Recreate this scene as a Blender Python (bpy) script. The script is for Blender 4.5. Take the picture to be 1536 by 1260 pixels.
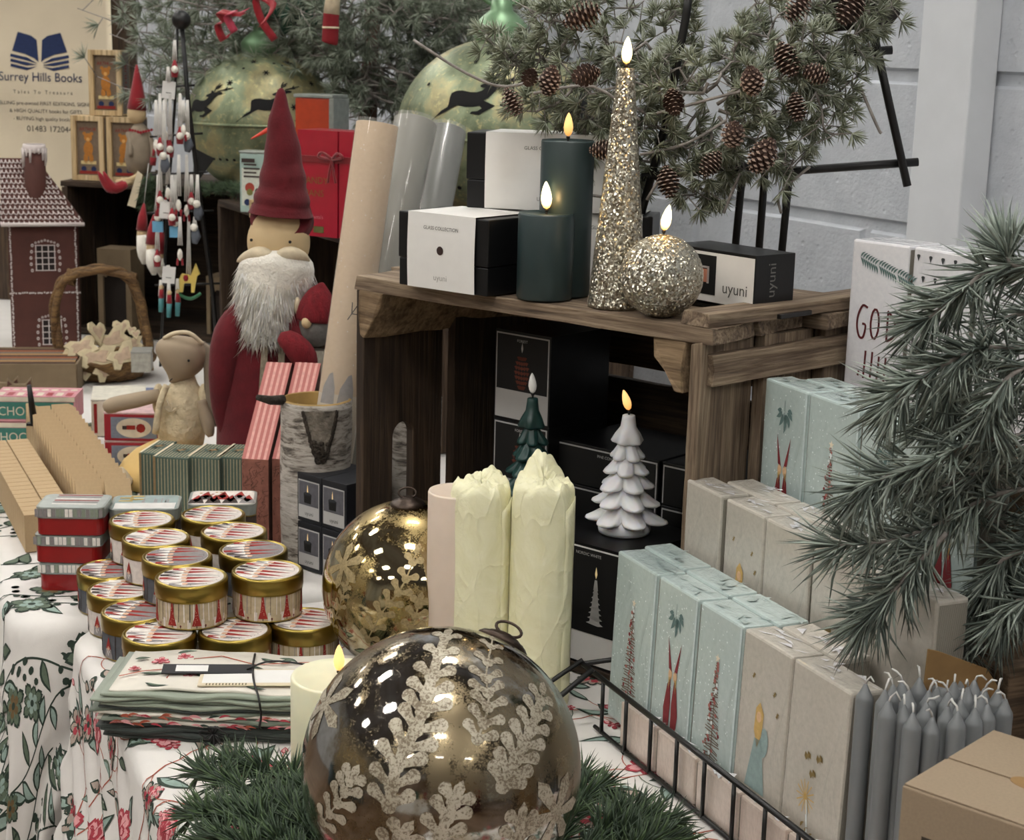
import bpy, bmesh, math, random
import numpy as np
from mathutils import Vector, Matrix, Euler, Quaternion
from mathutils.geometry import tessellate_polygon
SC = bpy.context.scene
for o in list(bpy.data.objects): bpy.data.objects.remove(o, do_unlink=True)
PI = math.pi
random.seed(4); rnd = random.random
def ru(a, b): return a + (b - a) * random.random()

# ------------------------------------------------------------ camera, world, exposure
FPX = 2500.0; PITCH = math.radians(12.6); ROLL = math.radians(1.5); CH = 0.63   # table top is z = 0
_f = Vector((0, math.cos(PITCH), -math.sin(PITCH))); _r0 = Vector((1, 0, 0)); _u0 = _r0.cross(_f)
_r = _r0 * math.cos(ROLL) + _u0 * math.sin(ROLL); _u = -_r0 * math.sin(ROLL) + _u0 * math.cos(ROLL)
cam_d = bpy.data.cameras.new('camera'); cam = bpy.data.objects.new('camera', cam_d); SC.collection.objects.link(cam)
cam.matrix_world = Matrix(((_r.x, _u.x, -_f.x, 0), (_r.y, _u.y, -_f.y, 0), (_r.z, _u.z, -_f.z, CH), (0, 0, 0, 1)))
cam_d.sensor_width = 36; cam_d.lens = FPX / 1536 * 36; cam_d.clip_start = 0.02; cam_d.clip_end = 60
cam_d.dof.use_dof = True; cam_d.dof.focus_distance = 1.5; cam_d.dof.aperture_fstop = 22
SC.camera = cam
W = bpy.data.worlds.new('world'); SC.world = W; W.use_nodes = True
W.node_tree.nodes['Background'].inputs[0].default_value = (0.78, 0.82, 0.88, 1)
W.node_tree.nodes['Background'].inputs[1].default_value = 0.4
SC.view_settings.view_transform = 'Standard'; SC.view_settings.look = 'None'
SC.view_settings.exposure = 0.12; SC.view_settings.gamma = 1.0; SC.view_settings.use_curve_mapping = False
LAMP = 46.0     # strength of the ceiling panels

def Z(px, py, z=0.0):
    d = _f + _r * ((px - 768) / FPX) + _u * ((630 - py) / FPX); t = (z - CH) / d.z
    return Vector((d.x * t, d.y * t, z))
def Y(px, py, y):
    d = _f + _r * ((px - 768) / FPX) + _u * ((630 - py) / FPX); t = y / d.y
    return Vector((d.x * t, y, CH + d.z * t))
TA = math.radians(24); TO = Vector((-.481, 1.725, 0))
def T(s, t, z=0.0):        # the tables' own frame: s across, t away
    return Vector((TO.x + s * math.cos(TA) - t * math.sin(TA), TO.y + s * math.sin(TA) + t * math.cos(TA), z))
def ppm(y): return FPX / y   # pixels per metre at a distance, used only for sizes

# ------------------------------------------------------------ materials
_M = {}
def newmat(name):
    m = bpy.data.materials.new(name); m.use_nodes = True; nt = m.node_tree
    return m, nt, nt.nodes['Principled BSDF']
def rgb(h):
    if isinstance(h, str):
        h = h.lstrip('#'); c = [int(h[i:i+2], 16) / 255 for i in (0, 2, 4)]
        return tuple(((x + .055) / 1.055) ** 2.4 if x > .04045 else x / 12.92 for x in c) + (1,)
    return tuple(h) + (1,)
def coords(nt, scale=(1, 1, 1), kind='Object', rot=(0, 0, 0)):
    tc = nt.nodes.new('ShaderNodeTexCoord'); mp = nt.nodes.new('ShaderNodeMapping')
    mp.inputs['Scale'].default_value = scale; mp.inputs['Rotation'].default_value = rot
    nt.links.new(tc.outputs[kind], mp.inputs[0]); return mp.outputs[0]
def noise(nt, vec, sc, det=3, rough=.55, dist=0):
    n = nt.nodes.new('ShaderNodeTexNoise'); n.inputs['Scale'].default_value = sc; n.inputs['Detail'].default_value = det
    n.inputs['Roughness'].default_value = rough; n.inputs['Distortion'].default_value = dist
    nt.links.new(vec, n.inputs['Vector']); return n.outputs['Fac']
def ramp(nt, fac, stops):
    r = nt.nodes.new('ShaderNodeValToRGB'); e = r.color_ramp.elements
    while len(e) > 1: e.remove(e[0])
    e[0].position = stops[0][0]; e[0].color = rgb(stops[0][1])
    for p, c in stops[1:]:
        k = e.new(p); k.color = rgb(c)
    nt.links.new(fac, r.inputs[0]); return r.outputs[0]
def mathn(nt, op, a, b=0.0):
    n = nt.nodes.new('ShaderNodeMath'); n.operation = op
    for i, v in enumerate((a, b)):
        if isinstance(v, (int, float)): n.inputs[i].default_value = v
        else: nt.links.new(v, n.inputs[i])
    return n.outputs[0]
def mixc(nt, f, a, b):
    n = nt.nodes.new('ShaderNodeMix'); n.data_type = 'RGBA'
    if isinstance(f, (int, float)): n.inputs[0].default_value = f
    else: nt.links.new(f, n.inputs[0])
    for i, v in ((6, a), (7, b)):
        if isinstance(v, tuple): n.inputs[i].default_value = v
        else: nt.links.new(v, n.inputs[i])
    return n.outputs[2]
def bump(nt, b, h, s=.3, d=.001):
    n = nt.nodes.new('ShaderNodeBump'); n.inputs['Strength'].default_value = s; n.inputs['Distance'].default_value = d
    nt.links.new(h, n.inputs['Height']); nt.links.new(n.outputs[0], b.inputs['Normal'])
def plain(name, col, rough=.6, metal=0, var=.12, vs=60, bs=.15, bd=.0005, bsc=None, sheen=0, coat=0, sss=0, spec=.5, stretch=(1, 1, 1)):
    """one tone with small procedural variation and grain"""
    if name in _M: return _M[name]
    m, nt, b = newmat(name); c = rgb(col); v = coords(nt, stretch)
    n = noise(nt, v, vs, 4)
    lo = tuple(x * (1 - var) for x in c[:3]) + (1,); hi = tuple(min(1, x * (1 + var)) for x in c[:3]) + (1,)
    f = ramp(nt, n, [(.3, lo[:3]), (.7, hi[:3])]); nt.links.new(f, b.inputs['Base Color'])
    b.inputs['Roughness'].default_value = rough; b.inputs['Metallic'].default_value = metal
    b.inputs['Specular IOR Level'].default_value = spec
    if bs: bump(nt, b, noise(nt, v, bsc or vs * 4, 3), bs, bd)
    if sheen: b.inputs['Sheen Weight'].default_value = sheen
    if coat: b.inputs['Coat Weight'].default_value = coat; b.inputs['Coat Roughness'].default_value = .08
    if sss: b.inputs['Subsurface Weight'].default_value = sss; b.inputs['Subsurface Radius'].default_value = (.02, .015, .01); b.inputs['Subsurface Scale'].default_value = .5
    _M[name] = m; return m
def wood(name, dark, mid, light, rough=.85, along='X', sc=1.0, bs=.6):
    """weathered timber: grain runs along a board's own long axis"""
    if name in _M: return _M[name]
    m, nt, b = newmat(name); s = [60 * sc, 60 * sc, 60 * sc]; s['XYZ'.index(along)] = 3 * sc
    v = coords(nt, tuple(s)); n1 = noise(nt, v, 1.6, 6, .65, .6); n2 = noise(nt, coords(nt), 9, 4)
    v3 = coords(nt, tuple(x * 4 for x in s)); n3 = noise(nt, v3, 1.5, 3)
    f = mathn(nt, 'ADD', mathn(nt, 'MULTIPLY', n1, .75), mathn(nt, 'MULTIPLY', n2, .25))
    c = ramp(nt, f, [(.33, dark), (.5, mid), (.68, light)])
    g = ramp(nt, n3, [(.35, (.55, .5, .45)), (.55, (1, 1, 1))])
    mm = nt.nodes.new('ShaderNodeMix'); mm.data_type = 'RGBA'; mm.blend_type = 'MULTIPLY'; mm.inputs[0].default_value = .8
    nt.links.new(c, mm.inputs[6]); nt.links.new(g, mm.inputs[7]); nt.links.new(mm.outputs[2], b.inputs['Base Color'])
    b.inputs['Roughness'].default_value = rough
    bump(nt, b, mathn(nt, 'ADD', n1, mathn(nt, 'MULTIPLY', n3, .4)), bs, .003)
    _M[name] = m; return m
def emis(name, col, st):
    if name in _M: return _M[name]
    m, nt, b = newmat(name); b.inputs['Base Color'].default_value = rgb(col)
    b.inputs['Emission Color'].default_value = rgb(col); b.inputs['Emission Strength'].default_value = st
    _M[name] = m; return m

# ------------------------------------------------------------ mesh builder
def xf(loc=(0, 0, 0), rot=(0, 0, 0), sc=(1, 1, 1)):
    return Matrix.LocRotScale(Vector(loc), Euler(rot), Vector(sc if hasattr(sc, '__len__') else (sc,) * 3))
def frame_from(z, x=None):
    z = Vector(z).normalized(); x = Vector(x) if x else (Vector((1, 0, 0)) if abs(z.x) < .8 else Vector((0, 1, 0)))
    y = z.cross(x).normalized(); x = y.cross(z)
    return Matrix((x, y, z)).transposed()
class MB:
    def __init__(s): s.v = []; s.f = []; s.m = []; s.sm = []; s.mats = []
    def mi(s, mat):
        if mat not in s.mats: s.mats.append(mat)
        return s.mats.index(mat)
    def add(s, vs, fs, mat, smooth=False, M=None):
        o = len(s.v); k = s.mi(mat)
        if M is not None: vs = [M @ Vector(v) for v in vs]
        s.v += [tuple(v) for v in vs]; s.f += [tuple(i + o for i in f) for f in fs]
        s.m += [k] * len(fs); s.sm += [smooth] * len(fs); return s
    def box(s, size, mat, c=(0, 0, 0), M=None, taper=1.0):      # c = centre of the BASE
        x, y, z = size[0] / 2, size[1] / 2, size[2]; a, b_, d = c; q = taper
        vs = [(a - x, b_ - y, d), (a + x, b_ - y, d), (a + x, b_ + y, d), (a - x, b_ + y, d),
              (a - x * q, b_ - y * q, d + z), (a + x * q, b_ - y * q, d + z), (a + x * q, b_ + y * q, d + z), (a - x * q, b_ + y * q, d + z)]
        return s.add(vs, [(0, 3, 2, 1), (4, 5, 6, 7), (0, 1, 5, 4), (1, 2, 6, 5), (2, 3, 7, 6), (3, 0, 4, 7)], mat, False, M)
    def lathe(s, prof, mat, n=32, M=None, smooth=True, wob=None, caps=True):
        vs = []; fs = []; k = len(prof)
        for i in range(n):
            a = 2 * PI * i / n
            for j, (r, z) in enumerate(prof):
                w = wob(a, z) if wob else 1.0
                vs.append((r * w * math.cos(a), r * w * math.sin(a), z))
        for i in range(n):
            i2 = (i + 1) % n
            for j in range(k - 1): fs.append((i * k + j, i2 * k + j, i2 * k + j + 1, i * k + j + 1))
        if caps:
            if prof[0][0] > 1e-6: fs.append(tuple(i * k for i in range(n))[::-1])
            if prof[-1][0] > 1e-6: fs.append(tuple(i * k + k - 1 for i in range(n)))
        return s.add(vs, fs, mat, smooth, M)
    def tube(s, pts, rad, mat, n=8, M=None, smooth=True, closed=False):
        pts = [Vector(p) for p in pts]; k = len(pts)
        if not hasattr(rad, '__len__'): rad = [rad] * k
        vs = []; fs = []; up = None
        for i, p in enumerate(pts):
            a = pts[(i - 1) % k] if (i > 0 or closed) else p; b_ = pts[(i + 1) % k] if (i < k - 1 or closed) else p
            t = (b_ - a); t = t.normalized() if t.length > 1e-9 else Vector((0, 0, 1))
            if up is None: up = t.orthogonal().normalized()
            up = (up - t * up.dot(t)); up = up.normalized() if up.length > 1e-6 else t.orthogonal().normalized()
            w = t.cross(up)
            for j in range(n):
                an = 2 * PI * j / n; vs.append(p + (up * math.cos(an) + w * math.sin(an)) * rad[i])
        for i in range(k if closed else k - 1):
            i2 = (i + 1) % k
            for j in range(n):
                j2 = (j + 1) % n; fs.append((i * n + j, i * n + j2, i2 * n + j2, i2 * n + j))
        if not closed: fs.append(tuple(range(n))[::-1]); fs.append(tuple((k - 1) * n + j for j in range(n)))
        return s.add(vs, fs, mat, smooth, M)
    def ball(s, r, mat, c=(0, 0, 0), n=24, M=None, fn=None):     # r scalar or (rx, ry, rz)
        if not hasattr(r, '__len__'): r = (r, r, r)
        vs = []; fs = []; m = n // 2
        for j in range(1, m):
            th = PI * j / m
            for i in range(n):
                a = 2 * PI * i / n; d = Vector((math.sin(th) * math.cos(a), math.sin(th) * math.sin(a), math.cos(th)))
                w = fn(d) if fn else 1.0
                vs.append((c[0] + d.x * r[0] * w, c[1] + d.y * r[1] * w, c[2] + d.z * r[2] * w))
        t = len(vs); vs.append((c[0], c[1], c[2] + r[2] * (fn(Vector((0, 0, 1))) if fn else 1))); vs.append((c[0], c[1], c[2] - r[2] * (fn(Vector((0, 0, -1))) if fn else 1)))
        for j in range(m - 2):
            for i in range(n):
                i2 = (i + 1) % n; fs.append((j * n + i, (j + 1) * n + i, (j + 1) * n + i2, j * n + i2))
        for i in range(n):
            i2 = (i + 1) % n; fs.append((t, i, i2)); fs.append((t + 1, (m - 2) * n + i2, (m - 2) * n + i))
        return s.add(vs, fs, mat, True, M)
    def prism(s, poly, depth, mat, M=None, smooth=False):        # polygon in XY, extruded along +Z
        n = len(poly); vs = [(x, y, 0) for x, y in poly] + [(x, y, depth) for x, y in poly]
        fs = [tuple(range(n))[::-1], tuple(range(n, 2 * n))] + [(i, (i + 1) % n, n + (i + 1) % n, n + i) for i in range(n)]
        return s.add(vs, fs, mat, smooth, M)
    def print2d(s, poly, mat, fn, maxlen=None):                  # a printed shape: 2-D outline put on a surface by fn(x, y)
        vs, fs = tess(tuple((round(x, 5), round(y, 5)) for x, y in poly), maxlen)
        return s.add([fn(x, y) for x, y in vs], fs, mat, maxlen is not None)
    def text(s, txt, size, mat, fn, align='C', sx=1.0):
        vs, fs, w = text2d(txt); k = size
        off = {'C': -w / 2, 'L': 0, 'R': -w}[align]
        return s.add([fn((x + off) * k * sx, y * k) for x, y in vs], fs, mat)
    def obj(s, name, parent=None, loc=None, rot=None, bev=0, sub=0, seg=2, solid=0, wn=False):
        me = bpy.data.meshes.new(name); me.from_pydata(s.v, [], s.f)
        for m in s.mats: me.materials.append(m)
        me.polygons.foreach_set('material_index', s.m); me.polygons.foreach_set('use_smooth', s.sm); me.update()
        o = bpy.data.objects.new(name, me); SC.collection.objects.link(o)
        if parent is not None: o.parent = parent
        if loc is not None: o.location = loc
        if rot is not None: o.rotation_euler = rot if hasattr(rot, '__len__') else (0, 0, rot)
        if solid: mo = o.modifiers.new('s', 'SOLIDIFY'); mo.thickness = solid
        if bev: mo = o.modifiers.new('b', 'BEVEL'); mo.width = bev; mo.segments = seg; mo.limit_method = 'ANGLE'; mo.angle_limit = math.radians(50)
        if sub: mo = o.modifiers.new('u', 'SUBSURF'); mo.levels = sub; mo.render_levels = sub
        return o
_tc = {}
def tess(poly, maxlen=None):
    key = (poly, maxlen)
    if key in _tc: return _tc[key]
    bm = bmesh.new(); vs = [bm.verts.new((x, y, 0)) for x, y in poly]
    try: bm.faces.new(vs)
    except ValueError: pass
    bmesh.ops.triangulate(bm, faces=bm.faces[:])
    if maxlen:
        for _ in range(4):
            ed = [e for e in bm.edges if e.calc_length() > maxlen]
            if not ed: break
            bmesh.ops.subdivide_edges(bm, edges=ed, cuts=1); bmesh.ops.triangulate(bm, faces=bm.faces[:])
    bmesh.ops.recalc_face_normals(bm, faces=bm.faces[:])
    bm.verts.index_update()
    r = ([(v.co.x, v.co.y) for v in bm.verts], [tuple(v.index for v in (f.verts if f.normal.z > 0 else reversed(f.verts[:]))) for f in bm.faces])
    bm.free(); _tc[key] = r; return r
_xc = {}
def text2d(t):
    if t not in _xc:
        cu = bpy.data.curves.new('t', 'FONT'); cu.body = t; cu.resolution_u = 3; ob = bpy.data.objects.new('t', cu)
        me = bpy.data.meshes.new_from_object(ob); vs = [(v.co.x, v.co.y) for v in me.vertices]
        fs = [tuple(p.vertices) for p in me.polygons]
        w = max([v[0] for v in vs] or [0]); bpy.data.objects.remove(ob); bpy.data.curves.remove(cu); bpy.data.meshes.remove(me)
        _xc[t] = (vs, fs, w)
    return _xc[t]
# printing surfaces
def on_front(x0=0, y0=0, z0=0, e=.0004):   # face looking along -Y: x right, y up
    return lambda x, y: (x0 + x, y0 - e, z0 + y)
def on_right(x0=0, y0=0, z0=0, e=.0004):   # face looking along +X
    return lambda x, y: (x0 + e, y0 + x, z0 + y)
def on_left(x0=0, y0=0, z0=0, e=.0004):
    return lambda x, y: (x0 - e, y0 - x, z0 + y)
def on_top(x0=0, y0=0, z0=0, e=.0004):
    return lambda x, y: (x0 + x, y0 + y, z0 + e)
def on_M(M, e=.0004): return lambda x, y: tuple(M @ Vector((x, y, e)))
def on_cyl(R, z0=0, e=.0004, a0=-PI/2): return lambda x, y: ((R + e) * math.cos(a0 + x / R), (R + e) * math.sin(a0 + x / R), z0 + y)
def on_ball(R, d, up=(0, 0, 1), c=(0, 0, 0), e=.0005, roll=0):
    d = Vector(d).normalized(); x = Vector(up).cross(d).normalized(); y = d.cross(x)
    x, y = x * math.cos(roll) + y * math.sin(roll), -x * math.sin(roll) + y * math.cos(roll)
    def fn(u, v):
        L = math.hypot(u, v)
        if L < 1e-9: p = d
        else:
            a = L / R; p = d * math.cos(a) + (x * u + y * v) * (math.sin(a) / L)
        return tuple(Vector(c) + p * (R + e))
    return fn
def strip(pts, w):                          # outline of a stroke through 2-D points, width(s) w
    n = len(pts); w = w if hasattr(w, '__len__') else [w] * n; L = []; R = []
    for i in range(n):
        a = pts[max(0, i - 1)]; b_ = pts[min(n - 1, i + 1)]; dx, dy = b_[0] - a[0], b_[1] - a[1]; l = math.hypot(dx, dy) or 1
        L.append((pts[i][0] - dy / l * w[i] / 2, pts[i][1] + dx / l * w[i] / 2)); R.append((pts[i][0] + dy / l * w[i] / 2, pts[i][1] - dx / l * w[i] / 2))
    return L + R[::-1]
def circ(r, n=16, c=(0, 0), ry=None): return [(c[0] + r * math.cos(2 * PI * i / n), c[1] + (ry or r) * math.sin(2 * PI * i / n)) for i in range(n)]
def rect(x0, y0, x1, y1): return [(x0, y0), (x1, y0), (x1, y1), (x0, y1)]
def shift(poly, dx, dy, s=1, a=0, flip=1):
    c, n = math.cos(a), math.sin(a); return [(dx + s * (flip * x * c - y * n), dy + s * (flip * x * n + y * c)) for x, y in poly]
def star(r, r2, n, a0=PI/2): return [((r if i % 2 == 0 else r2) * math.cos(a0 + PI * i / n), (r if i % 2 == 0 else r2) * math.sin(a0 + PI * i / n)) for i in range(2 * n)]
def smooth(pts, k=4):                       # catmull-rom through points (2-D or 3-D)
    P = [Vector(p) for p in pts]; out = []
    for i in range(len(P) - 1):
        p0 = P[max(0, i - 1)]; p1 = P[i]; p2 = P[i + 1]; p3 = P[min(len(P) - 1, i + 2)]
        for j in range(k):
            t = j / k; out.append(.5 * ((2 * p1) + (p2 - p0) * t + (2 * p0 - 5 * p1 + 4 * p2 - p3) * t * t + (3 * p1 - p0 - 3 * p2 + p3) * t ** 3))
    out.append(P[-1]); return out

# ------------------------------------------------------------ naming
def tag(o, label, cat, group=None, kind=None):
    if label: o['label'] = label
    if cat: o['category'] = cat
    if group: o['group'] = group
    if kind: o['kind'] = kind
    return o
def thing(name, label, cat, loc=(0, 0, 0), rz=0, group=None):
    o = bpy.data.objects.new(name, None); SC.collection.objects.link(o); o.empty_display_size = .02
    o.location = loc; o.rotation_euler = rz if hasattr(rz, '__len__') else (0, 0, rz); return tag(o, label, cat, group)
def struct(mb, name, **k):
    o = mb.obj(name, **k); o['kind'] = 'structure'; return o
def dup(root, loc=None, rot=None, label=None, group=None, par=None):
    r = root.copy(); SC.collection.objects.link(r)
    if par is not None: r.parent = par
    if loc is not None: r.location = loc
    if rot is not None: r.rotation_euler = rot if hasattr(rot, '__len__') else (0, 0, rot)
    if label: r['label'] = label
    if group: r['group'] = group
    for ch in [c for c in SC.objects if c.parent == root]: dup(ch, par=r)
    return r

# needles: many thin bent blades in one mesh, numpy
class Needles:
    def __init__(s): s.o = []; s.d = []; s.l = []; s.w = []; s.b = []
    def add(s, o, d, l, w, b_=.25): s.o.append(o); s.d.append(d); s.l.append(l); s.w.append(w); s.b.append(b_)
    def tuft(s, o, axis, n, l, w, spread=.9, back=0.0, bend=.25):
        axis = Vector(axis).normalized(); F = frame_from(axis)
        for _ in range(n):
            th = ru(back, 1) ** .7 * spread; a = ru(0, 2 * PI)
            d = F @ Vector((math.sin(th) * math.cos(a), math.sin(th) * math.sin(a), math.cos(th)))
            s.add(tuple(o), tuple(d), l * ru(.75, 1.1), w * ru(.8, 1.2), bend * ru(-.6, 1.0))
    def build(s, name, mats, parent=None):
        n = len(s.o); o = np.array(s.o); d = np.array(s.d); l = np.array(s.l)[:, None]; w = np.array(s.w)[:, None]; bd = np.array(s.b)[:, None]
        ref = np.random.RandomState(5).normal(size=(n, 3)); x = np.cross(d, ref); x /= np.linalg.norm(x, axis=1)[:, None] + 1e-9; y = np.cross(d, x)
        V = np.zeros((n, 7, 3))
        mid = o + d * l * .55 + y * l * bd * .25 + np.array([0, 0, -1]) * l * .02; tip = o + d * l + y * l * bd * .75 + np.array([0, 0, -1]) * l * .05
        for k in range(3):
            a = 2 * PI * k / 3; off = x * math.cos(a) + y * math.sin(a)
            V[:, k] = o + off * w * .35; V[:, 3 + k] = mid + off * w * .5
        V[:, 6] = tip
        q = np.array([[0, 1, 4, 3], [1, 2, 5, 4], [2, 0, 3, 5]]); t = np.array([[3, 4, 6], [4, 5, 6], [5, 3, 6]])
        base = (np.arange(n) * 7)[:, None, None]
        loops = np.concatenate([(q[None] + base).reshape(n, 12), (t[None] + base).reshape(n, 9)], axis=1).ravel()
        me = bpy.data.meshes.new(name); me.vertices.add(n * 7); me.vertices.foreach_set('co', V.ravel())
        me.loops.add(len(loops)); me.loops.foreach_set('vertex_index', loops)
        tot = np.tile([4, 4, 4, 3, 3, 3], n); st = np.concatenate([[0], np.cumsum(tot)[:-1]])
        me.polygons.add(6 * n); me.polygons.foreach_set('loop_start', st); me.polygons.foreach_set('loop_total', tot)
        mi = np.repeat(np.random.RandomState(2).randint(0, len(mats), n), 6); me.polygons.foreach_set('material_index', mi)
        me.polygons.foreach_set('use_smooth', np.ones(6 * n, bool))
        for m in mats: me.materials.append(m)
        me.update(calc_edges=True); me.validate()
        ob = bpy.data.objects.new(name, me); SC.collection.objects.link(ob)
        if parent is not None: ob.parent = parent
        return ob
# ------------------------------------------------------------ shared materials
WHT = plain('white_paper', '#e6e4e0', .5, var=.02); CREAM = plain('cream_paper', '#d9ccb0', .7, var=.06)
BLK = plain('black_card', '#0c0c0e', .42, var=.1, spec=.4); BLKIN = plain('black_print', '#0a0a0a', .6, var=.05)
IRON = plain('black_iron', '#0d0c0c', .42, var=.3, vs=40, bs=.3, bd=.0004)
INK = plain('grey_ink', '#55544f', .7, var=.03); RED = plain('red_print', '#8d1f1d', .55, var=.12, vs=300)
KRAFT = plain('kraft_card', '#92806a', .8, var=.07, vs=500, bs=.2, bd=.0003); KRAFT2 = plain('kraft_edge', '#8a6b42', .85, var=.1)
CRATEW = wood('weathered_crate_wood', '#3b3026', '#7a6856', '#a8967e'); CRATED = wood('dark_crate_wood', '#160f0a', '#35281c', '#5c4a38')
ENDG = wood('crate_end_grain', '#4a3a29', '#8b755a', '#b29a7a', along='Y', sc=.6)

# ------------------------------------------------------------ the hall
def block_wall():
    m, nt, b = newmat('painted_block_wall'); v = coords(nt)
    n = noise(nt, v, 18, 6, .6); n2 = noise(nt, v, 160, 4, .7)
    c = ramp(nt, n, [(.3, '#b4b9c0'), (.7, '#c6cad0')]); nt.links.new(c, b.inputs['Base Color']); b.inputs['Roughness'].default_value = .55
    vo = nt.nodes.new('ShaderNodeTexVoronoi'); vo.inputs['Scale'].default_value = 45; nt.links.new(v, vo.inputs['Vector'])
    pit = ramp(nt, vo.outputs['Distance'], [(.08, (0, 0, 0)), (.2, (1, 1, 1))])
    h = mathn(nt, 'ADD', mathn(nt, 'MULTIPLY', n2, .45), mathn(nt, 'MULTIPLY', mathn(nt, 'MULTIPLY', pit, n), .6))
    bump(nt, b, mathn(nt, 'ADD', h, mathn(nt, 'MULTIPLY', noise(nt, v, 35, 3), .5)), .55, .006); return m
BW = block_wall(); HALLW = plain('hall_wall_paint', '#b4b4b3', .8, var=.1, vs=3)
WA = math.radians(29); w0 = Vector((.47, 2.7, 0)); wd = Vector((-math.sin(WA), math.cos(WA), 0)); wn = Vector((-math.cos(WA), -math.sin(WA), 0))
def wallM(): return Matrix.Translation(w0) @ Matrix((wd, Vector((0, 0, 1)), wn)).transposed().to_4x4()   # local: x along, y up, z into the room
mb = MB(); WM = wallM(); bh = .225; bl = .45; zoff = .383; joint = .010
rows = range(-5, 13)
for r in rows:
    z0 = zoff + r * bh; sh = .5 * bl if r % 2 else 0
    for k in range(-6, 16):
        x0 = k * bl + sh + .09; dd = ru(-.001, .0015)
        x1, y1 = x0 + bl - joint, z0 + bh - joint; c = .007
        vs = [(x0, z0, -.012), (x1, z0, -.012), (x1, y1, -.012), (x0, y1, -.012), (x0 + c, z0 + c, dd), (x1 - c, z0 + c, dd), (x1 - c, y1 - c, dd), (x0 + c, y1 - c, dd)]
        mb.add(vs, [(4, 5, 6, 7), (0, 1, 5, 4), (1, 2, 6, 5), (2, 3, 7, 6), (3, 0, 4, 7)], BW)
mb.add([(-3, -.75, -.007), (7.5, -.75, -.007), (7.5, 3.3, -.007), (-3, 3.3, -.007)], [(0, 1, 2, 3)], BW)
mb.box((10.5, 4.1, .1), BW, c=(2.25, 1.28, -.14))
wr = struct(mb, 'wall_right'); wr.matrix_world = WM
FL = wood('hall_floorboards', '#453527', '#6f5843', '#8f7a62', rough=.4, along='Y', sc=.2, bs=.1)
mb = MB(); mb.box((16, 18, .1), FL, c=(-2, 1.5, -.85)); struct(mb, 'floor')
CEI = plain('hall_ceiling', '#8d8d90', .9, var=.1, vs=2)
mb = MB(); mb.box((16, 18, .1), CEI, c=(-2, 1.5, 3.1)); struct(mb, 'ceiling')
mb = MB(); mb.box((16, .1, 3.95), HALLW, c=(-2, 8.5, -.75)); struct(mb, 'wall_far')
mb = MB(); mb.box((16, .1, 3.95), HALLW, c=(-2, -6.5, -.75)); struct(mb, 'wall_near')
mb = MB(); mb.box((.1, 15, 3.95), HALLW, c=(-7, 1, -.75)); struct(mb, 'wall_left')
# white boxed pipe running up the block wall
PIPE = plain('white_gloss_paint', '#d3d6da', .45, var=.05, vs=9, bs=.2, bd=.002)
pl = WM.inverted() @ Y(1408, 250, 2.38)
mb = MB(); mb.box((.105, 4.0, .05), PIPE, c=(pl.x, 1.24, .002)); o = struct(mb, 'trim_1', bev=.003); o.matrix_world = WM
# ceiling light panels
FRM = plain('lamp_frame', '#c8c8c8', .4); DIFF = emis('lamp_diffuser', '#fffcf6', LAMP)
LM = None
spots = [(x, y) for y in (-3.6, -1.5, .6, 2.7, 4.8, 6.9) for x in (-4.6, -2.3, 0.0, 2.3)]
cn = {-4.6: 'row farthest left', -2.3: 'second row from the left', 0.0: 'row above the stall', 2.3: 'row farthest right'}
for i, (x, y) in enumerate(spots):
    if x == 2.3 and y > 1: continue
    if LM is None:
        LM = thing('ceiling_light', None, 'light', (x, y, 3.02), 0, 'ceiling light panels')
        a = MB(); a.box((.66, .36, .08), FRM); a.obj('frame', LM); a = MB(); a.box((.58, .28, .012), DIFF, c=(0, 0, -.012)); a.obj('diffuser', LM); o = LM
    else: o = dup(LM, (x, y, 3.02))
    o['label'] = 'white ceiling light panel, %s, %s from the near wall' % (cn[x], ('first', 'second', 'third', 'fourth', 'fifth', 'sixth')[(-3.6, -1.5, .6, 2.7, 4.8, 6.9).index(y)])

# unseen stalls added around the viewpoint for the glass baubles to reflect
def reflection_stall(x, y, rz, cw, ch, cols, lab, seed):
    R_ = random.Random(seed); t = thing('added_stall', lab, 'stall', (x, y, -.75), rz); a = MB(); a.box((cw, .75, .75), plain('stall_cloth_%d' % seed, cols[0], .9), c=(0, 0, .001)); a.obj('draped_table', t, bev=.01)
    a = MB(); a.box((cw, .04, 1.9), plain('stall_board_%d' % seed, cols[1], .8), c=(0, .45, .001)); a.obj('back_board', t)
    for k in range(9): a = MB(); w = R_.uniform(.1, .28); a.box((w, .2, R_.uniform(.1, .45)), plain('stall_goods_%d' % (k % 5), ('#8c2a2a', '#c9b18a', '#3f5a48', '#d8d4cc', '#5a4030')[k % 5], .6), c=(-cw / 2 + cw * (k + .5) / 9, R_.uniform(-.2, .2), .752)); a.obj('boxed_goods', t, bev=.004)
reflection_stall(-1.6, -2.4, 2.9, 2.2, .8, ('#d9d5cc', '#6b5a4a'), 'unseen stall with a pale cloth behind the viewpoint, added for the bauble reflections', 1)
reflection_stall(1.2, -2.7, 3.3, 2.0, .8, ('#4a2f2a', '#a08a6c'), 'unseen stall with a brown cloth behind the viewpoint, added for the bauble reflections', 2)
reflection_stall(-3.6, .4, 1.9, 2.2, .8, ('#5b6a72', '#c4b79c'), 'unseen stall with a grey blue cloth to the left, added for the bauble reflections', 3)
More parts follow.
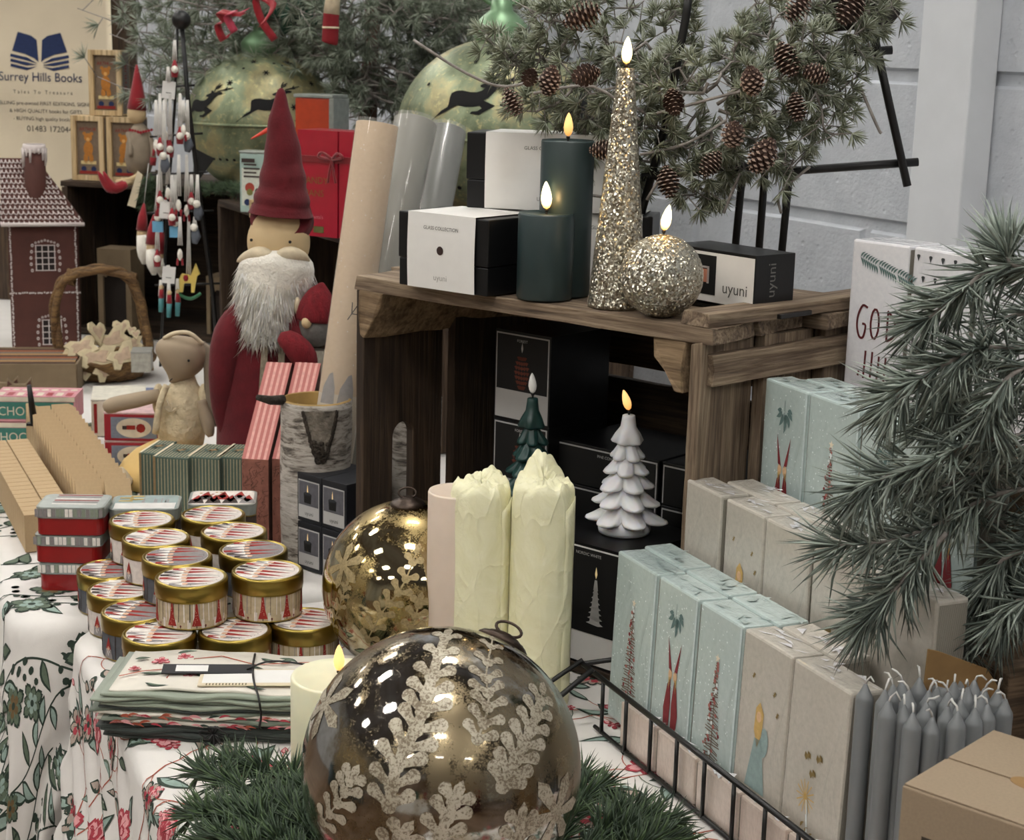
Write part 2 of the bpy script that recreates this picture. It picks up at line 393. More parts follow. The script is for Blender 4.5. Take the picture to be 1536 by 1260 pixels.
# ------------------------------------------------------------ tables and printed cloths
LINEN = plain('white_cotton_cloth', '#dcd8d3', .85, var=.03, vs=30, bs=.25, bd=.0006, bsc=900, sheen=.2)
TBL = plain('folding_table_top', '#9a9a98', .5); TLEG = plain('table_leg_metal', '#55565a', .35, metal=.8)
def table(name, label, s0, s1, t0, t1):
    c = T((s0 + s1) / 2, (t0 + t1) / 2, -.75); t = thing(name, label, 'table', c, TA)
    a = MB(); a.box((s1 - s0, t1 - t0, .03), TBL, c=(0, 0, .717)); a.obj('tabletop', t, bev=.004)
    for sx in (-1, 1):
        for sy in (-1, 1):
            a = MB(); a.tube([(sx * ((s1 - s0) / 2 - .08), sy * ((t1 - t0) / 2 - .1), z) for z in (0, .717)], .014, TLEG, 10); a.obj('leg', t)
    return t
def cloth_fn(s0, s1, t0, t1, rc, er, fold, fr, flare, dz=0.0):
    """flat cloth coordinates -> point on the laid and hanging cloth"""
    a0, a1, b0, b1 = s0 + rc, s1 - rc, t0 + rc, t1 - rc
    def fn(s, t, e=0.0):
        qx, qy = min(max(s, a0), a1), min(max(t, b0), b1); dx, dy = s - qx, t - qy; d = math.hypot(dx, dy)
        if d < rc - er or d < 1e-9: return T(s, t, dz + e)
        nx, ny = dx / d, dy / d; u = d - (rc - er)
        if u < er * PI / 2: lat = (rc - er) + er * math.sin(u / er) + e * math.sin(u / er); z = -er * (1 - math.cos(u / er)) + e * math.cos(u / er)
        else:
            h = u - er * PI / 2; arc = t * 1.0 - s + math.atan2(ny, nx) * rc * 3
            f = fold * min(1, h / .25) * (math.sin(arc * fr) + .5 * math.sin(arc * fr * 1.9 + 1.0) + .6)
            lat = rc + flare * h + f + e; z = -er - h * .985
        return T(qx + nx * lat, qy + ny * lat, z + dz)
    return fn
def cloth_mesh(fn, S0, S1, T0, T1, step, cut=None):
    a = MB(); ns = int((S1 - S0) / step); nt_ = int((T1 - T0) / step)
    vs = [fn(S0 + (S1 - S0) * i / ns, T0 + (T1 - T0) * j / nt_) for i in range(ns + 1) for j in range(nt_ + 1)]
    fs = [(i * (nt_ + 1) + j, (i + 1) * (nt_ + 1) + j, (i + 1) * (nt_ + 1) + j + 1, i * (nt_ + 1) + j + 1) for i in range(ns) for j in range(nt_)]
    a.add(vs, fs, LINEN, True); return a
def leafp(L, w, n=5, b=.25):
    up = [(L * i / n, w * math.sin(PI * (i / n) ** .8) + b * L * math.sin(PI * i / n) * .5) for i in range(n + 1)]
    dn = [(L * i / n, -w * math.sin(PI * (i / n) ** .8) + b * L * math.sin(PI * i / n) * .5) for i in range(n - 1, 0, -1)]
    return up + dn
def petal(L, w): return [(0, 0), (L * .35, w * .7), (L * .75, w), (L, w * .25), (L * .93, 0), (L, -w * .25), (L * .75, -w), (L * .35, -w * .7)]
class Floral:
    def __init__(s, mb, fn, ml=.012): s.mb = mb; s.fn = fn; s.ml = ml
    def put(s, poly, mat, e):
        f = s.fn; s.mb.print2d(poly, mat, lambda x, y: tuple(f(x, y, e)), s.ml)
    def stroke(s, pts, w, mat, e=.0004):
        for i in range(len(pts) - 1):
            s.put(strip([pts[i], pts[i + 1]], w), mat, e)
    def leaf(s, x, y, a, L, w, c1, c2, e=.0006):
        b = ru(-.3, .3); s.put(shift(leafp(L, w, 6, b), x, y, 1, a), c1, e); s.put(shift(leafp(L * .8, w * .6, 6, b), x + .1 * L * math.cos(a), y + .1 * L * math.sin(a), 1, a), c2, e + .0002)
    def flower(s, x, y, r, outline, mid, core, n=8, e=.0006):
        a0 = ru(0, 1)
        for k in range(n):
            a = a0 + 2 * PI * k / n; rr = r * (1.0 if k % 2 else .78); s.put(shift(petal(rr, rr * .30), x, y, 1, a), outline, e); s.put(shift(petal(rr * .86, rr * .22), x, y, 1, a), mid, e + .0002); s.put(shift([(rr * .1, -.0004), (rr * .6, -.0003), (rr * .6, .0003), (rr * .1, .0004)], x, y, 1, a), outline, e + .0003)
        for k in range(n // 2 + 1):
            a = a0 + 2 * PI * (k + .5) / (n // 2 + 1); s.put(shift(petal(r * .5, r * .18), x, y, 1, a), core, e + .0004)
        s.put(circ(r * .16, 8, (x, y)), outline, e + .0006)
def ink(n, c): return plain(n, c, .85, var=.12, vs=200, bs=0)
cR, cP, cRo, cG, cGd, cGl, cGy = ink('print_red', '#a83a46'), ink('print_pink', '#d99a9c'), ink('print_rust', '#a8553f'), ink('print_green', '#5d6b5a'), ink('print_dark_green', '#2b3a30'), ink('print_sage', '#8fa39a'), ink('print_taupe', '#a9988d')
def vine_cloth_red(F, S0, S1, T0, T1):
    random.seed(21); y = T0
    for row in range(int((T1 - T0) / .066)):
        y = T0 + row * .066; x = S0 + ru(-.05, .05); pts = []
        ph = ru(0, 6)
        while x < S1: pts.append((x, y + .03 * math.sin(x * 26 + ph) + ru(-.006, .006))); x += .014
        F.stroke(pts, .0016, cRo)
        for i in range(3, len(pts) - 3, 2):
            px, py = pts[i]; sd = random.choice((-1, 1)); a = sd * ru(.5, 1.3) + random.choice((0, PI)); q = rnd()
            b = [(px, py)]; aa = a
            for k in range(4): aa += sd * .22; b.append((b[-1][0] + .008 * math.cos(aa), b[-1][1] + .008 * math.sin(aa)))
            F.stroke(b, .0010, random.choice((cRo, cG)), .0005)
            ex, ey = b[-1]
            if q < .34: F.leaf(ex, ey, aa, ru(.02, .045), ru(.004, .009), cGd, random.choice((cGl, cGy, cG)))
            elif q < .5: F.leaf(ex, ey, aa, ru(.015, .03), .004, cG, cGl)
            elif q < .82: F.flower(ex, ey, ru(.007, .012), cR, random.choice((cR, cP)), cP, 5)
            else: F.leaf(ex, ey, aa, .014, .0035, cR, cP)
        x = S0 + ru(.0, .14) + (row % 2) * .08
        while x < S1:
            k = rnd(); yy = y + ru(.02, .06)
            if k < .6: F.flower(x, yy, ru(.02, .032), cR, cP, cR, random.choice((7, 8, 9)), .0008)
            else: F.flower(x, yy, ru(.02, .028), cGd, cGy, cR, 7, .0008)
            for j in range(3): F.leaf(x + ru(-.02, .02), yy + ru(-.02, .02), ru(0, 6.2), ru(.03, .055), ru(.006, .01), cGd, cGl, .0005)
            x += ru(.09, .14)
def vine_cloth_green(F, S0, S1, T0, T1):
    random.seed(8)
    for row in range(int((T1 - T0) / .07)):
        y = T0 + row * .07; x = S0; ph = ru(0, 6); pts = []
        while x < S1: pts.append((x, y + .03 * math.sin(x * 20 + ph))); x += .014
        F.stroke(pts, .0026, cGd)
        for i in range(2, len(pts) - 2, 2):
            px, py = pts[i]; sd = random.choice((-1, 1)); a = sd * ru(.7, 1.5)
            if rnd() < .3:
                for k in range(5): F.put(circ(.0045, 8, (px + .008 * k * math.cos(a), py + .008 * k * math.sin(a) + (.004 if k % 2 else -.004))), cGd, .0006)
            else: F.leaf(px, py, a, ru(.03, .05), ru(.007, .011), cGd, random.choice((cG, cGl)))
        x = S0 + ru(0, .12)
        while x < S1:
            F.flower(x, y + ru(-.02, .04), ru(.022, .03), cGd, cG, ink('print_olive_brown', '#6b5738') if rnd() < .5 else cGl, 8, .0008); x += ru(.10, .16)
table('front_table', 'trestle table hidden under the white red-flowered cloth', .02, 1.2, -1.0, -.03)
table('back_table', 'trestle table hidden under the white green-leaved cloth', -.02, .9, .02, 3.2)
fnR = cloth_fn(0, 1.24, -1.08, 0.0, .05, .014, .010, 70, .06)
a = cloth_mesh(fnR, -.42, 1.22, -1.0, -.001, .01)
vine_cloth_red(Floral(a, fnR), -.4, .62, -.98, -.03)
# the far corner rolls over the edge
tag(a.obj('tablecloth'), 'white cloth printed with red and pink flowers on the front table', 'tablecloth')
fnG = cloth_fn(-.055, .93, .012, 3.3, .05, .014, .012, 60, .10, 0.0)
a = cloth_mesh(fnG, -.45, .92, -.40, 3.2, .015)
vine_cloth_green(Floral(a, fnG, .016), -.4, .2, -.36, 1.1)
tag(a.obj('tablecloth'), 'white cloth printed with dark green leaves and berries on the back table', 'tablecloth')
# ------------------------------------------------------------ mercury glass baubles
def mercury(name, tint, dark, gold, amt, seed=0):
    m, nt, b = newmat(name); v = coords(nt)
    mp = nt.nodes.new('ShaderNodeMapping'); mp.inputs['Location'].default_value = (seed, seed * 2, 0); nt.links.new(v, mp.inputs[0]); v = mp.outputs[0]
    big = noise(nt, v, 15, 4, .6, .8); fine = noise(nt, v, 700, 4, .8); med = noise(nt, v, 95, 6, .8)
    k = mathn(nt, 'ADD', mathn(nt, 'MULTIPLY', big, .9), mathn(nt, 'ADD', mathn(nt, 'MULTIPLY', fine, .55), mathn(nt, 'MULTIPLY', med, .45)))
    sp = ramp(nt, k, [(amt, (0, 0, 0)), (amt + .16, (1, 1, 1))])
    hue = ramp(nt, big, [(.35, tint), (.5, dark), (.65, gold)])
    col = mixc(nt, sp, hue, rgb(dark)); nt.links.new(col, b.inputs['Base Color']); b.inputs['Metallic'].default_value = 1
    nt.links.new(mathn(nt, 'ADD', mathn(nt, 'MULTIPLY', sp, .32), .035), b.inputs['Roughness'])
    b.inputs['Coat Weight'].default_value = .5; b.inputs['Coat Roughness'].default_value = .02
    bump(nt, b, med, .05, .001); return m
MERC = mercury('mercury_glass_smoky', '#bab9b6', '#7d7059', '#b3a47f', .905)
MERC2 = mercury('mercury_glass_gold', '#d8cfae', '#a08c60', '#c9b47c', .94, 3)
def frost(name, lo, hi, dot):
    m, nt, b = newmat(name); v = coords(nt); n = noise(nt, v, 520, 3, .7); n2 = noise(nt, v, 40, 4)
    c = ramp(nt, n2, [(.35, lo), (.65, hi)]); sp = ramp(nt, mathn(nt, 'ADD', n, mathn(nt, 'MULTIPLY', n2, .35)), [(.60, (1, 1, 1)), (.68, (0, 0, 0))]); nt.links.new(mixc(nt, mathn(nt, 'MULTIPLY', sp, .75), c, rgb(dot)), b.inputs['Base Color'])
    b.inputs['Metallic'].default_value = .35; b.inputs['Roughness'].default_value = .5; bump(nt, b, n, .3, .0004); return m
FROST = frost('frosted_silvering', '#a39a86', '#c2baa8', '#5d4d3a')
FROST2 = plain('frosted_gold', '#a08e68', .5, metal=.55, var=.3, vs=380, bs=.4, bd=.0004)
CAPM = plain('bronze_cap', '#4a3f38', .38, metal=.9, var=.25, vs=200, bs=.4)
def frostleaf(a, fn, path, lob, w, stem=.0016, mat=FROST):
    P = smooth(path, 5); n = len(P); ml = .006
    for i in range(0, n - 1):
        a.print2d(strip([tuple(P[i]), tuple(P[i + 1])], stem), mat, fn, ml)
    i = 1; k = 0
    while i < n - 1:
        d = (P[min(n - 1, i + 1)] - P[i - 1]); an = math.atan2(d.y, d.x); s = lob * (.55 + .55 * math.sin(PI * min(1, .25 + .75 * i / n)))
        if lob > .016: a.print2d(strip([tuple(P[max(0, i - 2)]), tuple(P[i])], w * .75), mat, fn, ml)
        for sd in (-1, 1):
            q = an + sd * .95
            poly = [(0, -w * .25)] + [(s * .45, -w * .30)] + [(s * .78 + w * .5 * math.cos(t), w * .5 * math.sin(t)) for t in [-1.4, -.9, -.3, .3, .9, 1.4]] + [(s * .45, w * .30), (0, w * .25)]
            a.print2d(shift(poly, P[i].x, P[i].y, 1, q), mat, fn, ml)
        a.print2d(circ(w * .55, 10, tuple(P[i])), mat, fn, ml)
        i += 2; k += 1
    d = P[-1] - P[-2]; an = math.atan2(d.y, d.x)
    a.print2d(shift([(-w * .3, -w * .3), (lob * .4, -w * .4), (lob * .7, 0), (lob * .4, w * .4), (-w * .3, w * .3)], P[-1].x, P[-1].y, 1, an), mat, fn, ml)
def snow(a, fn, c, r, w, mat=FROST, n=6):
    for k in range(n):
        an = PI * 2 * k / n + .2; a.print2d(shift([(0, -w * .3), (r * .3, -w * .5), (r * .75, -w * .75), (r, 0), (r * .75, w * .75), (r * .3, w * .5), (0, w * .3)], c[0], c[1], 1, an), mat, fn, .006)
def bauble(name, label, C, R, mat, fmat, tilt, design):
    t = thing(name, label, 'bauble', tuple(C), 0)
    A = MB(); A.ball(R, mat, n=96)
    tocam = (Vector((0, 0, CH)) - C).normalized(); fn = on_ball(R, tocam, e=.00035); design(A, fn, R); A.obj('glass_globe', t)
    M = frame_from(tilt).to_4x4(); K = MB()
    K.lathe([(R * .19, R * .975), (R * .2, R * 1.0), (R * .17, R * 1.03), (R * .14, R * 1.035), (R * .12, R * 1.055), (R * .06, R * 1.075), (0, R * 1.08)], CAPM, 28, M, wob=lambda a, z: 1 + .03 * math.cos(a * 12))
    K.obj('cap', t)
    G = MB(); G.tube([(R * .085 * math.cos(x), 0, R * 1.13 + R * .085 * math.sin(x)) for x in [2 * PI * i / 20 for i in range(20)]], R * .012, CAPM, 6, M @ xf(rot=(.9, 0, .4)) @ xf((0, 0, 0)), closed=True) if False else None
    G = MB(); ring = [(R * .1 * math.cos(x), R * .1 * math.sin(x) * .25 + R * .02, R * 1.12 + R * .1 * math.sin(x) * .55) for x in [2 * PI * i / 20 for i in range(20)]]
    G.tube(ring, R * .012, CAPM, 6, M, closed=True); G.obj('hanging_ring', t)
    return t
def designA(A, fn, R):
    s = R / 203
    def c(dx, dy):
        r = math.hypot(dx, dy) / 203; an = math.asin(min(.985, r)); q = an * R / (math.hypot(dx, dy) or 1); return (dx * q, -dy * q)
    frostleaf(A, fn, [c(-70, 60), c(-60, 0), c(-30, -60), c(-15, -120), c(5, -185)], .021, .0105)
    frostleaf(A, fn, [c(-165, 80), c(-140, 50), c(-120, 15)], .016, .009)
    frostleaf(A, fn, [c(45, -30), c(62, -80), c(60, -130), c(70, -180)], .0155, .0085)
    frostleaf(A, fn, [c(-15, 150), c(0, 90), c(20, 40)], .018, .010)
    frostleaf(A, fn, [c(80, 30), c(100, -10), c(125, -60), c(140, -105)], .019, .0105)
    frostleaf(A, fn, [c(110, 170), c(105, 120), c(110, 70)], .020, .0105)
    frostleaf(A, fn, [c(-100, 160), c(-80, 130), c(-50, 90)], .02, .011)
    snow(A, fn, c(-165, -85), .034, .008); snow(A, fn, c(160, 62), .036, .009)
def designB(A, fn, R):
    def c(dx, dy):
        r = math.hypot(dx, dy) / 130; an = math.asin(min(.985, r)); q = an * R / (math.hypot(dx, dy) or 1); return (dx * q, -dy * q)
    frostleaf(A, fn, [c(-60, 80), c(-40, 40), c(-10, 0), c(10, -50)], .013, .008, mat=FROST2); frostleaf(A, fn, [c(0, 100), c(5, 60), c(15, 20)], .013, .008, mat=FROST2)
    snow(A, fn, c(-95, -30), .028, .007, FROST2); frostleaf(A, fn, [c(-110, 60), c(-100, 30), c(-90, 0)], .01, .006, mat=FROST2)
def ballpos(px, py, R, rpx):
    d = (_f + _r * ((px - 768) / FPX) + _u * ((630 - py) / FPX)).normalized(); return Vector((0, 0, CH)) + d * (R * FPX / rpx)
RA = .103; cA = ballpos(662, 1150, RA, 205); cA.z = max(cA.z, RA + .002)
bauble('glass_bauble', 'large smoky mercury glass bauble etched with frosted oak leaves, on the front pine garland', cA, RA, MERC, FROST, (.42, .52, .78), designA)
RB = .0893; cB = ballpos(614, 882, RB, 130); cB.z = RB
bauble('glass_bauble', 'gold mercury glass bauble standing behind the tall wrapped candles beside the tins', cB, RB, MERC2, FROST2, (-.03, -.05, 1), designB)

# ------------------------------------------------------------ candles
def wax(name, col, rough=.42, sss=.25, var=.05): return plain(name, col, rough, var=var, vs=25, bs=.08, bd=.0006, bsc=60, sss=sss)
IVORY = wax('ivory_wax', '#e6e3c4'); TAUPE = wax('taupe_wax', '#d3c2b2', .55); DGREEN = wax('petrol_green_wax', '#2c3b3c', .4, .05); SNOWW = wax('white_wax', '#e9e9ec', .4, .3); GRNW = wax('dark_green_wax', '#20403d', .3, .1)
WICK = plain('black_wick', '#151210', .8)
def flame_mat(name, hot, warm, st):
    m, nt, b = newmat(name); v = coords(nt); sx = nt.nodes.new('ShaderNodeSeparateXYZ'); nt.links.new(v, sx.inputs[0])
    c = ramp(nt, mathn(nt, 'MULTIPLY', sx.outputs[2], 40), [(0, warm), (.5, hot), (1, hot)]); nt.links.new(c, b.inputs['Emission Color'])
    b.inputs['Emission Strength'].default_value = st; b.inputs['Base Color'].default_value = rgb(hot); b.inputs['Roughness'].default_value = .35; return m
FL_ON = flame_mat('flame_lit', '#fff0b8', '#f7a32f', 3.2); FL_MID = flame_mat('flame_warm', '#f6c87e', '#e79a4a', 1.0); FL_DIM = flame_mat('flame_pale', '#efc795', '#d69a5e', .75); FL_OFF = flame_mat('flame_off', '#dad8d2', '#c4c0b8', .12)
def flame(par, z, h, mat, lean=(0, 0), light=0, x=0, y=0):
    w = h * .2; a = MB(); a.tube([(x, y, z - .003), (x, y, z + .004)], .0011, WICK, 8); a.lathe([(.0015, z + .0025), (.0022, z + .0045), (.0015, z + .005)], WICK, 10, xf((x, y, 0))); a.obj('wick', par)
    M = xf((x, y, z + .005), (lean[0], lean[1], 0)); a = MB(); pr = [(0, 0), (w * .55, h * .06), (w * .88, h * .2), (w, h * .36), (w * .9, h * .55), (w * .6, h * .78), (w * .25, h * .94), (0, h)]
    a.lathe(pr, mat, 16, caps=False); o = a.obj('flame', par); o.matrix_local = M
    if light:
        L = bpy.data.lights.new('flame_light', 'POINT'); L.energy = light; L.color = (1, .62, .25); L.shadow_soft_size = .004
        q = bpy.data.objects.new('flame_light', L); SC.collection.objects.link(q); q.parent = par; q.location = (x, y - h * .5, z + h * .6)
def pillar(name, label, loc, r, h, mat, fm=None, fh=.024, lean=(0, 0), light=0, dish=.0015, group=None):
    t = thing(name, label, 'candle', loc, 0, group)
    a = MB(); a.lathe([(r * .96, 0), (r, .002), (r, h - .002), (r * .97, h), (r * .9, h - dish), (0, h - dish)], mat, 48); a.obj('wax_body', t)
    if fm: flame(t, h - dish, fh, fm, lean, light)
    return t
pc = Z(509, 1190); pillar('pillar_candle', 'wide ivory pillar candle with warm artificial flame left of the large glass bauble', tuple(Z(508, 1172)), .0415, .099, IVORY, FL_MID, .024)
cT = Z(672, 1040)
pillar('pillar_candle', 'tall bare taupe pillar candle left of the two wrapped candles', tuple(Z(682, 1045)), .0295, .212, TAUPE)
# wrapped candles
def tissue_mat():
    m, nt, b = newmat('pale_yellow_tissue'); v = coords(nt); n = noise(nt, v, 28, 6, .7, 1.2)
    vo = nt.nodes.new('ShaderNodeTexVoronoi'); vo.feature = 'DISTANCE_TO_EDGE'; vo.inputs['Scale'].default_value = 34
    mp = nt.nodes.new('ShaderNodeMapping'); mp.inputs['Scale'].default_value = (1, 1, .45); nt.links.new(v, mp.inputs[0])
    mx = nt.nodes.new('ShaderNodeVectorMath'); mx.operation = 'ADD'; nz = nt.nodes.new('ShaderNodeTexNoise'); nz.inputs['Scale'].default_value = 25; nt.links.new(mp.outputs[0], nz.inputs['Vector'])
    sc_ = nt.nodes.new('ShaderNodeVectorMath'); sc_.operation = 'SCALE'; sc_.inputs['Scale'].default_value = .05; nt.links.new(nz.outputs['Color'], sc_.inputs[0])
    nt.links.new(mp.outputs[0], mx.inputs[0]); nt.links.new(sc_.outputs[0], mx.inputs[1]); nt.links.new(mx.outputs[0], vo.inputs['Vector'])
    nt.links.new(ramp(nt, n, [(.3, '#e0dcb4'), (.7, '#edeaca')]), b.inputs['Base Color']); b.inputs['Roughness'].default_value = .5
    b.inputs['Subsurface Weight'].default_value = .15; b.inputs['Subsurface Radius'].default_value = (.01, .01, .006)
    cr = ramp(nt, vo.outputs['Distance'], [(0, (1, 1, 1)), (.06, (.35, .35, .35)), (.3, (0, 0, 0))])
    bump(nt, b, mathn(nt, 'ADD', mathn(nt, 'MULTIPLY', cr, .5), n), .5, .0035); return m
TISS = tissue_mat()
def wrapped(label, loc, r, h, peak, seed, flapdir):
    R_ = random.Random(seed); t = thing('wrapped_candle', label, 'candle', loc, 0, 'tall candles in pale yellow tissue'); a = MB()
    n = 72; rings = []; ph = [R_.uniform(0, 6) for _ in range(6)]
    def wr(an, z): return 1 + .010 * math.sin(an * 5 + z * 30 + ph[0]) + .008 * math.sin(an * 9 - z * 55 + ph[1]) + .006 * math.sin(an * 17 + z * 20 + ph[2])
    prof = [(r * .97, 0)] + [(r, h * k / 16) for k in range(1, 16)] + [(r * 1.0, h * .985), (r * .98, h)]
    for rr, z in [(r * .93, h + .006), (r * .8, h + .011), (r * .62, h + .010), (r * .42, h + .013), (r * .2, h + .011), (.0005, h + .012)]: prof.append((rr, z))
    vs = []; k = len(prof)
    for i in range(n):
        an = 2 * PI * i / n
        for rr, z in prof:
            zz = z
            if z > h - .002:
                cr = .006 * (abs(math.sin(an * 3.5 + ph[3] + rr * 150)) + abs(math.sin(an * 6 + ph[4] - rr * 260)) * .7)
                zz = z + cr + peak * max(0, math.cos(an - flapdir)) ** 3 * min(1, rr / (r * .6)) * .8
            w = wr(an, z); vs.append((rr * w * math.cos(an), rr * w * math.sin(an), zz))
    fs = [(i * k + j, ((i + 1) % n) * k + j, ((i + 1) % n) * k + j + 1, i * k + j + 1) for i in range(n) for j in range(k - 1)]
    a.add(vs, fs, TISS, True); a.obj('tissue_wrap', t)
    a = MB(); L = [(r * 1.015, 0), (r * 1.02, h * .96)]; an0 = -.25   # the overlapping edge of the sheet
    vs = []; 
    for j in range(20):
        z = h * .97 * j / 19
        for q in range(5):
            an = an0 - .5 + .14 * q + .03 * math.sin(j * .9); rr = r * (1.012 + .012 * q * (1 if q < 4 else .9)); vs.append((rr * math.cos(an), rr * math.sin(an), z + .003 * q))
    a.add(vs, [(j * 5 + q, j * 5 + q + 1, j * 5 + q + 6, j * 5 + q + 5) for j in range(19) for q in range(4)], TISS, True); a.obj('paper_flap', t, solid=.0004)
    return t
wrapped('left one of two tissue-wrapped tall candles, beside the bare taupe candle', tuple(Z(714, 1052)), .0295, .206, .011, 3, 1.0)
wrapped('right one of two tissue-wrapped tall candles, with the tallest crumpled yellow peak', tuple(Z(805, 1062)), .0298, .212, .030, 7, 1.7)

# ------------------------------------------------------------ the wooden crate on its side
CO = Vector((-.184, 1.84, 0)); EX = Vector((.755, -.656, 0)); EY = Vector((.743, .669, 0)); CW, CD, CHh = .47, .30, .380
def Cp(x, y, z=0.0): return CO + EX * x + EY * y + Vector((0, 0, z))
def board(name, par, p, ax, up, L, Wd, Th, mat, seed=0, warp=.0015, rag=.004):
    """a sawn board: p = middle of its start end, long axis ax, thickness normal up"""
    R_ = random.Random(seed); n = 14; ax = Vector(ax).normalized(); up = Vector(up); up = (up - ax * up.dot(ax)).normalized(); si = up.cross(ax)
    a = MB(); vs = []; m = 6
    sec = [(-.5, -.5), (0, -.5), (.5, -.5), (.5, .5), (0, .5), (-.5, .5)]
    ph = R_.uniform(0, 9)
    for i in range(n + 1):
        x = L * i / n
        for j, (u, v) in enumerate(sec):
            xx = x + (R_.uniform(-rag, rag) if i in (0, n) else 0)
            vs.append((xx, u * Wd + R_.uniform(-1, 1) * warp * .8 + math.sin(x * 9 + ph) * warp, v * Th + R_.uniform(-1, 1) * warp * .35 + math.sin(x * 7 + ph) * warp * .6))
    fs = [(i * m + j, i * m + (j + 1) % m, (i + 1) * m + (j + 1) % m, (i + 1) * m + j) for i in range(n) for j in range(m)]
    fs += [tuple(range(m))[::-1], tuple(n * m + j for j in range(m))]
    a.add(vs, fs, mat); o = a.obj(name, par, bev=min(Th, .004) * .3, seg=2)
    M = Matrix((ax, si, up)).transposed().to_4x4(); M.translation = Vector(p) - (par.location if par else Vector()); o.matrix_local = M; return o
def wedge(name, par, p, ax, a1, a2, L, s1, s2, mat, seed=0):
    """triangular batten: corner line from p along ax, legs a1*s1 and a2*s2"""
    R_ = random.Random(seed); ax = Vector(ax).normalized(); a = MB(); n = 10; vs = []; tri = [(0, 0), (.5, 0), (1, .0), (.82, .35), (.55, .62), (.2, 1), (0, .95), (0, .5)]; m = len(tri)
    for i in range(n + 1):
        for (u, v) in tri:
            q = Vector(a1) * (u * s1 * (1 + R_.uniform(-.04, .04))) + Vector(a2) * (v * s2 * (1 + R_.uniform(-.04, .04)))
            vs.append((L * i / n + (R_.uniform(-.003, .003) if i in (0, n) else 0), q.dot(Vector(a1)), q.dot(Vector(a2))))
    fs = [(i * m + j, i * m + (j + 1) % m, (i + 1) * m + (j + 1) % m, (i + 1) * m + j) for i in range(n) for j in range(m)]
    fs += [tuple(range(m))[::-1], tuple(n * m + j for j in range(m))]
    a.add(vs, fs, mat); o = a.obj(name, par, bev=.0015)
    M = Matrix((ax, Vector(a1), Vector(a2))).transposed().to_4x4(); M.translation = Vector(p) - par.location; o.matrix_local = M; return o
UP = Vector((0, 0, 1)); DN = -UP
cr = thing('wooden_crate', 'weathered wooden apple crate lying on its side, candle boxes inside, candles on top', 'crate', tuple(CO), 0)
for i, (y, w, x0, L) in enumerate([(.04, .078, .0, .478), (.124, .082, -.03, .50), (.208, .078, -.055, .535), (.28, .056, -.04, .51)]):
    board('top_slat', cr, Cp(x0, y, CHh - .008), EX, UP, L, w, .016, CRATEW, 11 + i, .0009, .005)
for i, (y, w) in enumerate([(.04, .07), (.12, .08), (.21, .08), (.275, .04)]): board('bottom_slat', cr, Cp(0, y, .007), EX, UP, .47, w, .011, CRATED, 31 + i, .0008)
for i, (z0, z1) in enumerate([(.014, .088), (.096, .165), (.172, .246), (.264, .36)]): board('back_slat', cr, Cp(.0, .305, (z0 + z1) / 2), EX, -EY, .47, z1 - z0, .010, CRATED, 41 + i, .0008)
# end panels: upright boards; the left one carries the hand hole
def holeboard(name, par, p, ax, up, L, Wd, Th, mat, hc, hl, hw):
    ax = Vector(ax).normalized(); up = Vector(up); up = (up - ax * up.dot(ax)).normalized(); si = up.cross(ax); a = MB(); n = 32
    inner = []; outer = []
    for i in range(n):
        t = 2 * PI * i / n; cx = (hl / 2 - hw / 2) * (1 if math.cos(t) > 0 else -1) if abs(math.cos(t)) > 1e-6 else 0
        inner.append((hc + cx + hw / 2 * math.cos(t), hw / 2 * math.sin(t)))
        k = 1 / max(abs(math.cos(t)) / .5, abs(math.sin(t)) / .5); ox, oy = math.cos(t) * k, math.sin(t) * k
        outer.append((L * (.5 + ox) if abs(ox) > .499 else hc + (L * (.5 + ox) - hc) * 1.0, oy * Wd))
    vs = [(x, y, z) for z in (-Th / 2, Th / 2) for ring in (outer, inner) for (x, y) in ring]; fs = []
    for i in range(n):
        j = (i + 1) % n; fs += [(i, j, n + j, n + i)[::-1], (2 * n + i, 2 * n + j, 3 * n + j, 3 * n + i), (i, j, 2 * n + j, 2 * n + i), (n + j, n + i, 3 * n + i, 3 * n + j)]
    a.add(vs, fs, mat); o = a.obj(name, par, bev=.0015)
    M = Matrix((ax, si, up)).transposed().to_4x4(); M.translation = Vector(p) - par.location; o.matrix_local = M; return o
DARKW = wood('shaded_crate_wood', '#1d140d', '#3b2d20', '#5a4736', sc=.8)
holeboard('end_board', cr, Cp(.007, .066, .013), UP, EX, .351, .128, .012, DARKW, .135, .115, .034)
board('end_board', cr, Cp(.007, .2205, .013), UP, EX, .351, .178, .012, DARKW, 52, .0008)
board('end_board', cr, Cp(.462, .046, .013), UP, EX, .351, .088, .013, CRATEW, 53, .0008); board('end_board', cr, Cp(.462, .138, .013), UP, EX, .351, .088, .013, CRATEW, 54, .0008); board('end_board', cr, Cp(.462, .24, .013), UP, EX, .351, .11, .013, CRATEW, 55, .0008)
board('cleat', cr, Cp(.475, .012, .340), EY, EX, .29, .030, .011, CRATEW, 61, .001); board('cleat', cr, Cp(.475, .012, .04), EY, EX, .29, .034, .011, CRATEW, 62)
board('cleat', cr, Cp(.462, .005, .3875), EY, UP, .30, .036, .013, CRATEW, 63, .001)
wedge('corner_batten', cr, Cp(.455, .0, .364), EY, -EX, DN, .29, .042, .050, ENDG, 5); wedge('corner_batten', cr, Cp(.014, .0, .364), EY, EX, DN, .29, .040, .055, ENDG, 6)

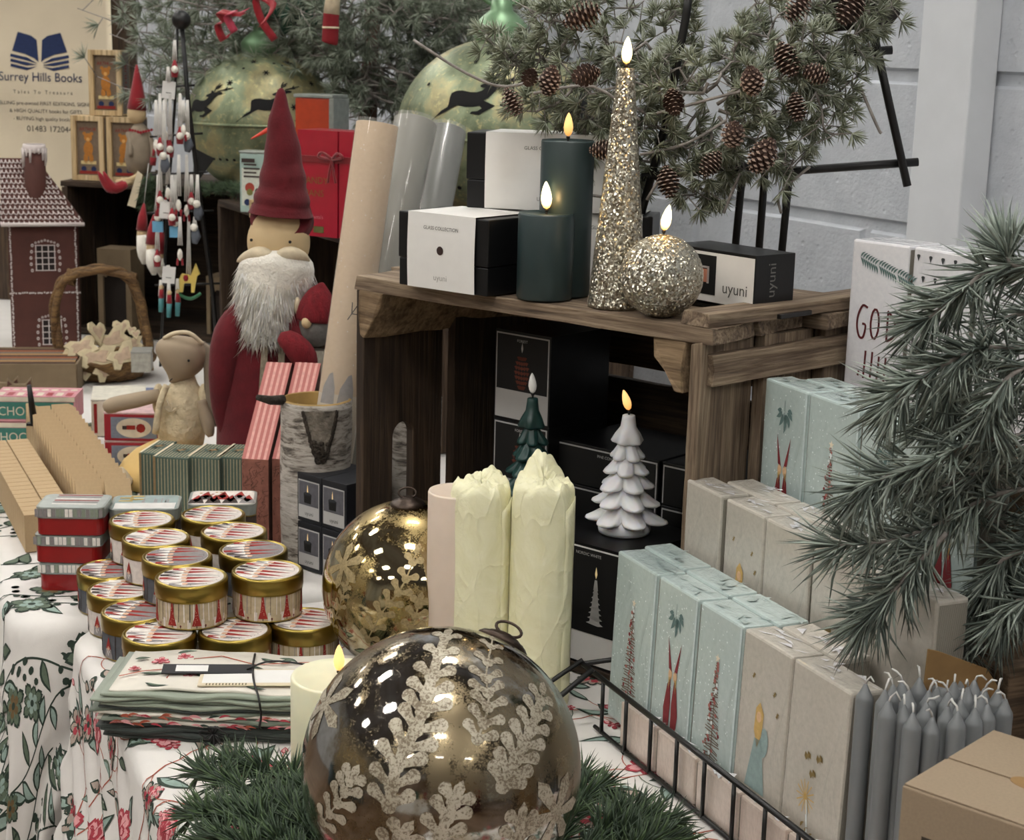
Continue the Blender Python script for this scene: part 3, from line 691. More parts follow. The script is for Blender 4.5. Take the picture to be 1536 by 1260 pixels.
# ------------------------------------------------------------ boxed candles inside the crate
CRZ = math.atan2(EX.y, EX.x); GW = plain('grey_white_print', '#b9b7b5', .6, var=.02)
def ctree(fn, a, x, y, s, mat, flame=True):     # little picture of a tree candle
    for i in range(7):
        w = .011 * s * (1 - i * .11); z = y + i * .0055 * s
        a.print2d([(x - w, z), (x - w * .6, z + .002 * s), (x - w * .5, z + .008 * s), (x + w * .5, z + .008 * s), (x + w * .6, z + .002 * s), (x + w, z), (x + w * .4, z - .0015 * s), (x - w * .3, z - .001 * s)], mat, fn)
    a.print2d([(x - .003 * s, y + .036 * s), (x + .003 * s, y + .036 * s), (x + .0015 * s, y + .047 * s), (x - .0015 * s, y + .047 * s)], mat, fn)
    if flame: a.print2d([(x, y + .048 * s), (x + .0016 * s, y + .053 * s), (x, y + .061 * s), (x - .0016 * s, y + .053 * s)], emis('picture_flame', '#f2d9a0', .25), fn)
CONE_P = ink('print_cone_brown', '#6e3a2c')
def candle_box(label, loc, w, d, h, title, pic, rz=None, bl=.28, group='black candle boxes inside the crate'):
    t = MB(); t.box((w, d, h), BLK, c=(w / 2, d / 2, 0)); f = on_front(0, 0, 0); f2 = on_front(0, 0, 0, .0008)
    t.print2d(rect(.002, .002, w - .002, h - .003), WHT if bl == .27 else GW, f); t.print2d(rect(.0036, h * bl, w - .0036, h - .0046), BLKIN, f2)
    if bl > 0: pass
    f3 = on_front(0, 0, 0, .0011)
    t.text(title, .0045, GW, lambda x, y: f3(w / 2 + x, h - .0115 + y))
    if pic == 'tree': ctree(lambda x, y: f3(x, y), t, w * .60, h * .36, 1.0, GW)
    if pic == 'cone':
        for i in range(7):
            k = math.sin(PI * (i + 1.2) / 8.8)
            for j in range(-2, 3): t.print2d([(w * .5 + j * .0042 * k - .003, h * .38 + i * .0055 + .001 * abs(j)), (w * .5 + j * .0042 * k, h * .38 + i * .0055 - .002), (w * .5 + j * .0042 * k + .003, h * .38 + i * .0055 + .001 * abs(j)), (w * .5 + j * .0042 * k, h * .38 + i * .0055 + .0028)], CONE_P, f3)
        t.print2d([(w * .5, h * .38 + .040), (w * .5 + .0015, h * .38 + .045), (w * .5, h * .38 + .052), (w * .5 - .0015, h * .38 + .045)], GW, f3)
    r = on_right(w, 0, 0, .0006); t.text('uyuni', .020, ink('dim_logo', '#2c2c2e'), lambda x, y: r(d * .45 - y, h * .5 + x))
    o = t.obj('candle_box', None, loc, CRZ if rz is None else rz, bev=.0008); return tag(o, label, 'box', group)
candle_box('black box with a white tree candle picture, right under the white tree candle', tuple(Cp(.292, .006, .0135)), .108, .115, .128, 'NORDIC WHITE', 'tree', bl=.27)
X1, X2 = .172, .318
for k, (x, tt, side) in enumerate([(X1, 'PINE CONES', 'left'), (X2, 'PINE CONES', 'right')]):
    for j in range(4):
        w = .142 if x == X1 else .134
        candle_box('flat black white-bordered candle box, %s stack behind the tree candles, %s' % (side, ('at the bottom', 'second from the bottom', 'second from the top', 'at the top')[j]), tuple(Cp(x, .142, .0135 + j * .0475)), w, .115, .047, tt, None, bl=.03)
for j in range(3):
    candle_box(('black box with a red pine cone candle picture, topmost of its stack in the crate' if j == 2 else 'black picture box with white lower band, %s the pine cone picture box' % ('directly below' if j else 'two below')),
               tuple(Cp(.096, .122, .0135 + j * .1025)), .082, .105, .102, 'FOREST', 'cone' if j == 2 else 'tree' if j == 0 else 'cone', bl=.34)

# ------------------------------------------------------------ tree shaped candles
def tree_candle(label, loc, H, mat, fm, seed, lean=(0, 0), k0=1.0):
    R_ = random.Random(seed); t = thing('tree_candle', label, 'candle', loc, R_.uniform(0, 3)); a = MB(); rb = H * .31 * k0
    a.lathe([(rb * .62, 0), (rb * .64, H * .03), (rb * .6, H * .10), (rb * .3, H * .14)], mat, 36)
    tiers = [(.13, 1.0, 6), (.28, .84, 6), (.42, .70, 5), (.55, .58, 5), (.67, .46, 5)]
    n = 84
    for (zf, rf, nl) in tiers:
        z0 = H * zf; R = rb * rf; ph = R_.uniform(0, 6); th = H * .21; lobes = [R_.uniform(.78, 1.08) for _ in range(nl)]
        prof = [(.30, .95, 0), (.42, .62, .1), (.62, .36, .4), (.82, .16, .8), (.97, .03, 1), (1.0, -.06, 1), (.92, -.15, 1), (.7, -.12, .6), (.35, -.02, .1), (.15, .2, 0)]
        vs = []; k = len(prof)
        for i in range(n):
            an = 2 * PI * i / n; u = (an + ph) / (2 * PI) * nl; li = int(u) % nl; fr = u - int(u); lb = math.sin(PI * fr) ** .6 * lobes[li]
            for (pr, pz, w) in prof:
                r = R * (pr * (1 - w) + w * pr * (.48 + .56 * lb)); z = z0 + th * pz * .8 - w * H * .022 * lb + .006 * H * math.sin(an * nl * 3) * w * (1 if pz > 0 else 0)
                vs.append((r * math.cos(an), r * math.sin(an), z))
        a.add(vs, [(i * k + j, ((i + 1) % n) * k + j, ((i + 1) % n) * k + j + 1, i * k + j + 1) for i in range(n) for j in range(k - 1)], mat, True)
    ph = R_.uniform(0, 6)
    a.lathe([(rb * .12, H * .74), (rb * .34, H * .765), (rb * .37, H * .78), (rb * .30, H * .84), (rb * .19, H * .90), (rb * .16, H * .97), (rb * .15, H * .995), (rb * .12, H), (0, H)], mat, 60, wob=lambda an, z: 1 + (.13 * math.cos(5 * an + ph) * max(0, (H * .9 - z) / (H * .14))))
    a.lathe([(rb * .3, H * .1), (rb * .26, H * .5), (rb * .15, H * .8)], mat, 24)
    a.obj('wax_body', t); flame(t, H * .998, .022, fm, lean); return t
tree_candle('white wax candle shaped like a fir tree, on the black box in the crate', tuple(Cp(.335, .068, .1425)), .124, SNOWW, FL_MID, 2, (0, .32), 1.12)
tree_candle('dark green wax candle shaped like a fir tree, behind the wrapped candles', tuple(Cp(.215, .058, .0135 + .118)), .135, GRNW, FL_OFF, 5, (0, .22), .9)
a = MB(); a.box((.1, .1, .1175), BLK, c=(0, .0, 0)); tag(a.obj('candle_box', None, tuple(Cp(.215, .062, .0135)), CRZ, bev=.001), 'plain black box under the dark green tree candle', 'box')

# ------------------------------------------------------------ on top of the crate
TOP = CHh + .0012
def logo(a, fn, x, y, s, mat): a.text('uyuni', s, mat, lambda u, v: fn(x + u, y + v)); 
def glassbox(label, loc, rz, w, d, h, txt=True):
    t = thing('candle_box', label, 'box', loc, rz, 'black boxes with white sleeves'); a = MB(); a.box((w, d, h * .62), BLK, c=(w / 2, d / 2, h * .38)); a.obj('lid', t, bev=.0012)
    a = MB(); a.box((w - .0016, d - .0016, h * .38 - .0006), BLK, c=(w / 2, d / 2, 0)); a.obj('tray', t, bev=.0012)
    x0, x1 = w * .12, w * .87; a = MB(); e = .0012; n = 14
    # sleeve: a sheet that bows a little in front
    prof = [(-e - .0012 * math.sin(PI * i / n), h * i / n) for i in range(n + 1)]
    ring = [(y, z) for y, z in prof] + [(d + e, h + e), (d + e, 0.0)]; ring = [(-e, .0003)] + ring[1:n] + [(-e, h + e), (d + e, h + e), (d + e, .0003)]
    vs = [(x, y, z) for x in (x0, x1) for (y, z) in ring]; k = len(ring); a.add(vs, [(j, k + j, k + j + 1, j + 1) for j in range(k - 1)], WHT)
    f = lambda x, y: (x, -e - .0012 * math.sin(PI * y / h) - .0006, y); xm = (x0 + x1) / 2
    a.text('GLASS COLLECTION', .0052, INK, lambda x, y: f(xm + x, h * .80 + y)); a.print2d(circ(.0046, 20, (xm, h * .53)), ink('peep_hole_brown', '#33201c'), f, None)
    a.text('uyuni', .0088, ink('silver_logo', '#a5a29c'), lambda x, y: f(xm + x, h * .13 + y)); a.obj('sleeve', t)
    return t
b1 = Z(597, 426, TOP); glassbox('white sleeved black candle box lying in front on the crate shelf', (b1.x, b1.y, TOP), math.radians(-39), .124, .084, .078)
b2 = Z(700, 352, TOP); bz = TOP + .0795
b2 = Z(690, 318, bz)
glassbox('white sleeved black candle box stacked on top behind the green candles', (-.056, 1.802, bz), math.radians(-12), .176, .07, .080)
glassbox('white sleeved black candle box hidden behind the front one', (-.055, 1.835, TOP), math.radians(-12), .10, .07, .078)
b3 = Z(866, 446, TOP); glassbox('white sleeved black candle box below, right of the tall green candle', (.062, 1.782, TOP), math.radians(-12), .083, .06, .078)
p = Z(816, 447, TOP); pillar('pillar_candle', 'short petrol green pillar candle with bright flame on top of the crate', (p.x, p.y, TOP), .0285, .087, DGREEN, FL_ON, .028, (0, -.05), .035)
p = Vector((.0495, 1.716, TOP)); pillar('pillar_candle', 'tall petrol green pillar candle behind the short one', (p.x, p.y, TOP), .0272, .1585, DGREEN, FL_MID, .024)
def glitter_mat():
    m, nt, b = newmat('champagne_glitter'); v = coords(nt); vo = nt.nodes.new('ShaderNodeTexVoronoi'); vo.inputs['Scale'].default_value = 620; nt.links.new(v, vo.inputs['Vector'])
    sub = nt.nodes.new('ShaderNodeVectorMath'); sub.operation = 'SUBTRACT'; nt.links.new(vo.outputs['Color'], sub.inputs[0]); sub.inputs[1].default_value = (.5, .5, .5)
    sc_ = nt.nodes.new('ShaderNodeVectorMath'); sc_.operation = 'SCALE'; sc_.inputs['Scale'].default_value = 1.7; nt.links.new(sub.outputs[0], sc_.inputs[0])
    ge = nt.nodes.new('ShaderNodeNewGeometry'); ad = nt.nodes.new('ShaderNodeVectorMath'); ad.operation = 'ADD'; nt.links.new(ge.outputs['Normal'], ad.inputs[0]); nt.links.new(sc_.outputs[0], ad.inputs[1])
    no = nt.nodes.new('ShaderNodeVectorMath'); no.operation = 'NORMALIZE'; nt.links.new(ad.outputs[0], no.inputs[0]); nt.links.new(no.outputs[0], b.inputs['Normal'])
    sx = nt.nodes.new('ShaderNodeSeparateXYZ'); nt.links.new(vo.outputs['Color'], sx.inputs[0])
    nt.links.new(ramp(nt, sx.outputs[0], [(0, '#969080'), (.5, '#bbb5a4'), (1, '#e2dfd3')]), b.inputs['Base Color']); b.inputs['Metallic'].default_value = .85; b.inputs['Roughness'].default_value = .28; return m
GLIT = glitter_mat()
def grain(s): R_ = random.Random(s); return lambda a, z: 1 + R_.uniform(-.014, .014)
p = Z(925, 459, TOP); t = thing('cone_candle', 'tall champagne glitter cone candle with lit flame on the crate shelf', 'candle', (p.x, p.y, TOP), 0)
a = MB(); H_ = .232; a.lathe([(.0285, 0), (.0292, .004)] + [(.0292 - .0212 * (k / 60), H_ * k / 60) for k in range(2, 61)] + [(.0065, H_ - .001), (0, H_ - .001)], GLIT, 90, wob=grain(3)); a.obj('glittered_wax', t)
flame(t, H_ - .001, .026, FL_ON, (0, .03), .05)
p = Z(990, 474, TOP); t = thing('ball_candle', 'round champagne glitter ball candle with lit flame beside the cone candle', 'candle', (p.x, p.y, TOP), 0)
a = MB(); R_ = random.Random(9); a.ball(.0398, GLIT, (0, 0, .0385), 90, fn=lambda d: 1 + R_.uniform(-.01, .01)); a.obj('glittered_wax', t); flame(t, .0775, .025, FL_ON, (0, .18), .02)
# flat boxed holder right of the ball
p = Z(1130, 466, TOP + .006); t = thing('gift_box', 'black and white box with a copper picture, under the black metal tree', 'box', (p.x, p.y, TOP + .006), math.radians(-51))
a = MB(); w, d, h = .118, .056, .053; a.box((w, d, h), BLK, c=(-w / 2, d / 2, 0)); f = on_front(0, 0, 0); f2 = on_front(0, 0, 0, .0008)
a.print2d(rect(-w + .001, .001, -.001, h - .003), WHT, f); a.print2d(rect(-w + .004, .008, -.052, h - .006), BLKIN, f2)
a.print2d(rect(-.082, .02, -.062, .033), plain('copper_picture', '#c08068', .4), on_front(0, 0, 0, .0011)); a.print2d(rect(-.064, .019, -.061, .036), GW, on_front(0, 0, 0, .0011)); a.print2d(rect(-.082, .034, -.061, .036), GW, on_front(0, 0, 0, .0011))
a.text('uyuni', .016, INK, lambda x, y: f2(-.026 + x, .012 + y)); r = on_right(0, 0, 0, .0006); a.text('uyuni', .016, ink('dim_logo2', '#6f6d6a'), lambda x, y: r(d * .5 - y, h * .52 + x)); a.obj('carton', t, bev=.0006)
# ------------------------------------------------------------ black metal tree stand
p0 = Z(1135, 440, TOP); ms = thing('metal_tree_stand', 'black metal tree shaped stand with a flat base, rising behind the crate shelf boxes', 'stand', (p0.x, p0.y, TOP), 0)
def rel(v): return Vector(v) - Vector((p0.x, p0.y, TOP))
a = MB(); M_ = xf(rel(Z(1110, 462, TOP)), (0, 0, math.radians(-46))); a.box((.14, .05, .0045), IRON, M=M_); a.obj('base_plate', ms, bev=.0008)
D0 = p0.y + .012
for q, (xb, yb, xt, yt, xm, ym) in enumerate([(1096, 440, 1113, 268, 1108, 252), (1133, 444, 1147, 262, 1147, 250), (1166, 446, 1184, 262, 1190, 252)]):
    a = MB(); a.tube([rel(Z(xb, yb, TOP)), rel(Y(xt, yt, D0)), rel(Y(xm, ym, D0))], .0042, IRON, 10); a.obj('upright_rod', ms)
def bar(pts, r=.0045, nm='frame_bar'):
    a = MB(); a.tube([rel(Y(x, y, d)) for x, y, d in pts], r, IRON, 10); return a.obj(nm, ms)
bar([(962, 266, D0), (1040, 258, D0), (1112, 249, D0), (1190, 256, D0), (1290, 249, D0), (1377, 243, D0)])
bar([(1306, 30, D0 - .006), (1332, 148, D0 - .006), (1361, 279, D0 - .006)]); bar([(1190, 88, D0), (1265, 80, D0), (1338, 75, D0)]); bar([(1036, -40, D0), (1030, 20, D0), (1000, 180, D0), (962, 320, D0)])
bar([(1036, -40, D0), (1180, -60, D0), (1280, -40, D0), (1306, 30, D0 - .006)])
a = MB(); M_ = xf(rel(Y(1295, 30, D0 + .01)), (PI / 2, -.12, .05)); a.prism([(-.035 * 1.2, -.009), (.025, -.009), (.036, 0.002), (.038, .03), (-.042, .03)], .014, plain('dark_stained_board', '#1d1512', .6), M_); a.obj('top_board', ms, bev=.004)
# ------------------------------------------------------------ paper napkin packs
def film(name, c1, c2, sc=26):
    m, nt, b = newmat(name); v = coords(nt); n = noise(nt, v, 180, 4, .7)
    nt.links.new(ramp(nt, n, [(.3, c1), (.7, c2)]), b.inputs['Base Color']); b.inputs['Roughness'].default_value = .42
    b.inputs['Coat Weight'].default_value = 1.0; b.inputs['Coat Roughness'].default_value = .07
    # crinkled cellophane: only the coat follows the creases
    mp = nt.nodes.new('ShaderNodeMapping'); mp.inputs['Scale'].default_value = (1, 1, .5); nt.links.new(v, mp.inputs[0])
    w = noise(nt, mp.outputs[0], sc, 5, .55, 2.2); bp = nt.nodes.new('ShaderNodeBump'); bp.inputs['Strength'].default_value = .75; bp.inputs['Distance'].default_value = .004
    nt.links.new(w, bp.inputs['Height']); nt.links.new(bp.outputs[0], b.inputs['Coat Normal']); return m
F_BLUE = film('pale_blue_napkin_in_film', '#aebebc', '#bbcac7'); F_GREY = film('oatmeal_napkin_in_film', '#b2aca1', '#c3bdb2'); F_WHITE = film('white_napkin_in_film', '#dedee3', '#ecebee')
def edge_mat():
    m, nt, b = newmat('napkin_folded_edges'); v = coords(nt, (1, 1, 1)); sx = nt.nodes.new('ShaderNodeTexWave'); sx.bands_direction = 'Y'; sx.inputs['Scale'].default_value = 330; sx.inputs['Distortion'].default_value = 1.5; nt.links.new(v, sx.inputs['Vector'])
    nt.links.new(ramp(nt, sx.outputs['Fac'], [(0, '#6f6a60'), (1, '#b4aea2')]), b.inputs['Base Color']); b.inputs['Roughness'].default_value = .7; bump(nt, b, sx.outputs['Fac'], .5, .001); return m
EDGE = edge_mat()
BLUSH = film('blush_paper_in_film', '#c9b7aa', '#d8c8bc')
nSn, nRed, nBr, nSk, nGd, nGn, nBl, nHair = ink('snow_dot', '#dfe7e6'), ink('gnome_red', '#7d2a2e'), ink('tree_brown', '#6e5a4c'), ink('skin_tone', '#d9b48c'), ink('gold_ink', '#8c774a'), ink('mistletoe_green', '#5c7472'), ink('angel_blue', '#8ea2a0'), ink('hair_yellow', '#c7a565')
nPk = ink('bead_pink', '#a86a62')
def mistle(a, f, x, y, s, mat):
    for an, L in [(-1.57, 1.3), (-1.1, 1.0), (-2.0, 1.0), (-.6, .8), (-2.5, .8), (-.2, .55), (-2.9, .5), (-1.35, .7)]: a.print2d(shift(leafp(.011 * s * L, .0018 * s, 5, .2), x + .004 * s * math.cos(an), y + .004 * s * math.sin(an), 1, an), mat, f)
    a.print2d(strip([(x, y + .006 * s), (x, y - .006 * s)], .0007), mat, f)
def thintree(a, f, x, y, H, seed, mats=None):
    R_ = random.Random(seed); a.print2d(strip([(x, y), (x, y + H)], .0011), nBr, f)
    n = 34
    for i in range(n):
        z = y + H * (i + .5) / n; w = .0150 * (1 - i / n) + .0014
        for sd in (-1, 1): a.print2d(strip([(x, z), (x + sd * w * R_.uniform(.7, 1), z - R_.uniform(-.001, .003))], .0010), nBr, f)
        if mats is None or True:
            a.print2d(circ(R_.uniform(.0012, .0021), 7, (x + R_.uniform(-w, w) * .9, z)), R_.choice((nPk, nRed, nPk, nSn)), lambda u, v: (lambda p: (p[0], p[1] - .0001, p[2]))(f(u, v)))
    a.print2d(shift(star(.0042, .0018, 5), x, y + H + .003), ink('star_cream', '#e3d8c2'), f)
def gnomepair(a, f, x, y, s):
    for sd in (-1, 1):
        a.print2d([(x + sd * .002 * s, y), (x + sd * .0105 * s, y + .002 * s), (x + sd * .0125 * s, y + .022 * s), (x + sd * .008 * s, y + .045 * s), (x + sd * .0035 * s, y + .052 * s), (x + sd * .001 * s, y + .03 * s)], nRed, f)
        a.print2d(circ(.0034 * s, 10, (x + sd * .0042 * s, y + .055 * s), .005 * s), nSk, f)
        a.print2d([(x + sd * .002 * s, y + .058 * s), (x + sd * .0075 * s, y + .060 * s), (x + sd * .0115 * s, y + .088 * s)], nRed, f)
        a.print2d([(x + sd * .003 * s, y + .053 * s), (x + sd * .007 * s, y + .052 * s), (x + sd * .006 * s, y + .040 * s)], nHair, f)
def angel(a, f, x, y, s):
    a.print2d([(x - .013 * s, y), (x + .015 * s, y), (x + .006 * s, y + .042 * s), (x - .004 * s, y + .042 * s)], nBl, f); a.print2d(circ(.006 * s, 12, (x + .009 * s, y + .042 * s), .012 * s), nBl, f)
    a.print2d([(x - .006 * s, y + .048 * s), (x - .005 * s, y + .066 * s), (x, y + .072 * s), (x + .006 * s, y + .064 * s), (x + .005 * s, y + .046 * s), (x, y + .035 * s)], nHair, f); a.print2d(circ(.0034 * s, 10, (x, y + .060 * s), .0045 * s), nSk, lambda u, v: (lambda p: (p[0], p[1] - .0002, p[2]))(f(u, v)))
    for dx, dy in ((.018, .085), (.024, .070), (-.012, .09)): a.print2d(shift(star(.0028, .0008, 6), x + dx * s, y + dy * s), nGd, f)
def pack(label, s, t, z, w, kind, rz=0.0, h=.164, th=.030, group=None, lean=0.0):
    """standing pack; s,t = its front far corner in the tables' frame, front face looks towards the aisle"""
    base = {'b': F_BLUE, 'g': F_GREY, 'w': F_WHITE, 'p': BLUSH}[kind[0]]; R_ = random.Random(hash((round(s, 3), round(t, 3))) % 999)
    a = MB(); n = 8; g = .0012; vs = []; fs = []
    a.box((w - g, th, h), base, c=(w / 2, th / 2, 0)); a.print2d(rect(.002, .004, th - .002, h - .004), EDGE, on_right(w - g / 2, 0, 0))
    f = on_front(0, 0, 0, .0005); k = kind[1:]
    if kind[0] == 'b':
        a.print2d(rect(w - .004, .002, w - .0012, h - .002), ink('film_seam', '#c3d0d0'), f)
        for i in range(110):
            x, y = R_.uniform(.003, w - .003), R_.uniform(.004, h - .004); a.print2d(circ(R_.uniform(.0005, .0009), 6, (x, y)), nSn, on_front(0, 0, 0, .0004))
    if k == 'tree': thintree(a, f, w * .5, h * .18, h * .56, int(t * 1000) % 97)
    if k == 'gnome': gnomepair(a, f, w * .52, h * .16, 1.02); mistle(a, f, w * .5, h * .86, 1.3, nGn)
    if k == 'angel': angel(a, f, w * .46, h * .22, 1.05)
    if k == 'stars':
        for dx, dy in ((.030, .095), (.045, .098), (.038, .083)): a.print2d(shift(star(.0045, .0011, 7), dx * w / .075, dy), nGd, f)
        for i in range(14): a.print2d(strip([(w * .42, .062), (w * .42 + .012 * math.cos(i * .45), .062 + .014 * math.sin(i * .45))], .0009), nHair, f)
        a.print2d(strip([(w * .44, .06), (w * .5, .03)], .002), nSn, f)
        for i in range(7): a.print2d(shift(leafp(.007, .0012, 4), w * .38 + i * .003, .036 - i * .0012, 1, (-1) ** i * .9), nGd, f)
    if k == 'sprig': 
        a.print2d(strip([(w * .5, .008), (w * .52, .035)], .001), nGn, f)
        for i in range(3):
            for sd in (-1, 1): a.print2d(shift(leafp(.009, .002, 5), w * .51, .018 + i * .009, 1, PI / 2 - sd * .7), nGn, f)
    if k == 'mist': mistle(a, f, w * .45, h * .86, 1.2, nGn)
    if k == 'god':
        red = ink('lettering_oxblood', '#5b2024')
        def st(pts): a.print2d(strip(smooth([(w * p[0], h * p[1]) for p in pts], 4), .0024), red, f)
        st([(.36, .60), (.27, .61), (.20, .55), (.19, .48), (.24, .42), (.31, .42), (.34, .49), (.28, .50)])
        pts = [(.50 + .09 * math.cos(q), .51 + .09 * math.sin(q) * 1.0) for q in [2 * PI * i / 14 for i in range(16)]]; a.print2d(strip([(w * (.5 + (x - .5) * .8), h * y) for x, y in pts], .0024), red, f)
        st([(.72, .42), (.72, .52), (.72, .60)]); st([(.71, .60), (.82, .56), (.86, .50), (.83, .45), (.72, .42)])
        for x, y0, y1 in ((.26, .18, .21), (.36, .17, .34), (.48, .17, .34), (.60, .17, .32), (.72, .17, .32)): st([(x, y0), (x + .01, (y0 + y1) / 2), (x + .015, y1)])
        for i in range(3):
            cx, cy = .012 + i * .023, h * .90 - i * .006
            for q in range(7):
                an = -.3; px = cx + q * .003; a.print2d(shift(leafp(.010, .0011, 4), px, cy - q * .001, 1, -1.2), nGn, f); a.print2d(shift(leafp(.008, .001, 4), px, cy - q * .001, 1, .75), nGn, f)
    if k == 'heart':
        dk = ink('small_heart_grey', '#3f4244')
        for i in range(5):
            for j in range(8):
                x, y = .008 + i * .016 + (j % 2) * .008, h - .010 - j * .020
                if x < w - .006 and y > .01: a.print2d([(x, y - .003), (x + .0024, y + .0025), (x + .0012, y + .0035), (x, y + .0022), (x - .0012, y + .0035), (x - .0024, y + .0025)], dk, f)
        for x in (.0, ): pass
    # gathered film on the top edge
    for i in range(10):
        x = R_.uniform(.004, w - .012); y = R_.uniform(.004, th - .004)
        a.add([(x, y, h + .0003), (x + R_.uniform(.006, .02), y + R_.uniform(-.008, .008), h + .0012), (x + R_.uniform(.004, .012), y + R_.uniform(0, .008), h + .0006)], [(0, 1, 2)], F_WHITE if kind[0] != 'b' else F_BLUE)
    M = Matrix.Translation(T(s, t, z)) @ Matrix.Rotation(TA - PI / 2 + rz, 4, 'Z') @ Matrix.Rotation(lean, 4, 'X')
    o = a.obj('napkin_pack', bev=.0022); o.matrix_world = M; return tag(o, label, 'napkins', group)
G0 = 'napkin packs in the front wire basket'
ts = [-.436, -.518, -.592, -.664, -.737]; ws = [.080, .072, .071, .072, .078]
for (t_, w_, k, l) in zip(ts, ws, ['btree', 'bgnome', 'btree', 'gangel', 'gstars'],
        ['pale blue napkin pack with a thin tree, farthest in the front wire basket', 'pale blue napkin pack with a red gnome couple in the front basket', 'pale blue napkin pack with a thin tree between the gnome pack and angel pack',
         'oatmeal napkin pack with a blonde angel in a blue dress', 'oatmeal napkin pack with gold stars, beside the grey candles']): pack(l, .440, t_, .006, w_, k, group=G0, lean=-.03)
for i, (t_, w_, k) in enumerate([(-.430, .078, 'b'), (-.510, .078, 'b'), (-.590, .078, 'b'), (-.670, .085, 'g')]):
    pack(['pale blue napkin pack hidden behind the farthest front basket pack', 'pale blue napkin pack behind the gnome couple pack, only its top showing', 'pale blue napkin pack behind the third front pack, only its top showing', 'oatmeal napkin pack behind the angel pack, only its top showing'][i], .476, t_, .006, w_, k, group=G0)
ZB = .07
for i, (t_, w_, k, l) in enumerate([(-.437, .066, 'gsprig', 'oatmeal napkin pack with a green sprig, first in the middle row beside the crate'), (-.510, .066, 'gangel', 'oatmeal napkin pack with an angel, second in the middle row'), (-.577, .072, 'g', 'plain oatmeal napkin pack, third in the middle row behind the pine branch'), (-.652, .075, 'gstars', 'oatmeal napkin pack with gold stars behind pine needles, fourth in the middle row'), (-.730, .087, 'gsprig', 'oatmeal napkin pack with a dark sprig behind the grey candles')]):
    pack(l, .515, t_, ZB, w_, k, group='napkin packs in the middle row')
for i, (t_, w_, k, l) in enumerate([(-.455, .085, 'g', 'oatmeal napkin pack behind the first two of the middle row'), (-.542, .085, 'g', 'oatmeal napkin pack behind the third of the middle row'), (-.63, .085, 'g', 'oatmeal napkin pack behind the fourth of the middle row')]): pack(l, .548, t_, ZB, w_, k, group='napkin packs in the middle row')
ZC = .166
for i, (t_, w_, k, l) in enumerate([(-.447, .074, 'bgnome', 'pale blue napkin pack with a red gnome couple, in the upper row beside the crate'), (-.522, .080, 'btree', 'pale blue napkin pack with a brown thin tree, second in the upper row'), (-.604, .080, 'bmist', 'pale blue napkin pack behind the pine needles, third in the upper row'), (-.686, .080, 'bgnome', 'pale blue napkin pack with a gnome, nearest in the upper row')]): pack(l, .590, t_, ZC, w_, k, group='napkin packs in the upper row')
for i, (t_, w_, k, l) in enumerate([(-.462, .08, 'b', 'pale blue napkin pack behind the first of the upper row'), (-.545, .08, 'b', 'pale blue napkin pack behind the second of the upper row'), (-.628, .08, 'b', 'pale blue napkin pack behind the third of the upper row')]): pack(l, .624, t_, ZC, w_, k, group='napkin packs in the upper row')
pack('white napkin pack lettered GOD JUL with green sprigs along its top', .712, -.400, .290, .070, 'wgod', rz=.27, th=.05, group='white napkin packs at the top right')
pack('white napkin pack printed with small grey hearts, right of the lettered one', .733, -.470, .290, .078, 'wheart', rz=.12, th=.05, group='white napkin packs at the top right')
pack('white napkin pack mostly hidden behind the pine branch at the right edge', .744, -.551, .290, .085, 'w', rz=.1, th=.05, group='white napkin packs at the top right')
# the stepped riser they stand on
RIS = wood('riser_plywood', '#3c3024', '#6b5844', '#8a755c')
t = thing('stepped_riser', 'wooden stepped riser under the upper rows of napkin packs', 'riser', tuple(T(.0, 0, 0)), TA)
for nm, s0, s1, z1, t1 in (('low_step', .513, .585, ZB - .0008, -.465), ('middle_step', .588, .66, ZC - .0008, -.452), ('top_step', .664, .83, .2892, -.425)):
    a = MB(); a.box((s1 - s0 - .002, t1 + .818, z1 - .0012), RIS, c=((s0 + s1) / 2, (t1 - .818) / 2, .0012)); a.obj(nm, t, bev=.001)
# blush packs lying low in the basket and the wire basket itself
for i in range(5):
    tt = -.498 - i * .070
    pack('blush paper napkin pack low in the wire basket, %s' % ('farthest of its row', 'second of its row', 'in the middle of its row', 'fourth of its row', 'nearest of its row')[i], .4215, tt, .003, .068, 'p', h=.043, th=.014, group='small blush packs in the wire basket')
bk = thing('wire_basket', 'black wire basket holding the front row of napkin packs', 'basket', tuple(T(.415, -.44, 0)), 0)
def rb(v): return Vector(v) - T(.415, -.44, 0)
def wire(pts, r=.0022, nm='wire'):
    a = MB(); a.tube([rb(p) for p in pts], r, IRON, 8); return a.obj(nm, bk)
wire([T(.418, -.425, .056), T(.418, -.82, .056)], .0026, 'rim'); wire([T(.512, -.425, .056), T(.512, -.82, .056)], .0026, 'rim'); wire([T(.418, -.425, .056), T(.512, -.425, .056)], .0026, 'rim')
wire([T(.418, -.455, .004), T(.418, -.82, .004)], .002, 'base_wire'); wire([T(.512, -.455, .004), T(.512, -.82, .004)], .002, 'base_wire')
for k in range(8): tt = -.47 - k * .047; wire([T(.4175, tt, .056), T(.4175, tt, .003)], .0019, 'wire')
wire([T(.418, -.425, .060), T(.345, -.40, .004)], .0024, 'folding_leg'); wire([T(.414, -.455, .062), T(.345, -.44, .004)], .0028, 'folding_leg')
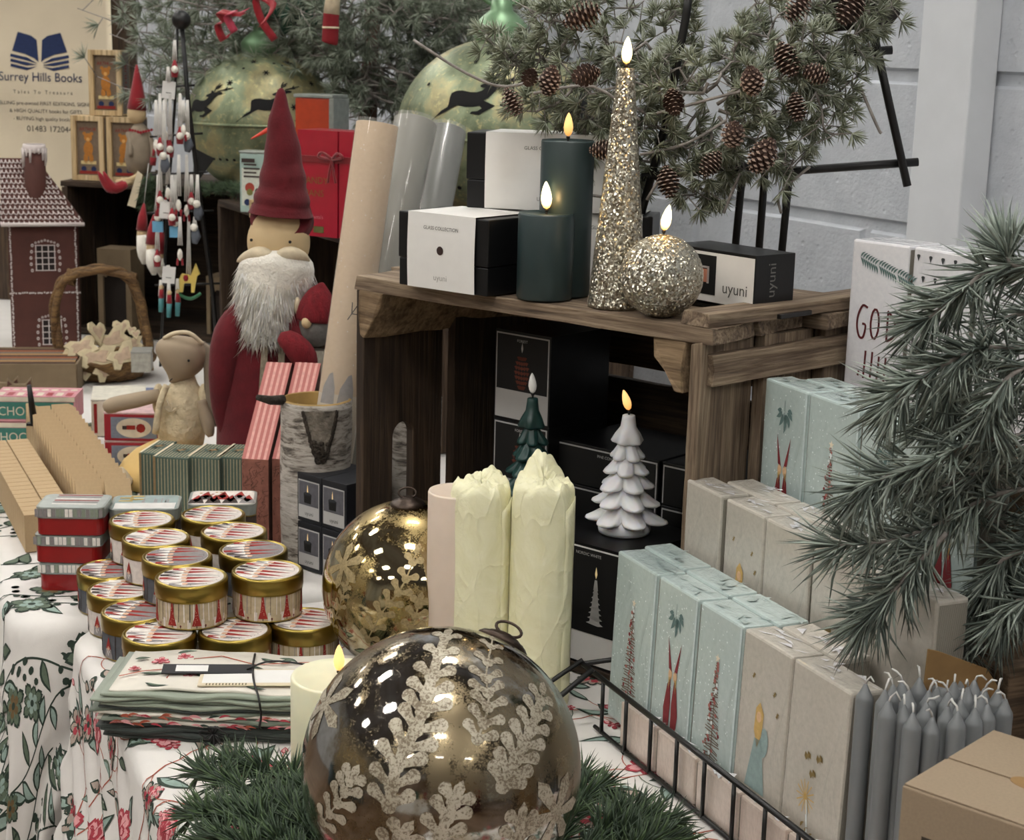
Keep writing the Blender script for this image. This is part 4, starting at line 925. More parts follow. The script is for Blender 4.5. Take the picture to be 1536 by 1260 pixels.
# black rod and slats of the stand at the far right
mb = MB(); 
t = thing('slatted_stand', 'dark slatted wooden stand with a black rod, behind the grey candles at the right edge', 'stand', tuple(T(.672, -.775, 0)), TA)
for k in range(4): a = MB(); a.box((.012, .035, .2), wood('dark_slat', '#241a12', '#453629', '#65523f', along='Z'), c=(.0, -.0 - k * .04, .001)); a.obj('slat', t, bev=.001)
a = MB(); a.tube([(-.006, -.13, .15), (-.012, .02, .06)], .004, IRON, 8); a.obj('rod', t)

# ------------------------------------------------------------ grey taper candles in a cardboard box
GREYW = wax('grey_taper_wax', '#747779', .42, .08, .06); COTT = plain('white_wick', '#c9c8c4', .8)
def taper(label, loc, r, h, seed, lean):
    R_ = random.Random(seed); t = thing('taper_candle', label, 'candle', loc, (lean[0], lean[1], 0), 'grey taper candles in the cardboard box'); a = MB()
    a.lathe([(r * .9, 0), (r, .003), (r, h - .002), (r * .97, h), (r * .93, h + .0012), (r * .72, h + .0035), (r * .42, h + .0075), (r * .22, h + .0105), (0, h + .012)], GREYW, 20); a.obj('wax_body', t)
    an = R_.uniform(0, 6.2); w = .006; a = MB(); a.tube([(0, 0, h + .010), (w * .25 * math.cos(an), w * .25 * math.sin(an), h + .0145), (w * .8 * math.cos(an), w * .8 * math.sin(an), h + .016 + R_.uniform(-.001, .003)), (w * 1.4 * math.cos(an), w * 1.4 * math.sin(an), h + .0155 + R_.uniform(-.003, .004))], [.0007, .0008, .0009, .0006], COTT, 6); a.obj('wick', t)
cps = []; r = .0065
seen = [(1297, 1035), (1326, 1045), (1331, 1062), (1355, 1068), (1368, 1080), (1397, 1086), (1420, 1069), (1435, 1078), (1461, 1073), (1480, 1066), (1506, 1058),
        (1352, 1030), (1362, 1046), (1378, 1026), (1392, 1046), (1388, 1064), (1404, 1042), (1421, 1048), (1440, 1060), (1450, 1040), (1470, 1053), (1495, 1044), (1460, 1030), (1475, 1042), (1430, 1032), (1338, 1037)]
for i, (px, py) in enumerate(seen):
    h = .172 + (i * 7 % 5) * .0012; p = Z(px, py + 12, h)
    rw = lambda y: 0 if y > 1057 else 1 if y > 1040 else 2
    k_ = sorted([q for q in seen if rw(q[1]) == rw(py)]).index((px, py)); where = 'first second third fourth fifth sixth seventh eighth ninth tenth eleventh'.split()[k_] + ' from the left'; row = ('front row', 'second row', 'back row')[rw(py)]
    taper('slim grey taper candle with a white wick, %s, %s' % (row, where), (p.x, p.y, .003), r * ru(.97, 1.04), h - .003, i, (0, 0))
p = Y(1490, 1048, 1.165)
t = thing('pillar_candle', 'thick grey pillar candle with a hollow top among the slim grey ones', 'candle', (Z(1425, 1038, .17).x, Z(1425, 1038, .17).y + .012, .003), 0); a = MB(); a.lathe([(.0135, 0), (.0135, .168), (.012, .170), (.010, .166), (0, .163)], GREYW, 32); a.obj('wax_body', t); a = MB(); a.tube([(0, 0, .162), (.001, 0, .172)], .001, COTT, 6); a.obj('wick', t)
cbx = thing('cardboard_box', 'open brown cardboard box with torn flaps holding the grey taper candles', 'box', tuple(T(.468, -.872, .001)), TA)
def wallp(poly, dep, M, nm):
    a = MB(); a.prism(poly, dep, KRAFT2, M); a.obj(nm, cbx, bev=.0006)
a = MB(); a.box((.150, .088, .0016), KRAFT2, c=(0, 0, 0)); a.obj('base', cbx)
wallp([(.07, 0), (.150, 0), (.152, .12), (.185, .150), (.165, .176), (.118, .196), (.108, .199), (.105, .12), (.07, .05)], .0016, xf((-.075, .0455, .002), (PI / 2, 0, 0)), 'back_wall')
wallp([(0, 0), (.088, 0), (.088, .16), (.07, .15), (.045, .10), (.02, .08), (.0, .07)], .0016, xf((.074, -.044, .002), (PI / 2, 0, PI / 2)), 'side_wall')
wallp([(0.03, 0), (.148, 0), (.148, .03), (0.03, .004)], .0016, xf((-.074, -.0435, .002), (PI / 2, 0, 0)), 'front_wall')
# kraft gift box in the corner
p = Y(1353, 1178, .95); kz = p.z; t = thing('kraft_box', 'brown kraft gift box with a window and tuck-in lid, bottom right corner', 'box', (p.x, p.y, 0.002), math.radians(-42))
a = MB(); H_ = kz - .002; a.box((.15, .12, H_), KRAFT, c=(.075, .06, 0)); f = on_front(0, 0, 0, .0005)
a.print2d(rect(.016, .01, .14, H_ - .028), plain('window_film_dark', '#3a342c', .15), f); a.obj('carton', t, bev=.0012)
a = MB(); a.box((.149, .052, .0012), KRAFT, c=(.0755, .027, H_ + .0002)); a.obj('lid_flap', t, bev=.0004); a = MB(); a.box((.149, .062, .0009), KRAFT, c=(.0755, .088, H_ + .0002)); a.prism(circ(.016, 20, (.06, .056), .009), .0004, KRAFT2, xf((0, 0, H_ + .0012))); a.obj('lid_flap', t, bev=.0003)
# ------------------------------------------------------------ candle tins
GOLDM = plain('gold_tin', '#a08b48', .3, metal=1, var=.04, vs=30, bs=0)
TINW = ink('tin_snow', '#d8cfc8'); TINB = ink('tin_birch_beige', '#b9a98c'); TINN = ink('tin_night', '#54565c')
tR, tBk, tSk, tWh, tGr = ink('tin_red', '#94271f'), ink('tin_dark', '#3a2f2b'), ink('tin_skin', '#d7b095'), ink('tin_white', '#e6e0da'), ink('tin_grey', '#8a8484')
def gnome2(a, f, x, y, s, an=0, ml=.006, hat=None):
    q = lambda P: shift(P, x, y, s, an)
    a.print2d(q([(-.3, 0), (.3, 0), (.22, .5), (-.22, .5)]), hat or tR, f, ml); a.print2d(q([(-.2, .5), (.2, .5), (.05, 1.15), (-.02, 1.0)]), tR, f, ml)
    a.print2d(q([(-.16, .48), (.16, .48), (0, .12)]), tWh, f, ml); a.print2d(q(circ(.12, 8, (0, .52))), tSk, lambda u, v: f(u, v), ml)
def round_tin(label, loc, rz, r, h, kind, seed, group='round gold candle tins with gnome pictures'):
    R_ = random.Random(seed); t = thing('candle_tin', label, 'tin', loc, rz, group); a = MB(); hb = h * .64
    base = TINB if kind == 'trees' else TINW if kind == 'gnomes' else TINN
    a.lathe([(r * .9, 0), (r * .955, .0006), (r * .97, .002)], GOLDM, 48, caps=True); a.lathe([(r * .965, .002), (r * .965, hb)], base, 48, caps=False)
    f = on_cyl(r * .965, 0, .0002); f2 = on_cyl(r * .965, 0, .0004); f3 = on_cyl(r * .965, 0, .0006); C = 2 * PI * r * .965
    if kind == 'trees':
        a.print2d(rect(0, .002, C * .999, hb * .38), TINW, f, .008)
        for i in range(44): x = C * i / 44 + R_.uniform(-.001, .001); a.print2d(strip([(x, hb * .3), (x + R_.uniform(-.0006, .0006), hb)], R_.uniform(.0005, .0011)), R_.choice((tGr, tBk, tWh, TINW, ink('tin_ochre', '#8f7a55'))), f2)
        for i in range(9):
            x = C * (i + .3) / 9; w = .0048; a.print2d([(x - w, hb * .16), (x - w * .45, hb * .5), (x - .0008, hb * .98), (x + .0008, hb * .98), (x + w * .45, hb * .5), (x + w, hb * .16)], tR, f3, .004); a.print2d(strip([(x, .0025), (x, hb * .17)], .0008), tBk, f3)
            for q in range(9): k = R_.uniform(.2, .85); a.print2d(circ(.0004, 5, (x + R_.uniform(-1, 1) * w * (1 - k) * .8, hb * k)), tSk, on_cyl(r * .965, 0, .0008))
            a.print2d(circ(.0011, 6, (x + .009, .0048)), tR, f3); a.print2d(strip([(x + .009, .0025), (x + .009, .006)], .0009), tBk, f3)
    else:
        for i in range(9):
            x = C * (i + .2) / 9; gnome2(a, f3, x, hb * .08, hb * .68, 0, .004, tBk if i % 2 else tGr)
            if kind == 'night': a.print2d(strip([(x + .010, hb * .1), (x + .0105, hb * .95)], .0012), tBk, f3)
    a.obj('tin_body', t)
    L = MB(); L.lathe([(r * .985, hb - .0015), (r * .985, hb + .001), (r, hb + .002), (r, h - .0035), (r * .985, h - .0012), (r * .95, h), (r * .93, h - .0004), (r * .91, h - .0014), (r * .88, h - .0010)], GOLDM, 56, caps=False)
    L.lathe([(r * .88, h - .0010), (0, h - .0010)], TINW, 40, caps=False); g = on_top(0, 0, h - .0008, .0); g2 = on_top(0, 0, h - .0006, .0)
    L.print2d(circ(r * .86, 30, (0, 0)), TINW, g) if kind != 'night' else L.print2d(circ(r * .86, 30), tGr, g)
    for k in range(6):
        y = r * (-.66 + .264 * k); w = math.sqrt(max(.12, .74 - (y / r) ** 2)) * r; q = r * .115; x = -w; body = (tBk, tR, tGr, tWh, tR, tBk)[(k + seed) % 6]
        L.print2d([(x, y - q * .7), (x + w * .62, y - q), (x + w * .62, y + q), (x, y + q * .7)], body, g2); L.print2d([(x + w * .25, y), (x + w * .68, y - q * .9), (x + w * .72, y), (x + w * .68, y + q * .9)], tWh, on_top(0, 0, h - .0004, 0))
        L.print2d(circ(q * .75, 8, (x + w * .78, y)), tSk, on_top(0, 0, h - .0003, 0)); L.print2d([(x + w * .84, y - q * .85), (x + w * 1.9, y + q * .3 * (-1) ** k), (x + w * .84, y + q * .85)], tR if k % 3 else tGr, g2)
    for k in range(12): an = R_.uniform(0, 6.3); L.print2d(circ(r * .018, 5, (r * .75 * math.cos(an), r * .75 * math.sin(an))), tBk, g2)
    L.obj('lid', t); return t
TRr, TH = .0372, .0465
upper = [(287, 864, 'trees', 'front left tin of the upper layer, red trees round its side'), (401, 854, 'trees', 'front right tin of the upper layer, red trees round its side'),
         (273, 836, 'night', 'second tin back in the left upper file'), (383, 827, 'night', 'second tin back in the right upper file'),
         (241, 814, 'gnomes', 'third tin back in the left upper file, gnomes on white'), (357, 804, 'gnomes', 'third tin back in the right upper file'),
         (222, 790, 'gnomes', 'rearmost round tin of the left upper file'), (329, 781, 'gnomes', 'rearmost round tin of the right upper file')]
lower = [(239, 949, 'trees', 'front left tin of the lower layer'), (357, 944, 'trees', 'front middle tin of the lower layer'), (466, 928, 'trees', 'front right tin of the lower layer beside the gold bauble'),
         (206, 917, 'night', 'second tin in the left lower file, dusk picture'), (186, 890, 'gnomes', 'third tin in the left lower file, gnomes on white'), (172, 864, 'night', 'rearmost tin in the left lower file')]
def chain(pxs, z):
    P = [Z(px, py, z) for px, py in pxs]; out = [P[0]]
    for a_, b_ in zip(P, P[1:]): out.append(out[-1] + (b_ - a_).normalized() * (2 * TRr + .0006))
    return out
LP = chain([(239, 949), (208, 918), (190, 893), (176, 868)], TH); LQ = chain([(239, 949), (357, 944), (466, 928)], TH)
lowpos = [LP[0], LQ[1], LQ[2], LP[1], LP[2], LP[3]]
for i, (p, (px, py, k, l)) in enumerate(zip(lowpos, lower)): round_tin('round gold candle tin, ' + l, (p.x, p.y, .001), ru(-.2, .2), TRr, TH, k, i)
UL = chain([(287, 866), (268, 838), (241, 814), (222, 790)], 2 * TH); UR = chain([(401, 856), (382, 828), (357, 804), (329, 781)], 2 * TH)
uppos = [UL[0], UR[0], UL[1], UR[1], UL[2], UR[2], UL[3], UR[3]]
for i, (p, (px, py, k, l)) in enumerate(zip(uppos, upper)): round_tin('round gold candle tin, ' + l, (p.x, p.y, TH + .0015), ru(-.2, .2), TRr, TH, k, 20 + i)
# rectangular picture tins at the back and the red ones
def rtin(name, label, loc, rz, w, d, h, body, lidm, pic, seed, group):
    t = thing(name, label, 'tin', loc, rz, group); c = .010
    def rr(w, d, c): 
        P = []
        for (cx, cy, a0) in ((w / 2 - c, d / 2 - c, 0), (-w / 2 + c, d / 2 - c, PI / 2), (-w / 2 + c, -d / 2 + c, PI), (w / 2 - c, -d / 2 + c, 1.5 * PI)):
            P += [(cx + c * math.cos(a0 + PI / 2 * k / 5), cy + c * math.sin(a0 + PI / 2 * k / 5)) for k in range(6)]
        return P
    a = MB(); a.prism(rr(w - .002, d - .002, c), h * .62, body); a.obj('tin_body', t, bev=.0006)
    a = MB(); a.prism(rr(w, d, c), h * .36, lidm, xf((0, 0, h * .64))); a.prism(rr(w * 1.01, d * 1.01, c), .0014, GOLDM if pic != 'text' else plain('tin_silver', '#b8bcc0', .3, metal=.9), xf((0, 0, h * .62))); R_ = random.Random(seed); g = on_top(0, 0, h + .0003, .0); g2 = on_top(0, 0, h + .0005, 0)
    if pic == 'scene':
        a.print2d(shift(rr(w * .92, d * .92, c * .8), 0, 0), plain('tin_picture_sky', '#9fb0ae', .25), g)
        a.print2d(rect(-w * .44, -d * .44, w * .44, -d * .05), plain('tin_picture_snow', '#dcdad6', .3), g2)
        for k in range(4): x = -w * .40; a.print2d(rect(x + (k % 2) * .012, d * (.05 + .1 * k), x + .016 + (k % 2) * .012, d * (.13 + .1 * k)), plain('tin_gold_window', '#b39a4e', .3), on_top(0, 0, h + .0006, 0))
        for k in range(8): x = R_.uniform(-.1, .4) * w; a.print2d(strip([(x, -d * .05), (x, d * R_.uniform(.1, .3))], .0015), tGr, g2)
    elif pic == 'gnomes':
        a.print2d(rr(w * .92, d * .92, c * .8), TINW, g)
        for k in range(7): gnome2(a, g2, -w * .38 + k * w * .125, -d * .38 + (k % 2) * d * .25, d * .48, 0, None, R_.choice((tBk, tR, tGr)))
        for k in range(14): a.print2d(circ(.002, 6, (R_.uniform(-.4, 0) * w, R_.uniform(0, .4) * d)), R_.choice((tR, ink('tin_ochre2', '#a07a30'))), g2)
    else:
        a.print2d(rr(w * .94, d * .94, c * .8), plain('tin_lid_silver_print', '#a9b0ac', .3), g)
        for k in range(6): a.print2d(rect(-w * .3, d * (.36 - k * .12), w * .36, d * (.42 - k * .12)), (tR, tGr, tWh)[k % 3], g2)
        for k in range(16): x = -w / 2 + w * (k + .5) / 16; a.print2d(rect(x - .0022, h * .68, x + .0018, h * .97), R_.choice((tGr, tWh, ink('tin_sage2', '#8b9484'))), on_front(0, -d / 2, 0, .0006))
    a.obj('lid', t); return t
REDT = plain('red_enamel_tin', '#8f1519', .28, var=.06, coat=.4); SILV = plain('silver_green_lid', '#9aa09b', .35, metal=.4, var=.15, vs=90)
p = Z(112, 897, 0)
pr = Z(112, 880, 0); q_ = ['bottom tin', 'middle tin', 'top tin']
for k in range(3): rtin('biscuit_tin', 'red rectangular tin with a silver patterned lid, %s of the stack of three' % q_[k], (pr.x + (.001, -.002, 0)[k], pr.y + .012, .001 + k * .0335), .03 + (.02, -.03, .01)[k], .078, .062, .0325, REDT, SILV, 'text', k, 'stack of red tins')
pt = UL[3] + Vector((-.012, .075, 0)); rtin('picture_tin', 'rectangular tin with a snowy scene lid behind the left file of round tins', (pt.x, pt.y, .0545), .12, .080, .066, .038, ink('tin_dark_side', '#4a3b33'), SILV, 'scene', 1, 'picture tins')
pt2 = UR[3] + Vector((-.002, .075, 0)); rtin('picture_tin', 'rectangular tin with a gnome picture lid behind the right file of round tins', (pt2.x, pt2.y, .0545), .12, .080, .066, .038, ink('tin_dark_side', '#4a3b33'), SILV, 'gnomes', 2, 'picture tins')
for (q, l) in ((pt, 'left'), (pt2, 'right')):
    a = MB(); a.box((.074, .056, .053), KRAFT, c=(0, 0, 0)); tag(a.obj('carton', None, (q.x, q.y, .001), .15, bev=.001), 'plain brown carton under the %s picture tin' % l, 'box', 'cartons under the picture tins')

# ------------------------------------------------------------ folded tea towels
SAGE = plain('sage_linen', '#6f786a', .9, var=.15, vs=40, bs=.4, bd=.0006, bsc=900, sheen=.3); SAGEL = plain('pale_sage_linen', '#8d9686', .9, var=.1, vs=40, bs=.4, bsc=900, bd=.0006, sheen=.3)
DKL = plain('dark_green_linen', '#2b322e', .9, var=.3, vs=60, bs=.4, bsc=900, bd=.0006, sheen=.3); PRL = plain('printed_cream_linen', '#d8d2c6', .9, var=.05, bs=.3, bsc=900, bd=.0005)
def fold(a, L, D, th, z, mat, seed, x0=0, y0=0, tilt=0, wav=.0015):
    R_ = random.Random(seed); n, m = 26, 5; ph = R_.uniform(0, 6); vs = []; sec = []
    for k in range(9):      # rounded front fold, flat, rounded back
        t = -PI / 2 + PI * k / 8; sec.append((-D / 2 + th / 2 - math.cos(t) * th / 2, th / 2 + math.sin(t) * th / 2))
    sec += [(0, th), (D / 2, th * .95), (D / 2, th * .05), (0, 0)]; k = len(sec)
    for i in range(n + 1):
        x = L * i / n; w = wav * math.sin(x * 40 + ph) + wav * .7 * math.sin(x * 90 + ph * 2); e = 1 - .35 * max(0, 1 - i / 2.0)
        for (y, zz) in sec: vs.append((x0 + x, y0 + y + w + R_.uniform(-1, 1) * .0003, z + zz * e + w * .5 + th * .5 * (1 - e) + tilt * (L - x)))
    fs = [(i * k + j, i * k + (j + 1) % k, (i + 1) * k + (j + 1) % k, (i + 1) * k + j) for i in range(n) for j in range(k)] + [tuple(range(k))[::-1], tuple(n * k + j for j in range(k))]
    a.add(vs, fs, mat, True)
tw = Z(150, 1112, 0); TWX, TWY = tw.x - .002, tw.y + .058
def towel(label, z0, layers, topprint, jx, tie):
    t = thing('tea_towel', label, 'tea towel', (TWX, TWY, z0), math.radians(-1), 'folded tea towels'); z = 0
    for i, (m, th, nm) in enumerate(layers):
        a = MB(); fold(a, .222, .108, th, z, m, i + int(jx * 999), x0=jx + .006 * math.sin(i * 1.7), y0=.0015 * math.cos(i * 2.1), tilt=0); z += th * .93
        if m is PRL:
            R_ = random.Random(i); 
            for q in range(30):
                x = jx + .01 + .21 * rnd(); a.print2d(shift(leafp(.012, .0011, 4), x, th * .2 + rnd() * th * .5, 1, ru(-.3, .3)), random.choice((cR, cP, cGd, cRo)), lambda u, v, z=z, th=th: (u, -.0562 - .0009, z - th * .9 + v))
            a.obj('printed_fold', t)
        else: a.obj(nm, t)
    if topprint:
        a = MB(); fold(a, .213, .100, .003, z, PRL, 77, x0=jx + .012, y0=.003); f = lambda x, y, e: Vector((jx + .014 + x, y - .04, z + .0034 + e)); random.seed(5); F = Floral(a, f, .02)
        F.stroke([(0.0, .02), (.02, .035), (.05, .045), (.06, .07), (.085, .08)], .002, cRo); F.stroke([(.05, .045), (.045, .02), (.06, 0)], .002, cRo); F.stroke([(.085, .08), (.12, .06), (.19, .075)], .0018, cRo)
        for (x, y, s_) in ((.03, .062, .010), (.065, .03, .008), (.01, .04, .007), (.05, .075, .009)): F.flower(x, y, s_, cR, cP, cR, 6)
        for q in range(18): F.leaf(ru(0, .19), ru(.0, .085), ru(-.5, .5), ru(.015, .03), .003, cGd, cG)
        a.obj('printed_front', t); z += .003
    return t, z
tl, z1 = towel('dark green and black tea towels tied with cord, lowest of the folded pile', .001, [(DKL, .0042, 'folded_layer'), (DKL, .0038, 'folded_layer'), (DKL, .0038, 'folded_layer'), (DKL, .0038, 'folded_layer')], False, .004, 1)
a = MB(); 
for k in range(3): a.tube(smooth([(.105 + .004 * k, -.056, -.0), (.108, -.0605, .008), (.11 - .003 * k, -.056, .0150), (.115, -.03, .0158)], 4), .0011, IRON, 6)
for k in range(5): an = k * 1.3; a.tube(smooth([(.108, -.061, .012), (.108 + .014 * math.cos(an), -.066, .012 + .007 * math.sin(an)), (.108 + .005 * math.cos(an + 1), -.066, .012 + .01 * math.sin(an + 1)), (.108, -.062, .012)], 4), .001, IRON, 6)
a.obj('cord', tl)
tu, z2 = towel('sage and floral tea towels with a black swing tag, on top of the folded pile', z1 + .0015, [(PRL, .0042, ''), (SAGE, .0038, 'folded_layer'), (PRL, .0036, ''), (SAGE, .0034, 'folded_layer'), (DKL, .0026, 'folded_layer'), (SAGEL, .0034, 'folded_layer'), (SAGE, .0034, 'folded_layer'), (SAGEL, .0034, 'folded_layer'), (SAGEL, .0038, 'folded_layer')], True, -.002, 0)
a = MB(); M_ = xf((.092, -.002, z2 + .0030), (.02, .02, .13)); a.box((.085, .022, .0008), plain('black_tag_card', '#1c1c20', .6), M=M_); a.print2d(rect(-.030, -.007, .0, .008), WHT, on_M(M_, .0010)); a.obj('swing_tag', tu)
a = MB(); M_ = xf((.145, -.016, z2 + .0016), (0, 0, .10)); a.box((.115, .040, .0008), CREAM, M=M_); a.print2d(rect(-.054, -.014, .056, .018), WHT, on_M(M_, .0010))
for k in range(13): a.print2d(rect(-.05 + k * .003, -.0195, -.0488 + k * .003, -.015), ink('barcode', '#6c6248'), on_M(M_, .0011))
a.obj('card_band', tu)
a = MB(); a.tube(smooth([(.150, -.062, .004), (.152, -.0625, z2 * .5), (.149, -.058, z2), (.140, -.03, z2 + .0035), (.132, .01, z2 + .003), (.128, .045, z2 + .002)], 5), .0011, IRON, 6); a.tube(smooth([(.128, .0, z2 + .0035), (.15, .012, z2 + .008), (.19, .008, z2 + .006), (.21, .0, z2 + .004)], 5), .0010, IRON, 6); a.obj('cord', tu)

# ------------------------------------------------------------ small black tealight boxes between the tins and the gold bauble
pbx = Z(446, 852, .0); tb = None
for k, (dx, lv, l) in enumerate([(0, 0, 'lower left one'), (1, 0, 'lower right one'), (0, 1, 'upper left one'), (1, 1, 'upper right one')]):
    w, h = .044, .060; a = MB(); a.box((w - .0008, .075, h), plain('blue_black_card', '#191b21', .5), c=(w / 2, .0375, 0)); f = on_front(0, 0, 0); f2 = on_front(0, 0, 0, .0008); f3 = on_front(0, 0, 0, .0011)
    a.print2d(rect(.003, .005, w - .004, h - .008), GW, f); a.print2d(rect(.0042, .021, w - .0052, h - .0095), ink('tealight_bg', '#5d5c62'), f2)
    a.print2d([(.014, .024), (.026, .024), (.027, .036), (.013, .036)], BLKIN, f3); a.print2d(circ(.0065, 12, (.020, .036), .002), ink('tealight_top', '#303236'), on_front(0, 0, 0, .0014)); a.print2d([(.0188, .037), (.0212, .037), (.0206, .044), (.020, .0475), (.0194, .044)], emis('tealight_picture_flame', '#f3d49a', .35), f3)
    a.text('uyuni', .007, INK, lambda x, y: f2(w / 2 + x, .009 + y)); b_ = pbx + Vector((.755, -.656, 0)) * dx * w
    tag(a.obj('tealight_box', None, (b_.x, b_.y + .0, .0015 + lv * (h + .0008)), CRZ, bev=.0008), 'blue-black tealight box with a candle picture, %s of four beside the gold bauble' % l, 'box', 'small tealight boxes')
# ------------------------------------------------------------ birch bark pot and paper rolls
def birch():
    m, nt, b = newmat('birch_bark'); v = coords(nt, (1, 1, 3.2)); n = noise(nt, v, 22, 6, .7, .6); v2 = coords(nt, (1, 1, 8)); n2 = noise(nt, v2, 26, 4, .7, .5); n3 = noise(nt, coords(nt), 90, 4)
    f = mathn(nt, 'ADD', mathn(nt, 'MULTIPLY', n, .6), mathn(nt, 'MULTIPLY', n2, .4)); c = ramp(nt, f, [(.40, '#2a2622'), (.455, '#857d74'), (.5, '#b4ada4'), (.66, '#d2ccc4')]); nt.links.new(mixc(nt, mathn(nt, 'MULTIPLY', n3, .4), c, rgb('#8f877d')), b.inputs['Base Color'])
    b.inputs['Roughness'].default_value = .9; bump(nt, b, f, .8, .004); return m
BIRCH = birch(); BARK = plain('rough_dark_bark', '#3a322a', .95, var=.6, vs=90, bs=1, bd=.004)
pp = Z(474, 838, 0); pr_ = .0435; ph_ = Y(470, 600, pp.y).z; pot = thing('birch_pot', 'round birch bark pot holding the rolled papers, beside the crate', 'pot', (pp.x, pp.y, .001), 0)
a = MB(); R_ = random.Random(2); wb = lambda an, z: 1 + .012 * math.sin(an * 7 + z * 40) + .008 * math.sin(an * 13 - z * 70); prof = [(pr_ * .985, 0)] + [(pr_, ph_ * k / 24) for k in range(1, 25)] + [(pr_ * .93, ph_ + .0005), (pr_ * .91, ph_ - .002), (pr_ * .91, .01), (0, .008)]
a.lathe(prof, BIRCH, 72, wob=wb); a.obj('bark_wall', pot)
a = MB(); a.lathe([(pr_ * .985, ph_ + .0004), (pr_ * .93, ph_ + .0018), (pr_ * .905, ph_ + .0002), (pr_ * .905, ph_ - .08)], plain('pot_inner_wood', '#9a7c45', .7), 60, caps=False, wob=wb); a.obj('cut_rim', pot)
a = MB(); f = on_cyl(pr_ * 1.008, 0, .0006, -PI / 2 + .25)
R_ = random.Random(4)
a.print2d([(-.024, ph_ - .006), (.024, ph_ - .006), (.019, ph_ - .03), (.009, ph_ - .058), (.002, ph_ - .072), (-.009, ph_ - .058), (-.018, ph_ - .03)], plain('grey_bark_scar', '#7b7368', .95, var=.55, vs=70, bs=1, bd=.004), f, .004)
for k in range(40):      # the V-shaped bark scar
    u = k / 40; w = .022 * (1 - u) ** .8 + .004; y = ph_ - .008 - u * .062
    for s_ in (-1, 1): a.ball((.0022, .0022, .003), BARK, f(s_ * w * .8 + R_.uniform(-.001, .001), y), 6)
    if u > .55: a.ball((.004, .003, .003), BARK, f(R_.uniform(-1, 1) * w * .6, y), 6)
a.obj('bark_scar', pot)
a = MB(); M0 = Vector(Y(425, 600, pp.y - .02)) - Vector((pp.x, pp.y, .001)); M1 = Vector(Y(386, 596, pp.y - .045)) - Vector((pp.x, pp.y, .001)); a.tube([M0, (M0 + M1) / 2 + Vector((0, 0, -.002)), M1], [.0065, .0055, .0035], BARK, 8); a.obj('twig_stub', pot)
t = MB(); t.lathe([(.033, 0), (.034, .01), (.0335, .10), (.034, .20), (.033, .202), (.031, .2025), (0, .2025)], BIRCH, 48, wob=wb); tag(t.obj('birch_log', None, (-.122, 2.035, .001)), 'birch log standing behind the crate, seen through its hand hole', 'log')
PAPER = plain('cream_dotted_paper', '#c5ab8c', .7, var=.05, vs=200); PAPERL = plain('cream_paper_band', '#c9bba6', .6, var=.03)
def glassy(name, c, al):
    m, nt, b = newmat(name); b.inputs['Base Color'].default_value = rgb(c); b.inputs['Roughness'].default_value = .12; b.inputs['Alpha'].default_value = al; b.inputs['Coat Weight'].default_value = 1; return m
CELLO = glassy('clear_sleeve', '#d8d6d0', .22)
def roll(label, p0, p1, r, mat, kind):
    p0, p1 = Vector(p0), Vector(p1); ax = p1 - p0; L = ax.length; M = frame_from(ax).to_4x4(); t = thing('paper_roll', label, 'paper roll', tuple(p0), M.to_euler(), 'rolled wrapping papers')
    a = MB(); a.lathe([(r * .97, 0), (r, .002), (r, L - .001), (r * .96, L), (r * .7, L - .001), (r * .68, L - .05)], mat, 36, caps=False)
    for k in range(3): a.lathe([(r * (.92 - .09 * k), L - .0015), (r * (.89 - .09 * k), L - .0005)], WHT, 30, caps=False)
    if kind == 'cream':
        R_ = random.Random(3); 
        for k in range(130): a.print2d(circ(.0006, 5, (R_.uniform(-.08, .08), R_.uniform(.12, L - .01))), WHT, on_cyl(r, 0, .0003))
        a.lathe([(r + .0003, .03), (r + .0003, L * .37)], PAPERL, 36, caps=False)
        f = on_cyl(r, 0, .0007, a0=0); 
        for a0_ in (-2.1, -1.2, .2, 1.1, 2.2):
            g = on_cyl(r, 0, .0007, a0=a0_); a.print2d([(-.010, .185), (-.008, .205), (.0, .222), (.004, .224), (.009, .205), (.010, .185)], tGr, g, .004)
            g2 = on_cyl(r, 0, .0007, a0=a0_ + .5)
            for s_ in (((0, .29), (.010, .31)), ((.004, .298), (.012, .298)), ((.004, .298), (.003, .312)), ((.008, .306), (.014, .312))): a.print2d(strip(s_, .0012), tBk, g2)
    a.obj('rolled_paper', t)
    a = MB(); a.lathe([(r * 1.035, .0), (r * 1.035, L + .004)], CELLO, 30, caps=False); a.obj('clear_sleeve', t)
    return t
roll('cream and beige paper roll with white dots leaning right in the birch pot', (pp.x + .004, pp.y - .008, .012), Y(566, 186, 2.08), .026, PAPER, 'cream')
GREYP = plain('silver_grey_paper', '#7c7a70', .35, var=.06, vs=12); GREYP2 = plain('smoke_grey_paper', '#5d5f5a', .35, var=.06, vs=12)
roll('silver grey paper roll in clear film, middle of the three rolls', (pp.x + .004, pp.y + .055, .004), Y(624, 182, 2.26), .029, GREYP, 'g'); roll('smoky grey paper roll in clear film, rightmost of the three rolls', (pp.x + .06, pp.y + .11, .004), Y(672, 196, 2.38), .026, GREYP2, 'g')
